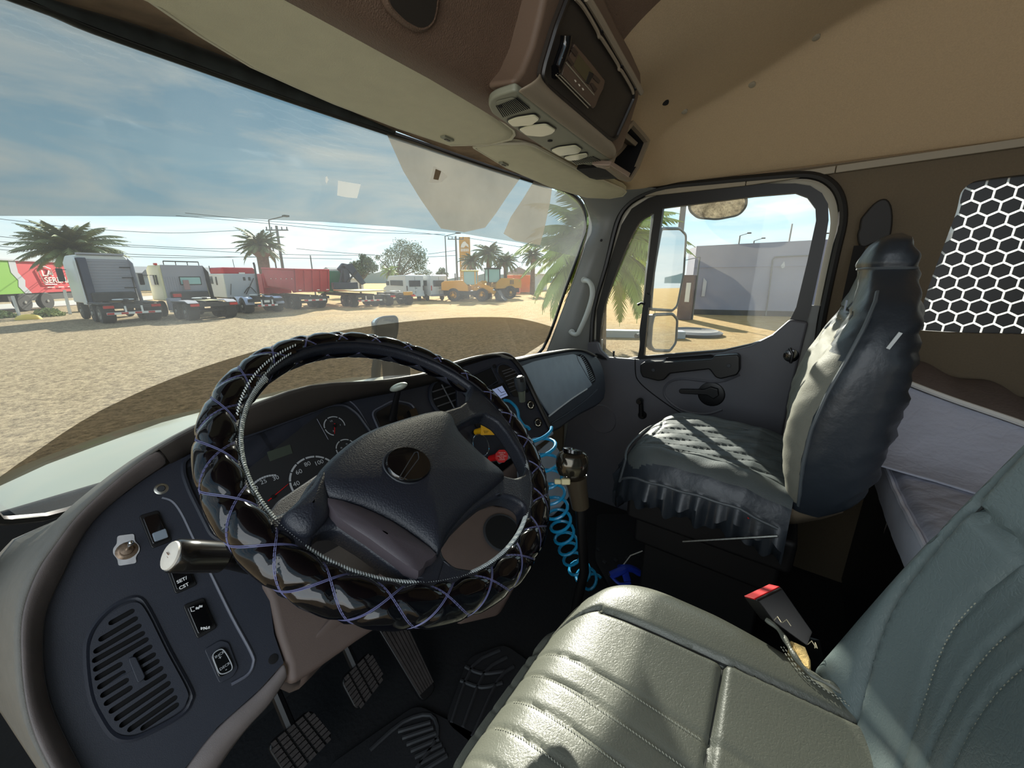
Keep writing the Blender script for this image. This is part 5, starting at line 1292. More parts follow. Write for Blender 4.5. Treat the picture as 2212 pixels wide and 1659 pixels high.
# ---- overhead console
PP, NP = Vector((.8, .40, .30)), Vector((0, -.94, -.35)).normalized()
def onP(u, v, e=0.): return PL(u, v, PP+NP*e, NP)
OC = thing('overhead_console', (.82, .42, .33), 'taupe overhead console with radio, speaker grilles and map lights', 'overhead console')
body_o = [(1114, 196), (1136, 165), (1158, 112), (1176, 45), (1190, -20), (1300, -30), (1322, 22), (1345, 72), (1372, 122), (1391, 165), (1393, 190), (1385, 225), (1368, 280), (1350, 335), (1335, 348), (1305, 335), (1200, 262)]
pts = [onP(u, v, -.004)+Vector((0, .006, .012)) for u, v in body_o]
mb = MB(); mb.prism(pts, Vector((0, .06, .01))); mb.build('housing', mat('dark taupe housing', (104, 84, 68), .6, bump=.15, bscale=900), OC, bevel=.010, seg=3)
S0 = [(1058, 217), (1073, 208), (1114, 195), (1200, 261), (1305, 338), (1322, 346), (1312, 356), (1278, 359), (1234, 351), (1190, 330), (1120, 285), (1063, 247), (1055, 230)]
st = round_poly([PZ(u, v, .28) for u, v in S0], .008)
mb = MB(); mb.prism(st, (0, .0, .012)); mb.build('lamp_strip', M_light, OC, bevel=.004, seg=3)
e0 = catmull([PZ(u, v, .281) for u, v in ((1114, 196), (1160, 231), (1250, 298), (1322, 348))], 4)
e1 = catmull([onP(u, v, .003) for u, v in ((1165, 158), (1178, 186), (1250, 246), (1318, 304))], 4)
mb = MB(); mb.grid([e0, [a.lerp(b, .35)+Vector((0, -.016, -.002)) for a, b in zip(e0, e1)], [a.lerp(b, .75)+Vector((0, -.012, 0)) for a, b in zip(e0, e1)], e1]); mb.build('nose', M_cons, OC, solid=.004, subsurf=1)
M_rp = mat('dark brown radio panel', (44, 38, 32), .5, bump=.1, bscale=900)
rp_px = [(1226, -8), (1200, 60), (1176, 140), (1171, 165), (1177, 184), (1240, 236), (1312, 297), (1322, 301), (1330, 297), (1368, 212), (1366, 190), (1345, 150), (1300, 80), (1262, 15), (1250, -10)]
mb = MB(); pr = round_poly([onP(u, v, .004) for u, v in rp_px], .006); mb.prism(pr, NP*-.012); rpn = mb.build('radio_panel', M_rp, OC, smooth=False)
mb = MB(); mb.tube([p+NP*.001 for p in pr], .0045, 6, True); mb.build('panel_bezel', mat('dark bezel', (30, 26, 24), .4), rpn)
# notched rail on the rear edge
mb = MB(); ra = catmull([onP(u, v, .010) for u, v in ((1243, -4), (1262, 18), (1290, 66), (1294, 80), (1300, 84), (1334, 138), (1337, 150), (1343, 154), (1364, 190), (1368, 202))], 3); mb.tube(ra, .003, 6); mb.build('rail', M_cons, OC)
mb = MB(); ra = catmull([onP(u, v, .012) for u, v in ((1268, -6), (1300, 48), (1340, 120), (1368, 168), (1385, 200))], 3); mb.tube(ra, .006, 8); mb.build('rail', M_cons, OC)
for uv in ((1300, 64), (1343, 140), (1372, 190)):
    mb = MB(); mb.lathe([(.005, 0), (.004, .004)], onP(*uv, .008), NP, 10); mb.build('rail_screw', M_black, OC)
# radio
M_rad = mat('bronze grey radio metal', (120, 104, 92), .28, .7)
rad = [(1229, 92), (1264, 132), (1296, 172), (1292, 190), (1284, 206), (1276, 228), (1270, 233), (1235, 196), (1201, 161), (1208, 140), (1216, 122), (1224, 105)]
mb = MB(); mb.prism([onP(u, v, .004) for u, v in rad], NP*.012); R_ = mb.build('radio', M_rad, OC, bevel=.002)
def pslab(px, name, m, e, th, parent, r=.001, bevel=.0006):
    mb = MB(); mb.prism(round_poly([onP(u, v, e) for u, v in px], r) if r else [onP(u, v, e) for u, v in px], NP*th); return mb.build(name, m, parent, bevel=bevel)
pslab([kz(*p) for p in ((1048, 645), (1225, 870), (1160, 1010), (985, 790))], 'radio_display', mat('olive display', (80, 72, 46), .3), .016, .0008, R_)
pslab([kz(*p) for p in ((1175, 850), (1228, 880), (1165, 1010), (1130, 985))], 'display_shade', M_black, .0162, .0012, R_)
for q in (((945, 590), (985, 560), (1035, 625), (1010, 680)), ((880, 670), (925, 670), (985, 760), (960, 790)), ((1235, 890), (1300, 960), (1285, 1000), (1215, 930)), ((1180, 1000), (1210, 990), (1265, 1060), (1235, 1105))):
    pslab([kz(*p) for p in q], 'radio_button', mat('radio button', (70, 58, 50), .35, .3), .0158, .0022, R_)
for c in ((1007, 967), (1053, 1017), (1097, 1065)): pslab([kz(c[0]-12, c[1]-16), kz(c[0]+2, c[1]-14), kz(c[0]+14, c[1]+10), kz(c[0]+2, c[1]+14)], 'preset_light', mat('cream light', (235, 225, 205), .4), .0165, .001, R_, 0, 0)
for l in (((850, 690), (1235, 1135)), ((800, 870), (1190, 1262)), ((780, 895), (1165, 1288))):
    mb = MB(); mb.tube([onP(*kz(*p), .0165) for p in l], .0011, 5); mb.build('radio_trim', M_trim, R_)
mb = MB(); mb.tube(catmull([onP(*kz(*p), .010) for p in ((905, 420), (890, 540), (840, 690), (790, 830), (760, 860))], 4), [.010]*17, 10); mb.build('radio_handle', M_gloss, R_)
# grilles and lamps on the strip
def zslab(px, name, m, z, th, parent, r=.004, bevel=.001, sm=True):
    mb = MB(); q = [PZ(u, v, z) for u, v in px]; mb.prism(round_poly(q, r) if r else q, (0, 0, -th)); return mb.build(name, m, parent, bevel=bevel, smooth=sm)
gr = OC
for (c0, c1, c2, c3_, n) in (((225, 690), (345, 662), (462, 745), (270, 800), 15), ((735, 1100), (775, 1125), (950, 1100), (890, 1068), 12)):
    g = zslab([k4(*c0), k4(*c1), k4(*c2), k4(*c3_)], 'speaker_grille', M_light, .2795, .0008, OC, .006, .0002)
    for i in range(n):
        t = (i+.5)/n
        if n == 15: a, b = (lerp(222, 375, t), lerp(725, 665, t)), (lerp(270, 462, t), lerp(800, 738, t))
        else: a, b = (lerp(740, 890, t), lerp(1098, 1068, t)), (lerp(770, 945, t), lerp(1122, 1095, t))
        mb = MB(); mb.tube([PZ(*k4(*a), .2786), PZ(*k4(*b), .2786)], .0009, 5); mb.build('grille_slot', M_void, g)
mb = MB(); mb.lathe([(.004, 0), (.004, .001)], PZ(*k4(255, 727), .278), (0, 0, -1), 12); mb.build('microphone_hole', M_void, OC)
M_lens = mat('cream lamp lens', (215, 212, 180), .15, coat=.4, spec=.6)
for q in (((300, 820), (360, 795), (490, 775), (525, 805), (470, 845), (340, 855)), ((380, 875), (450, 850), (570, 838), (635, 880), (610, 905), (540, 925), (430, 915)), ((600, 1020), (650, 1000), (770, 985), (812, 1015), (790, 1040), (660, 1058)), ((688, 1070), (740, 1055), (845, 1040), (853, 1062), (790, 1085), (720, 1090))):
    l = zslab([k4(*p) for p in q], 'map_light', M_lens, .2790, .003, OC, .007, .0015)
    c = [(sum(p[0] for p in q)/len(q)), sum(p[1] for p in q)/len(q)]
    mb = MB(); mb.tube(round_poly([PZ(*k4(c[0]+(p[0]-c[0])*1.04, c[1]+(p[1]-c[1])*1.06), .2790) for p in q], .007), .0012, 5, True); mb.build('lens_rim', M_black, l)
mb = MB(); mb.lathe([(.0055, 0), (.0055, .001)], PZ(*k4(595, 960), .2795), (0, 0, -1), 12); mb.build('sensor_hole', M_void, OC)
# storage cubby to the right
YB = .432
cb = [k4(*p) for p in ((985, 1150), (1000, 1110), (1040, 1000), (1090, 900), (1150, 825), (1230, 915), (1265, 960), (1250, 1000), (1190, 1150), (1150, 1215), (1130, 1240), (1080, 1225))]
o_ = [PY(u, v, YB) for u, v in cb]; cc = sum(o_, Vector())/len(o_); i_ = [cc+(p-cc)*.86 for p in o_]
cub = holed(o_, [i_], 'cubby_frame', M_cons, OC, solid=.012, soff=0)
mb = MB(); mb.grid([i_, [p+Vector((.01, .10, .01)) for p in i_]], True); mb.f.append(tuple(range(len(i_), 2*len(i_)))); mb.mi.append(0); mb.build('cubby_hollow', M_void, cub)
mb = MB(); mb.prism([PY(*k4(*p), YB-.008) for p in ((1000, 1130), (1015, 1095), (1150, 1180), (1135, 1215))], (0, .05, .01)); mb.build('cubby_lip', mat('taupe lip', (150, 130, 115), .45), cub, bevel=.004)
mb = MB(); mb.prism([PY(*k4(*p), YB+.015) for p in ((1100, 935), (1120, 900), (1200, 975), (1180, 1000))], (0, .03, .01)); mb.build('cubby_divider', M_cons, cub, bevel=.003)
reparent(OC)
# recessed pocket on the header left of the console
for e, m, nm in ((0, M_rp, 'header_pocket'),):
    p0 = ceil_hit(880, 10); n = Vector((.1, -.8, -.6)).normalized()
    px = [(828, -20), (838, 10), (870, 42), (900, 58), (918, 55), (932, 40), (938, 10), (940, -20)]
    pts = [PL(u, v, p0+n*.004, n) for u, v in px]; mb = MB(); mb.prism(round_poly(pts, .008), n*.006); o = mb.build(nm, M_rp, bevel=.002); tag(o, 'oval recessed pocket in the brown header near the top edge', 'pocket')
    mb = MB(); mb.tube(round_poly(pts, .008), .006, 8, True); mb.build('pocket_rim', M_vin, o)
# ================================================================== OUTSIDE OF OUR TRUCK
M_hood = mat('cream hood paint', (146, 145, 124), .28, coat=.4, var=.03, vscale=3)
rows = []
for y, zc_, s in ((1.16, -.52, 1), (1.3, -.515, 1), (1.6, -.53, 1), (1.9, -.548, 1), (2.15, -.578, .98), (2.3, -.615, .96), (2.42, -.70, .94), (2.5, -.9, .93), (2.52, -1.5, .93)):
    r = []
    for x in (-.34, -.32, -.24, -.1, .1, .3, .55, .78, 1.0, 1.25, 1.45, 1.65, 1.80, 1.88, 1.90):
        u = (x-.78)/.92; z = zc_-.085*u*u-(.10*max(0, abs(u)-.95)**1.2*6)
        z += .018*math.exp(-((abs(u)-.55)/.12)**2)-(.02 if abs(u) < .5 else 0)*math.exp(-((y-1.9)/.5)**2)*.4
        if abs(x-.78) > 1.09: z = min(z, zc_-.6)
        r.append(Vector((.78+(x-.78)*s, y, z)))
    rows.append(r)
HO = thing('truck_hood', (.78, 1.8, -1.5), 'cream painted hood of this truck seen below the windshield', 'hood')
mb = MB(); mb.grid(rows); mb.build('hood_shell', M_hood, HO, subsurf=2)
mb = MB(); mb.tube([Vector((x, 1.17, -.49-.05*((x-.78)/.9)**2)) for x in [-.28+.2*i for i in range(11)]], .03, 8); mb.build('cowl_seal', M_seal, HO)
mb = MB(); mb.grid([[Vector((x, 2.5, -.9)) for x in (-.3, 1.86)], [Vector((x, 2.5, -2.0)) for x in (-.3, 1.86)]]); mb.build('front_face', M_hood, HO, solid=.03)
for x in (-.28, 1.84):
    mb = MB(); c = Vector((x, 1.75, GZ+.5)); mb.cyl(c-Vector((.14, 0, 0)), c+Vector((.14, 0, 0)), .5, 28); mb.build('front_wheel', M_black, HO)
reparent(HO)
UB = thing('cab_body', (.78, 0, -1.7), 'cream lower body of this truck under the cab floor', 'truck body')
mb = MB(); mb.box((.78, .1, -1.42), (2.1, 2.7, .42)); mb.build('rocker_body', M_hood, UB, smooth=False)
mb = MB(); mb.box((.78, -1.6, -1.7), (.9, 6.5, .3)); mb.build('chassis', M_black, UB, smooth=False)
for x in (-.2, 1.76):
    for y in (-3.6,):
        mb = MB(); c = Vector((x, y, GZ+.5)); mb.cyl(c-Vector((.25, 0, 0)), c+Vector((.25, 0, 0)), .5, 28); mb.build('rear_wheel', M_black, UB)
reparent(UB)
M_mir = mat('mirror glass', (235, 238, 240), .02, 1.)
M_mfr = mat('grey mirror frame', (105, 108, 108), .35, .3)
def mirror(nm, px, P0, n, label, deep=.06, rim=.008, shell=None):
    n = Vector(n).normalized(); q = [PL(u, v, P0, n) for u, v in px]; q = round_poly(q, .02, 5); c = sum(q, Vector())/len(q)
    t = thing(nm, c, label, 'mirror'); 
    if n.dot(c) > 0: n = -n
    mb = MB(); mb.prism([c+(p-c)*.985 for p in q], n*.003); mb.build('mirror_glass', M_mir, t, smooth=False)
    mb = MB(); mb.tube(q, rim, 8, True); mb.build('mirror_frame', M_mfr, t)
    mb = MB(); mb.grid([[c+(p-c)*s-n*e for p in q] for s, e in ((1.03, 0), (1.03, deep*.5), (.9, deep*.9), (.4, deep), (.02, deep))], True); mb.build('mirror_shell', shell or M_mfr, t)
    return t, c, n
mp0 = Vector((2.12, .55, 0))
t, c, n = mirror('door_mirror', [(1428, 494), (1468, 494), (1481, 508), (1476, 590), (1462, 660), (1452, 671), (1405, 668), (1412, 580)], mp0, (-.22, -.97, 0), 'large rectangular door mirror outside the passenger window')
mb = MB(); mb.tube([c+Vector((-.13, .07, .28)), c+Vector((-.13, .07, -.45)), c+Vector((-.3, .07, -.5))], .014, 8); mb.tube([c+Vector((-.13, .07, .28)), c+Vector((-.3, .10, .30))], .014, 8); mb.build('mirror_bracket', M_mfr, t); reparent(t)
t, c, n = mirror('convex_mirror', [(1412, 680), (1452, 678), (1462, 690), (1459, 740), (1446, 758), (1412, 757), (1404, 745), (1407, 700)], mp0, (-.22, -.97, .02), 'small square convex mirror below the large door mirror', .05, .009)
mb = MB(); mb.tube([c+n*-.04, c+n*-.04+Vector((-.2, .04, 0))], .012, 8); mb.build('mirror_bracket', M_mfr, t); reparent(t)
t, c, n = mirror('lookdown_mirror', [(1488, 432), (1500, 424), (1560, 418), (1612, 424), (1612, 445), (1596, 464), (1550, 473), (1508, 470), (1490, 455)], Vector((1.98, .36, .24)), (-.62, -.25, -.72), 'small wide look-down mirror hanging over the passenger window', .05, .006)
mb = MB(); mb.tube([c+n*-.03, c+n*-.03+Vector((-.1, 0, .12))], .012, 8); mb.build('mirror_bracket', M_mfr, t); reparent(t)
P0m = PD(830, 710, 2.3)
t, c, n = mirror('hood_mirror', [(812, 694), (826, 686), (856, 684), (858, 700), (856, 722), (850, 738), (812, 742)], P0m, (-.35, -.93, .05), 'chrome backed hood mirror standing on the front fender', .16, .010, mat('pale chrome shell', (190, 205, 212), .15, .7))
mb = MB(); mb.tube([c+Vector((-.02, .05, -.05)), PD(812, 800, c.dot(CF)), PD(812, 860, c.dot(CF)+.05)], .028, 10); mb.build('mirror_stem', M_mfr, t); reparent(t)
mb = MB(); p = PD(856, 797, 1.9); mb.box(p, (.10, .10, .12)); o = mb.build('fender_bracket', M_black, bevel=.01); tag(o, 'black block shaped bracket on the hood by the mirror stem', 'bracket')
# ================================================================== YARD
def ground_mat():
    m = bpy.data.materials.new('dry gravel and sand'); m.use_nodes = True; t = m.node_tree; b = t.nodes['Principled BSDF']; b.inputs['Roughness'].default_value = .95; b.inputs['Specular IOR Level'].default_value = .1
    nn = t.nodes.new; lk = t.links.new
    tc = nn('ShaderNodeTexCoord')
    def noise(s, d=6, r=.6): n = nn('ShaderNodeTexNoise'); n.inputs['Scale'].default_value = s; n.inputs['Detail'].default_value = d; n.inputs['Roughness'].default_value = r; lk(tc.outputs['Object'], n.inputs['Vector']); return n
    big = noise(.09, 4); mid = noise(1.6, 8, .7); fine = noise(9, 8, .8)
    vo = nn('ShaderNodeTexVoronoi'); vo.inputs['Scale'].default_value = 9; lk(tc.outputs['Object'], vo.inputs['Vector'])
    r1 = nn('ShaderNodeValToRGB'); e = r1.color_ramp.elements; e[0].position = .34; e[0].color = srgb(88, 76, 60); e[1].position = .62; e[1].color = srgb(220, 198, 162); lk(fine.outputs['Fac'], r1.inputs[0])
    r2 = nn('ShaderNodeValToRGB'); e = r2.color_ramp.elements; e[0].position = .3; e[0].color = srgb(200, 160, 106); e[1].position = .75; e[1].color = srgb(226, 198, 146); lk(mid.outputs['Fac'], r2.inputs[0])
    sep = nn('ShaderNodeSeparateXYZ'); lk(tc.outputs['Object'], sep.inputs[0])
    # sand lies farther out to the right, gravel near
    ad = nn('ShaderNodeMath'); ad.operation = 'MULTIPLY_ADD'; ad.inputs[1].default_value = .05; lk(sep.outputs['X'], ad.inputs[0]); 
    m2 = nn('ShaderNodeMath'); m2.operation = 'MULTIPLY_ADD'; m2.inputs[1].default_value = 1.6; m2.inputs[2].default_value = -1.15; lk(big.outputs['Fac'], m2.inputs[0]); lk(m2.outputs[0], ad.inputs[2])
    cl = nn('ShaderNodeMapRange'); cl.inputs['From Min'].default_value = .15; cl.inputs['From Max'].default_value = .75; lk(ad.outputs[0], cl.inputs['Value'])
    mx = nn('ShaderNodeMix'); mx.data_type = 'RGBA'; lk(cl.outputs[0], mx.inputs['Factor']); lk(r1.outputs[0], mx.inputs['A']); lk(r2.outputs[0], mx.inputs['B'])
    lk(mx.outputs['Result'], b.inputs['Base Color'])
    ht = nn('ShaderNodeMath'); ht.operation = 'ADD'; lk(fine.outputs['Fac'], ht.inputs[0]); lk(mid.outputs['Fac'], ht.inputs[1])
    bp = nn('ShaderNodeBump'); bp.inputs['Strength'].default_value = 1.0; bp.inputs['Distance'].default_value = .16; lk(ht.outputs[0], bp.inputs['Height']); lk(bp.outputs[0], b.inputs['Normal'])
    return m
mb = MB(); mb.grid([[Vector((x, y, GZ+.05*math.sin(x*.13)*math.cos(y*.17) if 6 < y < 200 else GZ)) for x in [-80+10*i for i in range(49)]] for y in [-60+8*j for j in range(60)]])
mb.v = [(x, y, GZ) for x, y, z in mb.v]
o = mb.build('ground', ground_mat()); tag(o, kind='structure')
rd = MB(); rd.prism([PZ(-160, 683, GZ)+Vector((0, 0, .004)), PZ(330, 648, GZ)+Vector((0, 0, .004)), PZ(330, 640, GZ)+Vector((0, 0, .004)), PZ(-160, 668, GZ)+Vector((0, 0, .004))], (0, 0, .06))
o = rd.build('road', mat('pale road', (168, 164, 156), .8, var=.08, vscale=.5), smooth=False); tag(o, kind='structure')
M_tyre = mat('dusty tyre', (52, 50, 48), .85); M_rim = mat('dusty steel rim', (150, 148, 142), .5, .3)
M_chas = mat('dusty chassis', (58, 57, 56), .7, var=.2, vscale=3)
M_ywht = mat('white truck paint', (206, 208, 206), .4); M_ycrm = mat('cream truck paint', (214, 206, 166), .4); M_ygry = mat('grey rear wall', (150, 150, 158), .6)
M_yred = mat('faded red dump paint', (176, 40, 52), .5, var=.08, vscale=2); M_ygrn = mat('green truck paint', (40, 112, 78), .5); M_ycra = mat('blue black crane paint', (48, 56, 72), .5)
M_win = mat('dark tinted glass', (28, 36, 42), .12); M_winl = mat('pale see-through glass', (150, 190, 185), .1)
M_yel2 = mat('machine yellow', (232, 160, 30), .45); M_dyel = mat('dark machine yellow', (196, 146, 40), .5); M_ltr = mat('tail light red', (190, 30, 24), .4); M_refw = mat('white reflector', (230, 228, 222), .5)
TH = math.radians(4)
class Veh:
    def __init__(s, nm, org, label, cat, rz=TH, group=None):
        s.t = thing(nm, org, label, cat, group, rz)
    def bx(s, n, c, d, m, bevel=.03, M=None, parent=None):
        mb = MB(); mb.box(c, d, M); return mb.build(n, m, parent or s.t, bevel=bevel, smooth=bool(bevel))
    def pr(s, n, poly, off, m, bevel=.02, parent=None):
        mb = MB(); mb.prism(poly, off); return mb.build(n, m, parent or s.t, bevel=bevel, smooth=bool(bevel))
    def tb(s, n, path, r, m, parent=None, seg=8):
        mb = MB(); mb.tube(path, r, seg); return mb.build(n, m, parent or s.t)
    def wheel(s, x, y, r=.5, w=.28, rim=None, nm='wheel'):
        mb = MB(); sd = 1 if x > 0 else -1
        mb.lathe([(r*.6, 0), (r*.93, 0), (r, w*.2), (r, w*.8), (r*.93, w), (r*.6, w)], (x-sd*w/2 if sd > 0 else x+w/2, y, r), (sd if sd > 0 else -1, 0, 0), 26); wl = mb.build(nm, M_tyre, s.t)
        mb = MB(); mb.lathe([(r*.58, 0), (r*.5, -.06), (r*.22, -.02), (r*.2, .04), (.02, .05)], (x+sd*w/2, y, r), (sd, 0, 0), 22); mb.build('rim', rim or M_rim, wl)
        return wl
def chassis(v, L, w=.9, z=.95, axles=(.75, 2.05), double=True):
    for sx in (-1, 1): v.bx('chassis_rail', (sx*.42, L/2, z), (.09, L, .26), M_chas, 0)
    v.bx('rear_beam', (0, .04, z-.05), (2.3, .1, .22), M_chas, 0)
    for a in axles:
        for sx in (-1, 1):
            v.wheel(sx*.98, a, .5, .56 if double else .3)
        v.tb('axle', [(-.8, a, .5), (.8, a, .5)], .07, M_chas)
def bumperbar(v, y=-.12, z=.55, w=2.3, n=8):
    b = v.bx('underrun_bar', (0, y, z), (w, .06, .12), M_refw, 0)
    for i in range(0, n, 2): v.bx('red_reflector', (-w/2+w/n*(i+.5), y-.035, z), (w/n, .01, .10), M_ltr, 0, parent=b)
    for sx in (-1, 1): v.bx('bar_bracket', (sx*.35, y+.05, z+.2), (.08, .06, .36), M_refw, 0)
def lights(v, z=.9, y=-.05, w=1.0):
    for sx in (-1, 1): v.bx('tail_light', (sx*w, y, z), (.42, .08, .14), M_ltr, 0)
def fifth(v, y=1.4, z=1.2):
    mb = MB(); mb.lathe([(.45, 0), (.48, .03), (.45, .06)], (0, y, z), (0, 0, 1), 24); f = mb.build('fifth_wheel', M_ywht, v.t); v.bx('coupling_slot', (0, y-.35, z+.035), (.22, .4, .07), M_chas, 0, parent=f)
# ---- truck 1: tall cabover
p = PZ(296, 696, GZ)
v = Veh('tractor_truck', p, 'tall grey-backed cabover tractor unit nearest on the left, casting a long shadow', 'truck')
chassis(v, 5.6); bumperbar(v); lights(v); fifth(v)
v.pr('cab', [(-1.22, 3.35, 1.0), (1.22, 3.35, 1.0), (1.22, 3.35, 3.3), (1.05, 3.35, 3.72), (-1.05, 3.35, 3.72), (-1.22, 3.35, 3.3)], (0, 2.3, 0), M_ywht, .08)
v.bx('rear_wall', (.08, 3.32, 2.45), (2.1, .05, 2.1), M_ygry, .01)
for z in [1.6+.16*i for i in range(12)]: v.tb('wall_rib', [(-.75, 3.29, z), (1.0, 3.29, z)], .012, M_ygry)
v.pr('side_deflector', [(-1.26, 3.35, .95), (-1.26, 2.7, .95), (-1.24, 2.85, 3.35), (-1.15, 3.35, 3.65)], (.05, 0, 0), M_ywht, .01)
v.bx('snorkel', (-.92, 3.12, 2.3), (.36, .42, 2.5), mat('blue black intake', (44, 54, 78), .5), .03)
v.pr('side_deflector', [(1.26, 3.35, .95), (1.26, 2.8, .95), (1.24, 2.95, 3.3), (1.15, 3.35, 3.6)], (-.05, 0, 0), M_ygry, .01)
v.bx('roof_bar', (0, 3.4, 3.78), (2.0, .3, .1), M_ygry, .02)
for z in (3.05, 2.45, 1.85): v.tb('hand_rail', [(.65, 3.25, z), (1.25, 3.25, z)], .025, M_chas)
v.tb('hand_rail', [(1.1, 3.24, 2.45), (1.12, 3.24, 1.2)], .025, M_chas)
v.bx('engine_gear', (.0, 3.0, 1.35), (1.9, .6, .55), M_chas, .08); v.bx('air_tank', (-.95, 2.6, .85), (.4, .8, .45), M_ygry, .05)
v.bx('mudguard', (-1.0, 1.4, 1.05), (.6, 2.1, .06), M_chas, .02); v.bx('mudguard', (1.0, 1.4, 1.05), (.6, 2.1, .06), M_chas, .02)
m_ = v.bx('wing_mirror', (-1.55, 5.0, 2.6), (.28, .12, .75), M_chas, .05); v.tb('mirror_arm', [(-1.25, 5.1, 2.9), (-1.55, 5.05, 2.9)], .02, M_chas, m_)
v.wheel(-1.0, 5.0); v.wheel(1.0, 5.0)
# ---- truck 2: cream cabover with rear window
p = PZ(470, 690, GZ)
v = Veh('tractor_truck', p, 'cream cabover tractor unit with a rear window, second from the left', 'truck')
chassis(v, 5.4); lights(v); fifth(v, 1.7)
v.pr('cab', [(-1.22, 3.5, 1.05), (1.22, 3.5, 1.05), (1.22, 3.5, 2.9), (1.1, 3.5, 3.2), (-1.1, 3.5, 3.2), (-1.22, 3.5, 2.9)], (0, 2.1, 0), M_ycrm, .07)
v.bx('rear_wall', (0, 3.47, 2.2), (2.2, .05, 2.0), M_ygry, .01)
w_ = v.bx('window', (.25, 3.43, 2.25), (1.15, .03, .52), M_seal, .02); v.bx('pane', (.25, 3.41, 2.25), (1.05, .03, .42), M_winl, 0, parent=w_)
for x in [-1.0+.12*i for i in range(8)]: v.tb('wall_rib', [(x, 3.43, 1.4), (x, 3.43, 2.5)], .012, M_ygry)
v.tb('roof_rack', [(-.9, 3.5, 3.42), (.9, 3.5, 3.42)], .035, M_chas)
for x in (-.9, -.3, .3, .9): v.tb('rack_leg', [(x, 3.5, 3.42), (x, 3.5, 3.2)], .025, M_chas)
v.bx('beacon', (-1.1, 4.2, 3.25), (.16, .2, .12), M_ltr, .02)
v.bx('side_window', (-1.235, 4.75, 2.3), (.02, .7, .6), M_win, 0); v.bx('side_window', (-1.235, 4.1, 2.3), (.02, .22, .6), M_win, 0)
m_ = v.bx('wing_mirror', (-1.6, 5.4, 2.35), (.25, .12, .7), M_chas, .05); v.tb('mirror_arm', [(-1.2, 5.4, 2.6), (-1.6, 5.4, 2.6)], .02, M_chas, m_)
v.pr('side_deflector', [(1.24, 3.5, 1.1), (1.24, 3.05, 1.1), (1.2, 3.1, 2.8), (1.1, 3.5, 3.2)], (-.05, 0, 0), M_chas, .01)
v.bx('engine_gear', (0, 3.2, 1.3), (1.9, .5, .6), M_chas, .08); v.bx('fuel_tank', (-.98, 2.95, .85), (.55, .7, .75), M_ygry, .04); v.bx('tank_step', (-.98, 2.8, .42), (.6, .5, .06), M_refw, .01)
v.bx('red_box', (-.75, 3.0, 1.38), (.4, .2, .2), M_ltr, .01); v.bx('bucket', (-.1, 3.15, 2.0), (.3, .1, .6), mat('pink grey plate', (150, 120, 118), .7), .02)
for sx in (-1, 1): v.pr('mudguard', [(sx*.72, .1, 1.0), (sx*.72, .5, 1.14), (sx*.72, 1.6, 1.14), (sx*.72, 2.6, 1.1), (sx*.72, 2.75, .9), (sx*.72, 2.6, 1.05), (sx*.72, .5, 1.08)], (sx*.55, 0, 0), M_ygry, .01)
v.bx('deck_plate', (0, 1.0, 1.12), (.8, 1.4, .04), M_ycrm, .01)
v.wheel(-1.0, 5.1); v.wheel(1.0, 5.1)
# ---- truck 3: conventional with red roof and sleeper
p = PZ(580, 676, GZ)
v = Veh('tractor_truck', p, 'white bonneted tractor unit with a red roof and tall exhaust stack', 'truck', math.radians(0))
chassis(v, 8.2, axles=(.8, 2.1)); bumperbar(v, w=1.3, n=6); fifth(v, 1.45)
v.bx('number_plate', (0, -.08, .82), (.36, .02, .16), M_refw, 0)
v.bx('cab', (0, 5.2, 1.85), (2.3, 2.9, 1.75), M_ywht, .08); v.bx('rear_wall', (0, 3.72, 1.85), (2.2, .05, 1.7), mat('pale grey wall', (176, 182, 190), .5), .01)
v.bx('roof_cap', (0, 5.1, 2.92), (2.2, 2.6, .5), M_yred, .14); v.bx('roof_print', (.15, 3.78, 2.75), (.4, .03, .12), M_refw, 0)
v.pr('engine_hood', [(-.95, 6.6, 1.0), (.95, 6.6, 1.0), (.95, 6.6, 1.95), (-.95, 6.6, 1.95)], (0, 1.6, -.15), M_ywht, .15)
for x in (.2, .55): v.bx('wall_window', (x, 3.68, 2.35), (.16, .02, .25), M_win, .01)
v.bx('side_window', (-1.16, 6.1, 2.25), (.02, .55, .55), M_win, 0); v.bx('side_window', (-1.16, 5.1, 2.2), (.02, .26, .6), M_win, 0)
e_ = v.tb('exhaust_stack', [(.95, 3.5, 1.0), (.98, 3.5, 3.2), (.98, 3.5, 3.35), (.9, 3.35, 3.5)], .075, M_chas)
v.tb('air_hose', catmull([(.0, 3.6, 1.3), (.4, 3.5, 1.75), (.8, 3.55, 1.3)], 6), .03, M_seal); v.tb('strut', [(.1, 3.55, 1.2), (.8, 3.55, 2.4)], .03, M_seal)
v.tb('grab_rail', [(-.9, 3.6, 1.2), (-.75, 3.6, 2.0)], .02, M_chas); v.tb('aerial', [(-.2, 4.0, 3.1), (-.22, 4.0, 3.75)], .02, M_chas); v.tb('aerial', [(-1.1, 6.2, 2.9), (-1.1, 6.2, 3.3)], .03, M_chas)
m_ = v.bx('wing_mirror', (-1.5, 6.6, 2.1), (.2, .1, .6), M_chas, .04); v.tb('mirror_arm', [(-1.15, 6.5, 2.3), (-1.5, 6.6, 2.3)], .02, M_ywht, m_)
for sx in (-1, 1):
    for y0 in (.8, 2.1):
        mb = MB(); mb.grid([[(sx*.7, y0+.62*math.cos(a), .5+.62*math.sin(a)), (sx*1.27, y0+.62*math.cos(a), .5+.62*math.sin(a))] for a in [math.radians(20+150*i/10) for i in range(11)]]); mb.build('mudguard', mat('pale lilac mudguard', (176, 184, 206), .45), v.t, solid=.03)
v.wheel(-1.0, 7.0); v.wheel(1.0, 7.0)
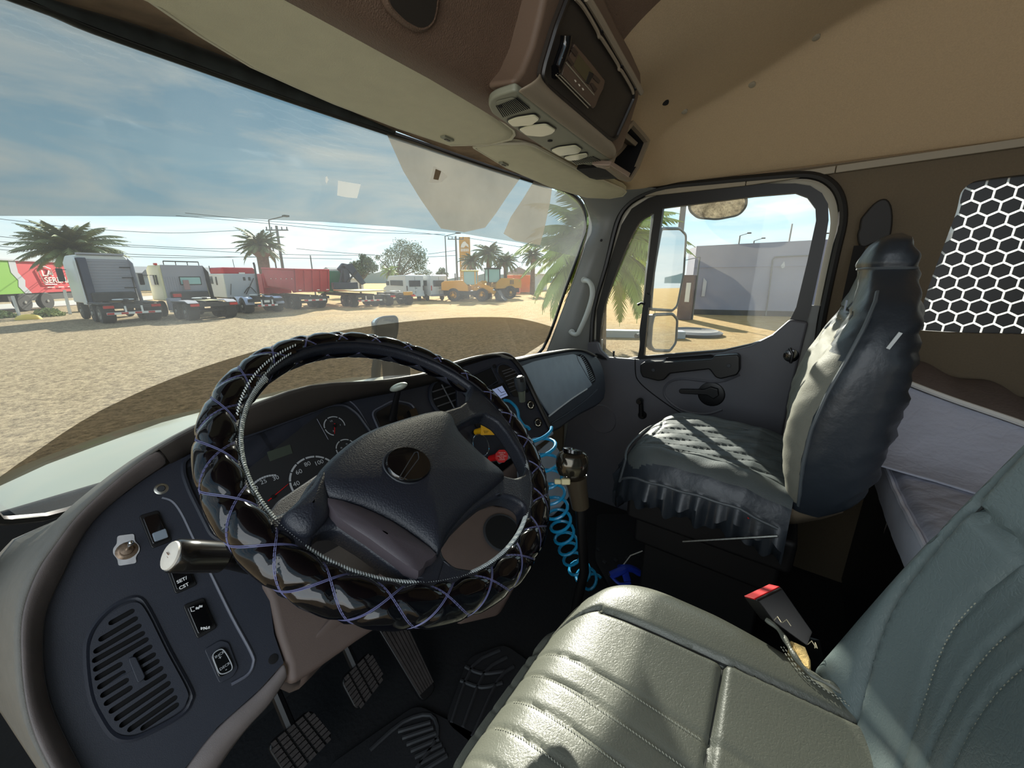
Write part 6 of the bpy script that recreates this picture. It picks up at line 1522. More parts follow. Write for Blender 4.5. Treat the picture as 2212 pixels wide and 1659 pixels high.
# ---- dump truck
p = PZ(684, 668, GZ)
v = Veh('dump_truck', p, 'dump truck with a ribbed red tipping body', 'truck', math.radians(-2))
chassis(v, 7.5, axles=(1.3, 2.65)); bumperbar(v, .0, .72, 1.7, 6)
v.pr('tipping_body', [(-1.3, .2, 1.35), (1.3, .2, 1.35), (1.3, -.15, 3.0), (-1.3, -.15, 3.0)], (0, .15, 0), M_yred, .01)
v.pr('body_side', [(-1.3, .2, 1.35), (-1.3, -.15, 3.0), (-1.3, 5.9, 3.15), (-1.3, 5.2, 1.75), (-1.3, 1.2, 1.6), (-1.3, .7, 1.3)], (.12, 0, 0), M_yred, .02)
v.pr('body_side', [(1.3, .2, 1.35), (1.3, -.15, 3.0), (1.3, 5.9, 3.15), (1.3, 5.2, 1.75), (1.3, 1.2, 1.6), (1.3, .7, 1.3)], (-.12, 0, 0), M_yred, .02)
v.pr('body_floor', [(-1.2, .2, 1.4), (1.2, .2, 1.4), (1.2, 5.2, 1.75), (-1.2, 5.2, 1.75)], (0, 0, .1), M_yred, 0)
v.pr('body_front', [(-1.3, 5.2, 1.75), (1.3, 5.2, 1.75), (1.3, 5.9, 3.15), (-1.3, 5.9, 3.15)], (0, .12, 0), M_yred, 0)
for x in (-1.25, -.62, 0, .62, 1.25): v.pr('tail_rib', [(x-.06, .19, 1.4), (x+.06, .19, 1.4), (x+.06, -.15, 2.98), (x-.06, -.15, 2.98)], (0, -.09, 0), M_yred, .01)
v.tb('top_rail', [(-1.32, -.15, 3.02), (-1.32, 5.9, 3.18)], .07, M_yred); v.tb('top_rail', [(-1.3, -.17, 3.02), (1.3, -.17, 3.02)], .07, M_yred)
for y in [.5+i*.95 for i in range(5)]: v.bx('side_reflector', (-1.33, y, 2.35), (.02, .14, .05), M_refw, 0)
for x in (-1.05, .35, 1.1): v.bx('tail_reflector', (x, .02, 1.5), (.2, .02, .06), M_refw, 0)
v.bx('front_shield', (0, 6.4, 2.3), (2.3, .15, 1.5), M_yred, .03); v.bx('cab', (0, 7.5, 1.9), (2.3, 1.6, 1.7), M_yred, .08)
for sx in (-1, 1): v.wheel(sx*1.0, 6.9)
# ---- green truck with crane and flatbed
p = PZ(800, 663, GZ)
v = Veh('crane_truck', p, 'green truck with a folded dark crane and flat yellowish deck', 'truck', math.radians(-6))
chassis(v, 8.0, axles=(1.0, 2.3)); bumperbar(v, w=2.2); v.bx('deck', (0, 1.7, 1.35), (2.5, 4.6, .10), mat('pale yellow deck', (206, 194, 140), .7), .01)
v.bx('cab', (-.1, 6.2, 2.1), (2.1, 1.7, 1.8), M_ygrn, .08); v.pr('engine_hood', [(-.9, 7.0, 1.2), (.9, 7.0, 1.2), (.9, 7.0, 2.0), (-.9, 7.0, 2.0)], (0, 1.4, -.3), M_ygrn, .1)
v.bx('side_window', (-1.17, 6.3, 2.45), (.02, .8, .6), M_winl, 0); v.bx('roof_fairing', (0, 6.2, 3.1), (1.8, 1.2, .2), M_refw, .06)
v.bx('crane_column', (.3, 4.6, 2.3), (.6, .6, 1.9), M_ycra, .05)
v.pr('crane_boom', [(.1, 4.3, 3.5), (.9, 4.3, 3.7), (2.0, 4.1, 1.9), (1.6, 4.1, 1.75)], (0, .35, 0), M_ycra, .03); v.pr('crane_boom', [(-.3, 4.6, 3.2), (.2, 4.6, 3.7), (.9, 4.6, 3.6), (.2, 4.6, 2.6)], (0, .35, 0), M_ycra, .03)
v.tb('crane_cylinder', [(.2, 4.2, 2.0), (1.2, 4.1, 3.0)], .09, M_chas); v.tb('crane_cylinder', [(-.4, 4.5, 1.8), (.0, 4.4, 3.2)], .08, M_ycra); v.bx('crane_bank', (0, 4.3, 1.7), (2.3, .5, .6), M_ycra, .05)
for sx in (-1, 1): v.wheel(sx*1.0, 6.8)
# low chassis parked beside it
p = PZ(872, 660, GZ)
v = Veh('trailer_dolly', p, 'low dusty tractor chassis with pale coupling plate beside the crane truck', 'truck chassis', math.radians(-10))
chassis(v, 4.2, axles=(.9, 2.2)); fifth(v, 1.4); v.bx('yellow_box', (.5, -.02, 1.05), (.9, .12, .3), M_dyel, .01); lights(v, .85)
# ---- vans
def van(px, label, lite):
    p = PZ(*px, GZ); v = Veh('passenger_van', p, label, 'van', math.radians(-17), 'white vans parked side by side')
    side = [(-.98, 0, .5), (-.98, .02, 1.6), (-.93, .12, 2.6), (-.93, .3, 2.68), (-.93, 5.0, 2.6), (-.93, 5.6, 2.1), (-.95, 6.0, 1.5), (-.98, 6.9, 1.25), (-.98, 7.0, .5)]
    v.pr('body', side, (1.96, 0, 0), M_ywht, .08)
    v.bx('rear_window', (-.02+.0, -.01, 1.82), (1.25, .05, .62), M_win, .03); v.bx('side_window', (-.985, 2.7, 1.85), (.03, 3.6, .55), M_win, .02)
    v.bx('side_window', (-.97, 5.4, 1.8), (.03, .9, .45), M_win, .02)
    for sx in (-1, 1): v.bx('tail_light', (sx*.9, -.02, 1.35), (.1, .05, .5), M_ltr if lite else mat('smoked light', (60, 40, 44), .3), .01)
    v.bx('number_plate', (.0, -.03, 1.15), (.4, .02, .11), M_refw, 0); v.bx('rear_bumper', (0, -.05, .6), (1.9, .14, .2), M_ygry if lite else M_ywht, .03)
    v.tb('door_gap', [(0, -.015, .75), (0, .0, 2.5)], .012, M_seal); v.bx('door_handle', (.12, -.04, 1.35), (.14, .03, .04), M_chas, 0)
    for y in (1.2, 5.8):
        for sx in (-1, 1): v.wheel(sx*.88, y, .35, .22)
van((899, 651), 'white high-roofed van, the left one with dark side windows', False)
van((950, 650), 'white van, the right one with red tail lights beside the yellow loader', True)
# ---- wheel loaders
def loader(px, label, m, rz, s=1.):
    p = PZ(*px, GZ); v = Veh('wheel_loader', p, label, 'wheel loader', rz, 'yellow wheel loaders')
    v.t.scale = (s, s, s)
    v.pr('rear_body', [(-1.1, -3.2, 1.3), (-1.1, -3.2, 2.2), (-1.1, -2.8, 2.4), (-1.1, -.6, 2.5), (-1.1, .1, 1.8), (-1.1, .1, 1.2)], (2.2, 0, 0), m, .06)
    v.bx('front_frame', (0, 1.8, 1.3), (1.0, 2.4, .7), m, .08); v.bx('belly', (0, -.5, 1.0), (1.2, 5.2, .5), M_chas, .05)
    c = v.bx('cab', (0, .2, 2.75), (1.5, 1.5, 1.55), M_winl, .05)
    for sx in (-.76, .76):
        for sy in (-.52, .95): v.bx('cab_post', (sx, sy, 2.75), (.12, .12, 1.6), m if m is M_yel2 else M_chas, .02)
    v.bx('cab_roof', (0, .2, 3.6), (1.75, 1.8, .16), mat('pale yellow roof', (222, 210, 110), .5) if m is M_yel2 else M_chas, .05)
    for sx in (-1, 1):
        v.pr('lift_arm', [(sx*.5, 1.0, 2.0), (sx*.5, 1.3, 2.2), (sx*.5, 2.6, 1.7), (sx*.5, 3.8, .7), (sx*.5, 3.6, .5), (sx*.5, 2.4, 1.3)], (sx*.14, 0, 0), m, .02)
        for y in (-1.7, 1.8): v.wheel(sx*1.05, y, .78, .6, m if m is M_yel2 else M_dyel)
    v.tb('lift_cylinder', [(0, 1.2, 1.7), (0, 3.2, 1.3)], .09, M_chrome)
    v.pr('bucket', [(-1.4, 3.5, .15), (-1.4, 4.7, .1), (-1.4, 4.2, .5), (-1.4, 3.7, 1.3), (-1.4, 3.4, .9)], (2.8, 0, 0), M_chas, .02)
    v.tb('exhaust', [(.4, -1.6, 2.4), (.4, -1.6, 3.3)], .07, M_chas)
    for i in range(3): v.bx('grille_slot', (-1.12, -2.1+.18*i, 2.0), (.03, .08, .5), M_chas, 0)
    return v
loader((1014, 650), 'bright yellow wheel loader with orange rims, the nearer left one', M_yel2, math.radians(-150), .86)
v = loader((1068, 645), 'ochre yellow wheel loader with a dark cab frame, the right one', M_dyel, math.radians(55), .95)
# ---- covered trailer with the town name
A, B = PZ(-70, 685, GZ), PZ(172, 662, GZ); dx = (B-A).normalized(); rz = math.atan2(dx.y, dx.x); LN = (B-A).length
TR = thing('box_trailer', A, 'green and red box trailer with white town name lettering at the far left', 'trailer', None, rz)
def tb_(n, x0, x1, z0, z1, y, m, parent=TR, dy=.02):
    mb = MB(); mb.box(((x0+x1)/2, y, (z0+z1)/2), (x1-x0, dy, z1-z0)); return mb.build(n, m, parent, smooth=False)
S_ = LN/242.
def tx(u): # position along the trailer side that shows at pixel column u
    q = PL(u, 640, A, Vector((-dx.y, dx.x, 0))); return (q-A).dot(dx)
M_tg, M_tr_, M_tw = mat('trailer green', (122, 178, 46), .5), mat('trailer red', (206, 52, 62), .5), mat('trailer white grey', (190, 192, 200), .5)
TR['category'] = 'trailer'
H0, H1 = 1.30, 3.62
mb = MB(); mb.box(((tx(-60)+tx(170))/2, 1.25, (H0+H1)/2), (tx(170)-tx(-60), 2.4, H1-H0)); mb.build('box_body', M_tr_, TR, smooth=False)
wv = [(tx(60), H0), (tx(50), H0+.5), (tx(54), H0+.95), (tx(44), H0+1.5), (tx(46), H1)]
mb = MB(); mb.prism([Vector((tx(-60), .03, H0)), *[Vector((x, .03, z)) for x, z in wv], Vector((tx(-60), .03, H1))], (0, -.012, 0)); mb.build('green_panel', M_tg, TR, smooth=False)
mb = MB(); mb.prism([Vector((x-.1, .015, z)) for x, z in wv]+[Vector((x+tx(66)-tx(54), .015, z)) for x, z in reversed(wv)], (0, -.012, 0)); mb.build('white_stripe', M_tw, TR, smooth=False)
MT = lambda x, z: Matrix(((1, 0, 0, x), (0, 0, -1, -.01), (0, 1, 0, z), (0, 0, 0, 1)))
k_ = (tx(160)-tx(105))
text('LA', .62, MT(tx(105), H0+1.45), M_refw, parent=TR, align='LEFT', bold=True, ext=.004, sx=1.5); text('SERENA', .62, MT(tx(107), H0+.92), M_refw, parent=TR, align='LEFT', bold=True, ext=.004, sx=1.25)
text('Tongoy  -  Coquimbo', .2, MT(tx(128), H0+.30), M_refw, parent=TR, align='CENTER', ext=.004) if False else None
fx = [(tx(105), H0+.62), (tx(102), H0+1.1), (tx(98), H0+1.75), (tx(105), H0+1.93), (tx(115), H0+1.98), (tx(126), H0+1.8), (tx(128), H0+1.35)]
mb = MB(); mb.tube([Vector((x, -.02, z)) for x, z in fx], .035, 6); mb.tube([Vector((tx(105), -.02, H0+.62)), Vector((tx(130), -.02, H0+.60))], .035, 6); mb.build('logo_outline', M_refw, TR, smooth=False)
for u0, u1 in ((108, 124), (132, 144), (152, 164)): tb_('small_print', tx(u0), tx(u1), H0+.36, H0+.42, -.01, M_refw)
tb_('top_rail', tx(-60), tx(170), H1, H1+.1, .0, M_tw, dy=.1)
tb_('undercarriage', tx(20), tx(168), .75, H0, .6, M_chas, dy=1.0)
for u in (50, 100):
    mb = MB(); mb.lathe([(.3, 0), (.62, 0), (.66, .08), (.66, .3), (.6, .36)], (tx(u), .35, .66), (0, -1, 0), 24); w = mb.build('wheel', M_tyre, TR); mb = MB(); mb.lathe([(.3, .30), (.12, .33), (.1, .4)], (tx(u), .35, .66), (0, -1, 0), 16); mb.build('rim', M_rim, w)
# ---- palms
M_frond = mat('olive palm leaf', (112, 120, 76), .6, var=.2, vscale=1.5); M_frd = mat('yellow green palm leaf', (160, 176, 84), .55, var=.2, vscale=1.2); M_trunk = mat('palm trunk', (112, 96, 76), .9, bump=.8, bscale=6, var=.2, vscale=5)  # olive and yellow green leaf colours
def palm(px, htop, R_, label, nf=44, seed=1, m=None, trunk_r=.4, droop=.9, low=-25, nm='palm_tree', leaf=.5, boss=True, width=.05, up=85):
    rnd = random.Random(seed); p = PZ(*px, GZ) if isinstance(px, tuple) else px
    # height from the pixel row of the crown centre
    d = math.hypot(p.x, p.y); r = ray(px[0], htop); H = r.z*d/math.hypot(r.x, r.y)-GZ
    t = thing(nm, p, label, 'palm tree', 'palms around the yard')
    mb = MB(); mb.tube([(0, 0, 0), (0, 0, H*.5), (0, 0, H*.82), (0, 0, H*.9), (0, 0, H)], [trunk_r, trunk_r*.8, trunk_r*.8, trunk_r*(1.5 if boss else 1), trunk_r*1.2], 12); mb.build('trunk', M_trunk, t)
    mb = MB(); c = Vector((0, 0, H))
    for i in range(nf):
        az = i*2.399963+rnd.uniform(-.2, .2); el = math.radians(lerp(up, low, (i/nf)**.85)+rnd.uniform(-6, 6)); L_ = R_*rnd.uniform(.85, 1.1)*(1 if i > nf*.15 else .8)
        h = Vector((math.cos(az), math.sin(az), 0)); path = []; q = c.copy(); e = el; n = 12
        for k in range(n+1):
            path.append(q.copy()); q = q+(h*math.cos(e)+Vector((0, 0, math.sin(e))))*(L_/n); e -= (.085+.05*rnd.random())*droop*(1+.25*k/n)
        mb.tube(path, [width*(1-.8*k/n) for k in range(n+1)], 4)
        sd = h.cross(Vector((0, 0, 1)))
        for k in range(2, n*4):
            tt = k/(n*4); f = tt*n; a = path[int(f)].lerp(path[min(int(f)+1, n)], f-int(f)); dr = (path[min(int(f)+1, n)]-path[int(f)]).normalized()
            ll = leaf*R_*.42*math.sin(PI*min(1, tt*.93+.12))**.6
            for s in (-1, 1):
                tip = a+(sd*s*.72+dr*.62+Vector((0, 0, -.28-.3*rnd.random()))).normalized()*ll
                w_ = dr*.022*R_; mb.add([a-w_, a+w_, tip], [(0, 1, 2)])
    mb.build('crown', m or M_frond, t, smooth=False)
    return t
palm((192, 672), 546, 3.3, 'wide old palm behind the tall cabover tractor on the left', 70, 2, None, .55, .8, 2)
palm((584, 657), 533, 2.3, 'thick-necked palm behind the red dump truck body', 54, 3, None, .6, .8, -18)
palm((1057, 642), 548, 2.5, 'tallest palm behind the wheel loaders, right of the yellow sign', 36, 4)
palm((1022, 640), 565, 2.2, 'palm partly hidden by the yellow sign', 30, 5)
palm((1092, 640), 566, 2.3, 'slender palm right of the loaders', 36, 6, None, .3)
palm((1150, 636), 552, 2.4, 'distant palm behind the near green palm fronds', 32, 7)
palm((846, 640), 588, 1.6, 'small yellow green palm under the big tree', 24, 8, M_frd, .2)
palm((1282, 752), 540, 3.1, 'large near palm with drooping green fronds beside the pillar', 84, 9, M_frd, .45, .95, leaf=.55, width=.05)
# ---- broadleaf trees
def tree(px, blobs, label, seed, m, nl=5200, tr=.3):
    rnd = random.Random(seed); p = PZ(*px, GZ); d = p.length; t = thing('leafy_tree', p, label, 'tree', 'leafy trees beyond the vans')
    mb = MB(); dd = p.dot(CF); top = PD(blobs[0][0], blobs[0][1], dd)-p; mb.tube([(0, 0, 0), (0.1, 0, top.z*.5), (top.x, top.y, top.z)], [tr, tr*.7, .06], 8)
    for b in blobs[1:]:
        q = PD(b[0], b[1], dd)-p; mb.tube([(0.05, 0, top.z*.35), (q.x, q.y, q.z)], [.16, .04], 6)
    mb.build('trunk', M_trunk, t); mb = MB()
    ws = [b[2]**2 for b in blobs]
    for i in range(nl):
        b = rnd.choices(blobs, ws)[0]; q = PD(b[0], b[1], dd)-p; r = b[2]*dd/FPX
        v = Vector((rnd.gauss(0, 1), rnd.gauss(0, 1), rnd.gauss(0, 1))).normalized()*r*(.35+.75*rnd.random()**.7)*(1 if rnd.random() < .8 else 1.25); v.z *= .85; a = q+v; s = .10
        u1 = Vector((rnd.uniform(-1, 1), rnd.uniform(-1, 1), rnd.uniform(-1, 1))).normalized()*s; u2 = Vector((rnd.uniform(-1, 1), rnd.uniform(-1, 1), rnd.uniform(-1, 1))).normalized()*s
        mb.add([a-u1, a+u2, a+u1, a-u2], [(0, 1, 2, 3)])
    mb.build('foliage', m, t, smooth=False)
M_leaf = mat('grey green foliage', (112, 126, 96), .7, var=.25, vscale=1)
tree((862, 634), [(870, 535, 20), (845, 552, 18), (895, 545, 22), (880, 565, 24), (910, 560, 15), (835, 575, 14), (905, 582, 16), (925, 590, 8), (860, 588, 18), (815, 556, 7)], 'broad grey green tree towering over the white vans', 11, M_leaf, 7000)
tree((780, 640), [(784, 556, 8), (794, 566, 12), (774, 572, 11), (804, 578, 12), (762, 572, 7), (782, 586, 14), (765, 588, 8)], 'smaller thin tree behind the green crane truck', 12, M_leaf, 3800, .14)
tree((955, 634), [(955, 585, 7), (948, 592, 6), (962, 593, 6)], 'little round tree between the vans and the lamp post', 13, M_leaf, 700)
# bushes and odd things near the left edge
def bush(px, r, label, m, seed):
    rnd = random.Random(seed); p = PZ(*px, GZ); mb = MB()
    for i in range(700):
        v = Vector((rnd.gauss(0, 1), rnd.gauss(0, 1), abs(rnd.gauss(0, 1)))).normalized()*r*rnd.random()**.4; v.z *= .7; s = .09; u1 = Vector((rnd.uniform(-1, 1), rnd.uniform(-1, 1), rnd.uniform(-1, 1)))*s; u2 = Vector((rnd.uniform(-1, 1), rnd.uniform(-1, 1), rnd.uniform(-1, 1)))*s
        mb.add([v-u1, v+u2, v+u1, v-u2], [(0, 1, 2, 3)])
    o = mb.build('bush', m, smooth=False); o.location = p; tag(o, label, 'bush')
M_bush = mat('yellow green bush', (140, 150, 92), .8, var=.2, vscale=3)
bush((106, 683), .75, 'low yellow green bush between the two white posts', M_bush, 1); bush((6, 686), .6, 'low bush at the left edge of the photo', M_bush, 2)
mb = MB(); mb.ball((0, 0, 0), (.55, .4, .32), 16); o = mb.build('yellow_mound', mat('yellow cover', (220, 190, 90), .7)); o.location = PZ(62, 690, GZ); tag(o, 'small yellow covered mound on the ground left of the trucks', 'mound')
M_post = mat('white concrete post', (196, 192, 184), .8)
for u0, v0, u1, v1, l in ((27, 640, 42, 683, 'white slanted concrete post nearest the left edge'), (139, 627, 152, 679, 'white slanted concrete post in front of the red trailer')):
    b = PZ(u1, v1, GZ); h = PD(u0, v0, b.dot(CF)*1.0); mb = MB(); mb.tube([(0, 0, 0), h-b], .09, 6); o = mb.build('fence_post', M_post); o.location = b; tag(o, l, 'post')
# poles, lamps, sign
M_pole = mat('weathered pole', (110, 112, 112), .7)
def pole(px, vt, r, label, cat='pole', nm='utility_pole', arm=None, cross=False, m=None):
    p = PZ(*px, GZ); d = math.hypot(p.x, p.y); q = ray(px[0], vt); H = q.z*d/math.hypot(q.x, q.y)-GZ; t = thing(nm, p, label, cat)
    q2 = PD(px[0]-(px[1]-vt)*.0, vt, p.dot(CF))
    mb = MB(); mb.tube([(0, 0, 0), (0, 0, H)], [r, r*.7], 8); mb.build('shaft', m or M_pole, t); R3 = Vector((CR.x, CR.y, 0)).normalized()
    if arm: mb = MB(); e = R3*arm; mb.tube([(0, 0, H), (e.x, e.y, H+.35)], .05, 6); a = mb.build('lamp_arm', M_pole, t); mb = MB(); mb.box((e.x*1.1, e.y*1.1, H+.37), (.5, .5, .14)); mb.build('lamp_head', M_chas, a)
    if cross:
        mb = MB(); mb.tube([R3*-1.1+Vector((0, 0, H-.4)), R3*1.1+Vector((0, 0, H-.4))], .07, 6); c = mb.build('crossarm', M_pole, t)
        for s in (-1, -.5, .5, 1): mb = MB(); mb.cyl(R3*s+Vector((0, 0, H-.36)), R3*s+Vector((0, 0, H-.1)), .05, 6); mb.build('insulator', M_chas, c)
    return p, H
pole((622, 652), 489, .17, 'tall utility pole with a crossarm right of the thick-necked palm', cross=True)
pole((608, 651), 477, .09, 'thin street lamp pole in front of the thick-necked palm', 'street lamp', 'street_lamp', 1.6)
pole((683, 647), 552, .09, 'short bare pole behind the dump body')
pole((967, 638), 510, .10, 'grey street lamp between the vans and the sign', 'street lamp', 'street_lamp', 1.6)
pole((989, 637), 510, .17, 'utility pole just left of the yellow sign', cross=True)
pole((1452, 664), 380, .30, 'thick grey post rising behind the door mirror', 'post', 'grey_post')
pole((1683, 640), 485, .12, 'thin pole above the long grey wall')
for u, vt, l in ((1580, 510, 'double-headed lamp above the grey wall, the taller'), (1611, 521, 'low double-headed lamp above the grey wall'), (1742, 511, 'small lamp at the right end of the grey wall')):
    pole((u, 634), vt, .12, l, 'street lamp', 'street_lamp', 1.2)
for u in (1102, 1107, 1118, 1123): pole((u, 622), 575, .12, {1102: 'tiny far off floodlight mast on the horizon, leftmost of four', 1107: 'tiny far off floodlight mast, second from the left of four', 1118: 'tiny far off floodlight mast, third from the left of four', 1123: 'tiny far off floodlight mast, rightmost of four'}[u], 'mast', 'far_mast')
pS = PZ(1007, 634, GZ); dS = math.hypot(pS.x, pS.y); HS = ray(1007, 512).z*dS/math.hypot(ray(1007, 512).x, ray(1007, 512).y)-GZ
SG = thing('yellow_sign', pS, 'tall ochre yellow sign board with white vertical lettering', 'sign', None, math.atan2(CR.y, CR.x)+math.radians(-0))
wS = 23*pS.dot(CF)/FPX
mb = MB(); mb.box((0, 0, HS-3.6), (wS, .3, 7.2)); mb.build('sign_board', mat('ochre sign', (196, 146, 52), .6, var=.1, vscale=1), SG, bevel=.03)
mb = MB(); mb.box((0, .1, (HS-7)/2), (.3, .2, HS-7)); mb.build('sign_leg', M_pole, SG, smooth=False)
MV = lambda x, z: Matrix(((0, -1, 0, x), (0, 0, -1, -.17), (1, 0, 0, z), (0, 0, 0, 1)))
text('USADOS DE', .62, MV(-.2*wS, HS-4.9), M_refw, parent=SG, ext=.01, bold=True); text('SELECCION', .62, MV(.22*wS, HS-4.9), M_refw, parent=SG, ext=.01, bold=True)
mb = MB(); mb.prism([Vector((x*wS, -.16, HS+z)) for x, z in ((-.36, -1.5), (-.3, -1.1), (-.12, -.7), (.05, -.62), (.2, -.9), (.34, -1.1), (.38, -1.5), (.1, -1.2), (-.05, -1.5))], (0, -.02, 0)); mb.build('logo_shape', M_refw, SG, smooth=False)
mb = MB()
for i in range(5): mb.box(((-.3+.15*i)*wS, -.17, HS-1.85), (.1*wS, .02, .4))
mb.build('logo_bars', M_refw, SG, smooth=False)
# power lines
M_wire = mat('power line', (70, 78, 84), .8)
W_ = [((-60, 472), (0, 473), (150, 491), (300, 501), (400, 503), (525, 497)), ((-60, 508), (0, 511), (100, 520), (280, 529), (440, 537), (530, 536)), ((-60, 518), (0, 522), (100, 527), (280, 533), (440, 541), (560, 548), (700, 551), (830, 552)), ((-60, 528), (0, 532), (95, 539), (280, 549), (400, 553), (560, 556), (760, 560)), ((-60, 534), (0, 539), (100, 546), (280, 554), (420, 557), (570, 554)),
      ((400, 460), (560, 476), (760, 492), (920, 504), (985, 513)), ((380, 466), (560, 481), (760, 500), (900, 505), (962, 506)), ((640, 537), (700, 543), (780, 549), (810, 550)), ((925, 549), (985, 541)), ((925, 555), (985, 552)), ((1120, 566), (1150, 568)), ((1010, 514), (1060, 522), (1120, 533), (1180, 541))]
WL_ = ['highest power line over the tall tractor, ending at the thick-necked palm', 'second highest power line at the left edge of the sky', 'power line third from the top at the left edge', 'power line fourth from the top at the left edge', 'lowest power line at the left edge', 'upper of two lines running from the film edge to the pole by the sign', 'lower of two lines running from the film edge to the lamp by the sign', 'short power line sloping right from the thick-necked palm', 'short power line rising from the big tree to the utility pole', 'short low power line between the big tree and the utility pole', 'tiny power line left of the near green palm', 'power line sloping down right from the yellow sign']
for i, l in enumerate(W_):
    pts = [PD(u, v, lerp(34, 40, 0)+8*(u/1200)) for u, v in l]; mb = MB(); mb.tube(catmull(pts, 3), .022, 4); o = mb.build('power_line', M_wire); tag(o, WL_[i], 'power line', 'overhead power lines')
# long grey wall at the right
a, b = PZ(1487, 679, GZ), PZ(1706, 684, GZ); dv = (b-a).normalized(); b2 = a+dv*16; nb_ = Vector((dv.y, -dv.x, 0)); nb_ = nb_ if nb_.dot(a) > 0 else -nb_
Hc = lambda u, v, p: ray(u, v).z*math.hypot(p.x, p.y)/math.hypot(ray(u, v).x, ray(u, v).y)-GZ
h1, h2 = Hc(1487, 532, a), Hc(1706, 521, b); hB = h1+(h2-h1)*(16/(b-a).length)
BX = thing('grey_container', a, 'long lilac grey steel container wall seen through the passenger window', 'container')
M_cont = mat('lilac grey steel', (142, 142, 158), .6, var=.05, vscale=.8)
mb = MB(); Lc = 16; q = [Vector((0, 0, .35)), dv*Lc+Vector((0, 0, .35)), dv*Lc+Vector((0, 0, hB)), Vector((0, 0, h1))]; mb.prism(q, nb_*3); mb.build('wall_sheet', M_cont, BX, smooth=False)
mb = MB(); mb.prism([Vector((0, 0, 0)), dv*Lc, dv*Lc+Vector((0, 0, .35)), Vector((0, 0, .35))], nb_*2.9); mb.build('base_rail', M_chas, BX, smooth=False)
n_ = -nb_*.06
def cpt(u, v): return PL(u, v, a-nb_*.08, nb_)-a
mb = MB(); mb.tube([cpt(1654, 682), cpt(1660, 640), cpt(1669, 562), cpt(1674, 555), cpt(1690, 554), cpt(1760, 551)], .04, 6); mb.build('conduit', M_pole, BX)
mb = MB(); mb.tube([cpt(1500, 578), cpt(1760, 574)], .02, 4); mb.build('weld_seam', M_cont, BX)
for q_ in (((1515, 640), (1520, 600), (1527, 608), (1522, 640)), ((1686, 575), (1694, 564), (1696, 576), (1690, 580))):
    mb = MB(); mb.prism([cpt(*p) for p in q_], n_*.2); mb.build('paint_patch', mat('pale paint patch', (186, 186, 190), .7), BX, smooth=False)
PBX = PZ(1478, 690, GZ); ra = (PZ(1490, 690, GZ)-PBX)
t = thing('brown_cabinet', PBX, 'brown steel cabinet standing at the end of the grey container', 'cabinet')
hb2 = Hc(1480, 594, PBX)
mb = MB(); mb.box((0, 0, hb2/2), (.75, .75, hb2)); mb.build('cabinet_body', mat('brown steel', (120, 104, 100), .7, var=.1, vscale=2), t, bevel=.03)
mb = MB(); mb.box((-.39, -.1, hb2*.62), (.02, .25, 1.1)); mb.build('notice', M_refw, t, smooth=False)
mb = MB(); mb.tube([(.1, -.42, 0), (.1, -.42, hb2+1.0)], .05, 6); mb.tube([(.1, -.42, hb2+1.0), (-.5, .3, hb2+.8), (-.5, .3, hb2)], .02, 4); mb.build('post', M_pole, t)
mb = MB(); c = PZ(1497, 722, GZ); mb.lathe([(1.15, 0), (1.2, .12), (1.0, .2), (.9, .12)], (0, 0, 0), (0, 0, 1), 28); o = mb.build('concrete_ring', mat('grey concrete', (120, 118, 118), .9)); o.location = c; tag(o, 'low concrete ring lying in the shade before the grey container', 'concrete ring')
# green awning and white car bits seen through the vent window
t = thing('green_shade_sail', PZ(1360, 640, GZ), 'green shade sail on posts seen through the vent window', 'shade sail')
p0 = PZ(1360, 640, GZ); dd = p0.dot(CF)*.9; mb = MB(); mb.grid([[PD(1340, 470, dd)-p0, PD(1375, 455, dd)-p0, PD(1420, 468, dd)-p0], [PD(1345, 492, dd)-p0, PD(1375, 488, dd)-p0, PD(1420, 494, dd)-p0]]); mb.build('sail', mat('green canvas', (30, 150, 96), .7), t, solid=.03)
mb = MB(); mb.tube([PD(1345, 512, dd)-p0, PD(1420, 508, dd)-p0], .12, 6); mb.build('beam', M_refw, t)
for u in (1348, 1415): mb = MB(); q = PD(u, 480, dd)-p0; mb.tube([(q.x, q.y, 0), (q.x, q.y, q.z)], .08, 6); mb.build('sail_post', M_pole, t)
o = MB(); c = PZ(1345, 728, GZ); o.box((0, 0, .15), (.5, 5.0, .3), Matrix.Rotation(.5, 3, 'Z')); k = o.build('kerb_block', mat('pale kerb', (170, 176, 184), .8), bevel=.02); k.location = c; tag(k, 'pale low kerb block under the near palm', 'kerb')
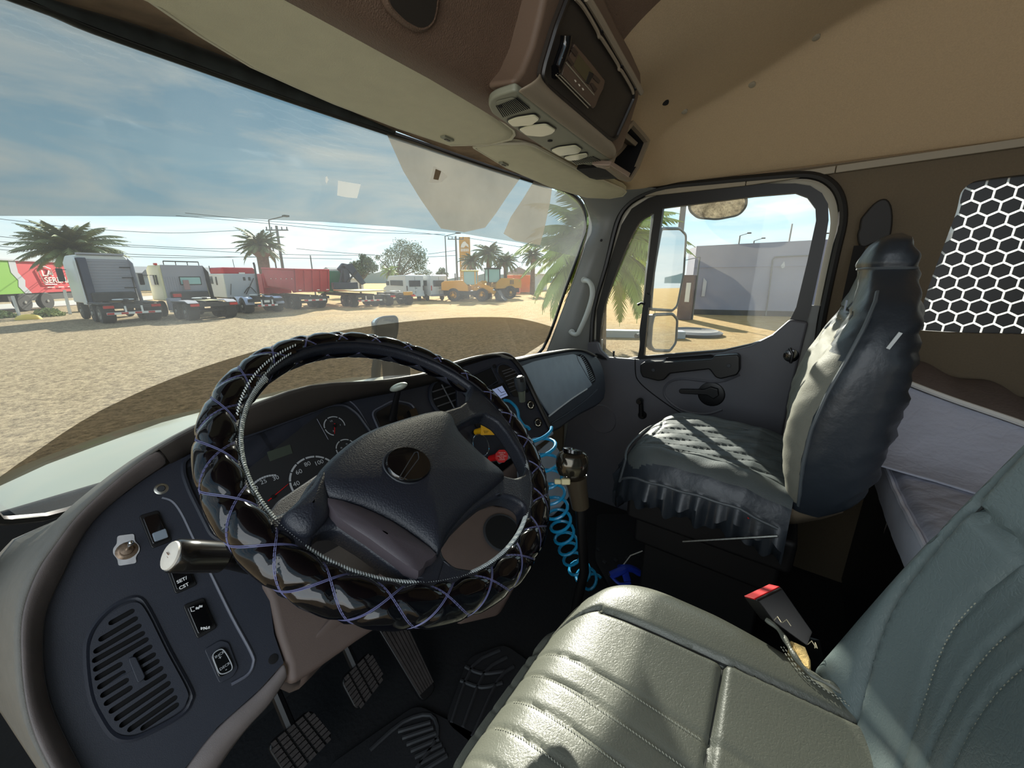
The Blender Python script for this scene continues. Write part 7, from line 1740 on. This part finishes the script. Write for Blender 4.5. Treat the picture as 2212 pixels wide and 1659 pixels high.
# orange container and far white building strip
t = Veh('orange_container', PZ(1122, 633, GZ), 'orange container beyond the loaders', 'container', math.radians(-20)); t.bx('container_body', (0, 0, 1.45), (4.2, 2.4, 2.6), mat('orange paint', (222, 120, 60), .6), .03)
t = Veh('white_car', PZ(1094, 638, GZ), 'white and red vehicle tail left of the orange container', 'car', math.radians(-20)); t.bx('car_body', (0, 0, 1.0), (2.0, 4.0, 1.4), mat('salmon paint', (214, 130, 112), .5), .1); t.bx('car_roof', (0, 0, 1.9), (1.9, 3.0, .5), M_refw, .1)
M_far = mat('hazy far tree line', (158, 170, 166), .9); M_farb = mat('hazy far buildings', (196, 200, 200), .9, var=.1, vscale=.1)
rnd = random.Random(4); mb = MB(); pts = []; 
for i in range(121):
    az = math.radians(-40+170*i/120); pts.append((az, 2.2+rnd.random()*1.6+1.2*math.sin(i*.5)))
rows = [[Vector((170*math.sin(a), 170*math.cos(a), GZ)) for a, h in pts], [Vector((170*math.sin(a), 170*math.cos(a), GZ+h)) for a, h in pts], [Vector((176*math.sin(a), 176*math.cos(a), GZ)) for a, h in pts]]
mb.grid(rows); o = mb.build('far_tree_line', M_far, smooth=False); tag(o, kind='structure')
for i, (u, w, h) in enumerate(((292, 5, 3.2), (350, 3, 2.6), (450, 9, 3.0), (752, 3, 2.2), (722, 2, 3.0), (1140, 8, 3))):
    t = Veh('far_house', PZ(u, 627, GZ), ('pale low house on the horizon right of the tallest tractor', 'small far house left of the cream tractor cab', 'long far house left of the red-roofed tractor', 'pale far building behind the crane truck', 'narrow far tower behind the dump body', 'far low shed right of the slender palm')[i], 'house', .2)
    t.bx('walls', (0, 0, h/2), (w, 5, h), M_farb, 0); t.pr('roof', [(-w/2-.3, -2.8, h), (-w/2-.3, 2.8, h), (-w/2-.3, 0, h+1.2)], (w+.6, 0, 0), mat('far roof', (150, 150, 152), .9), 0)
# ------------------------------------------------------------------ lift everything so the yard ground lies at z = 0
for o in list(SC.objects):
    if o.parent is None: o.location.z += -GZ
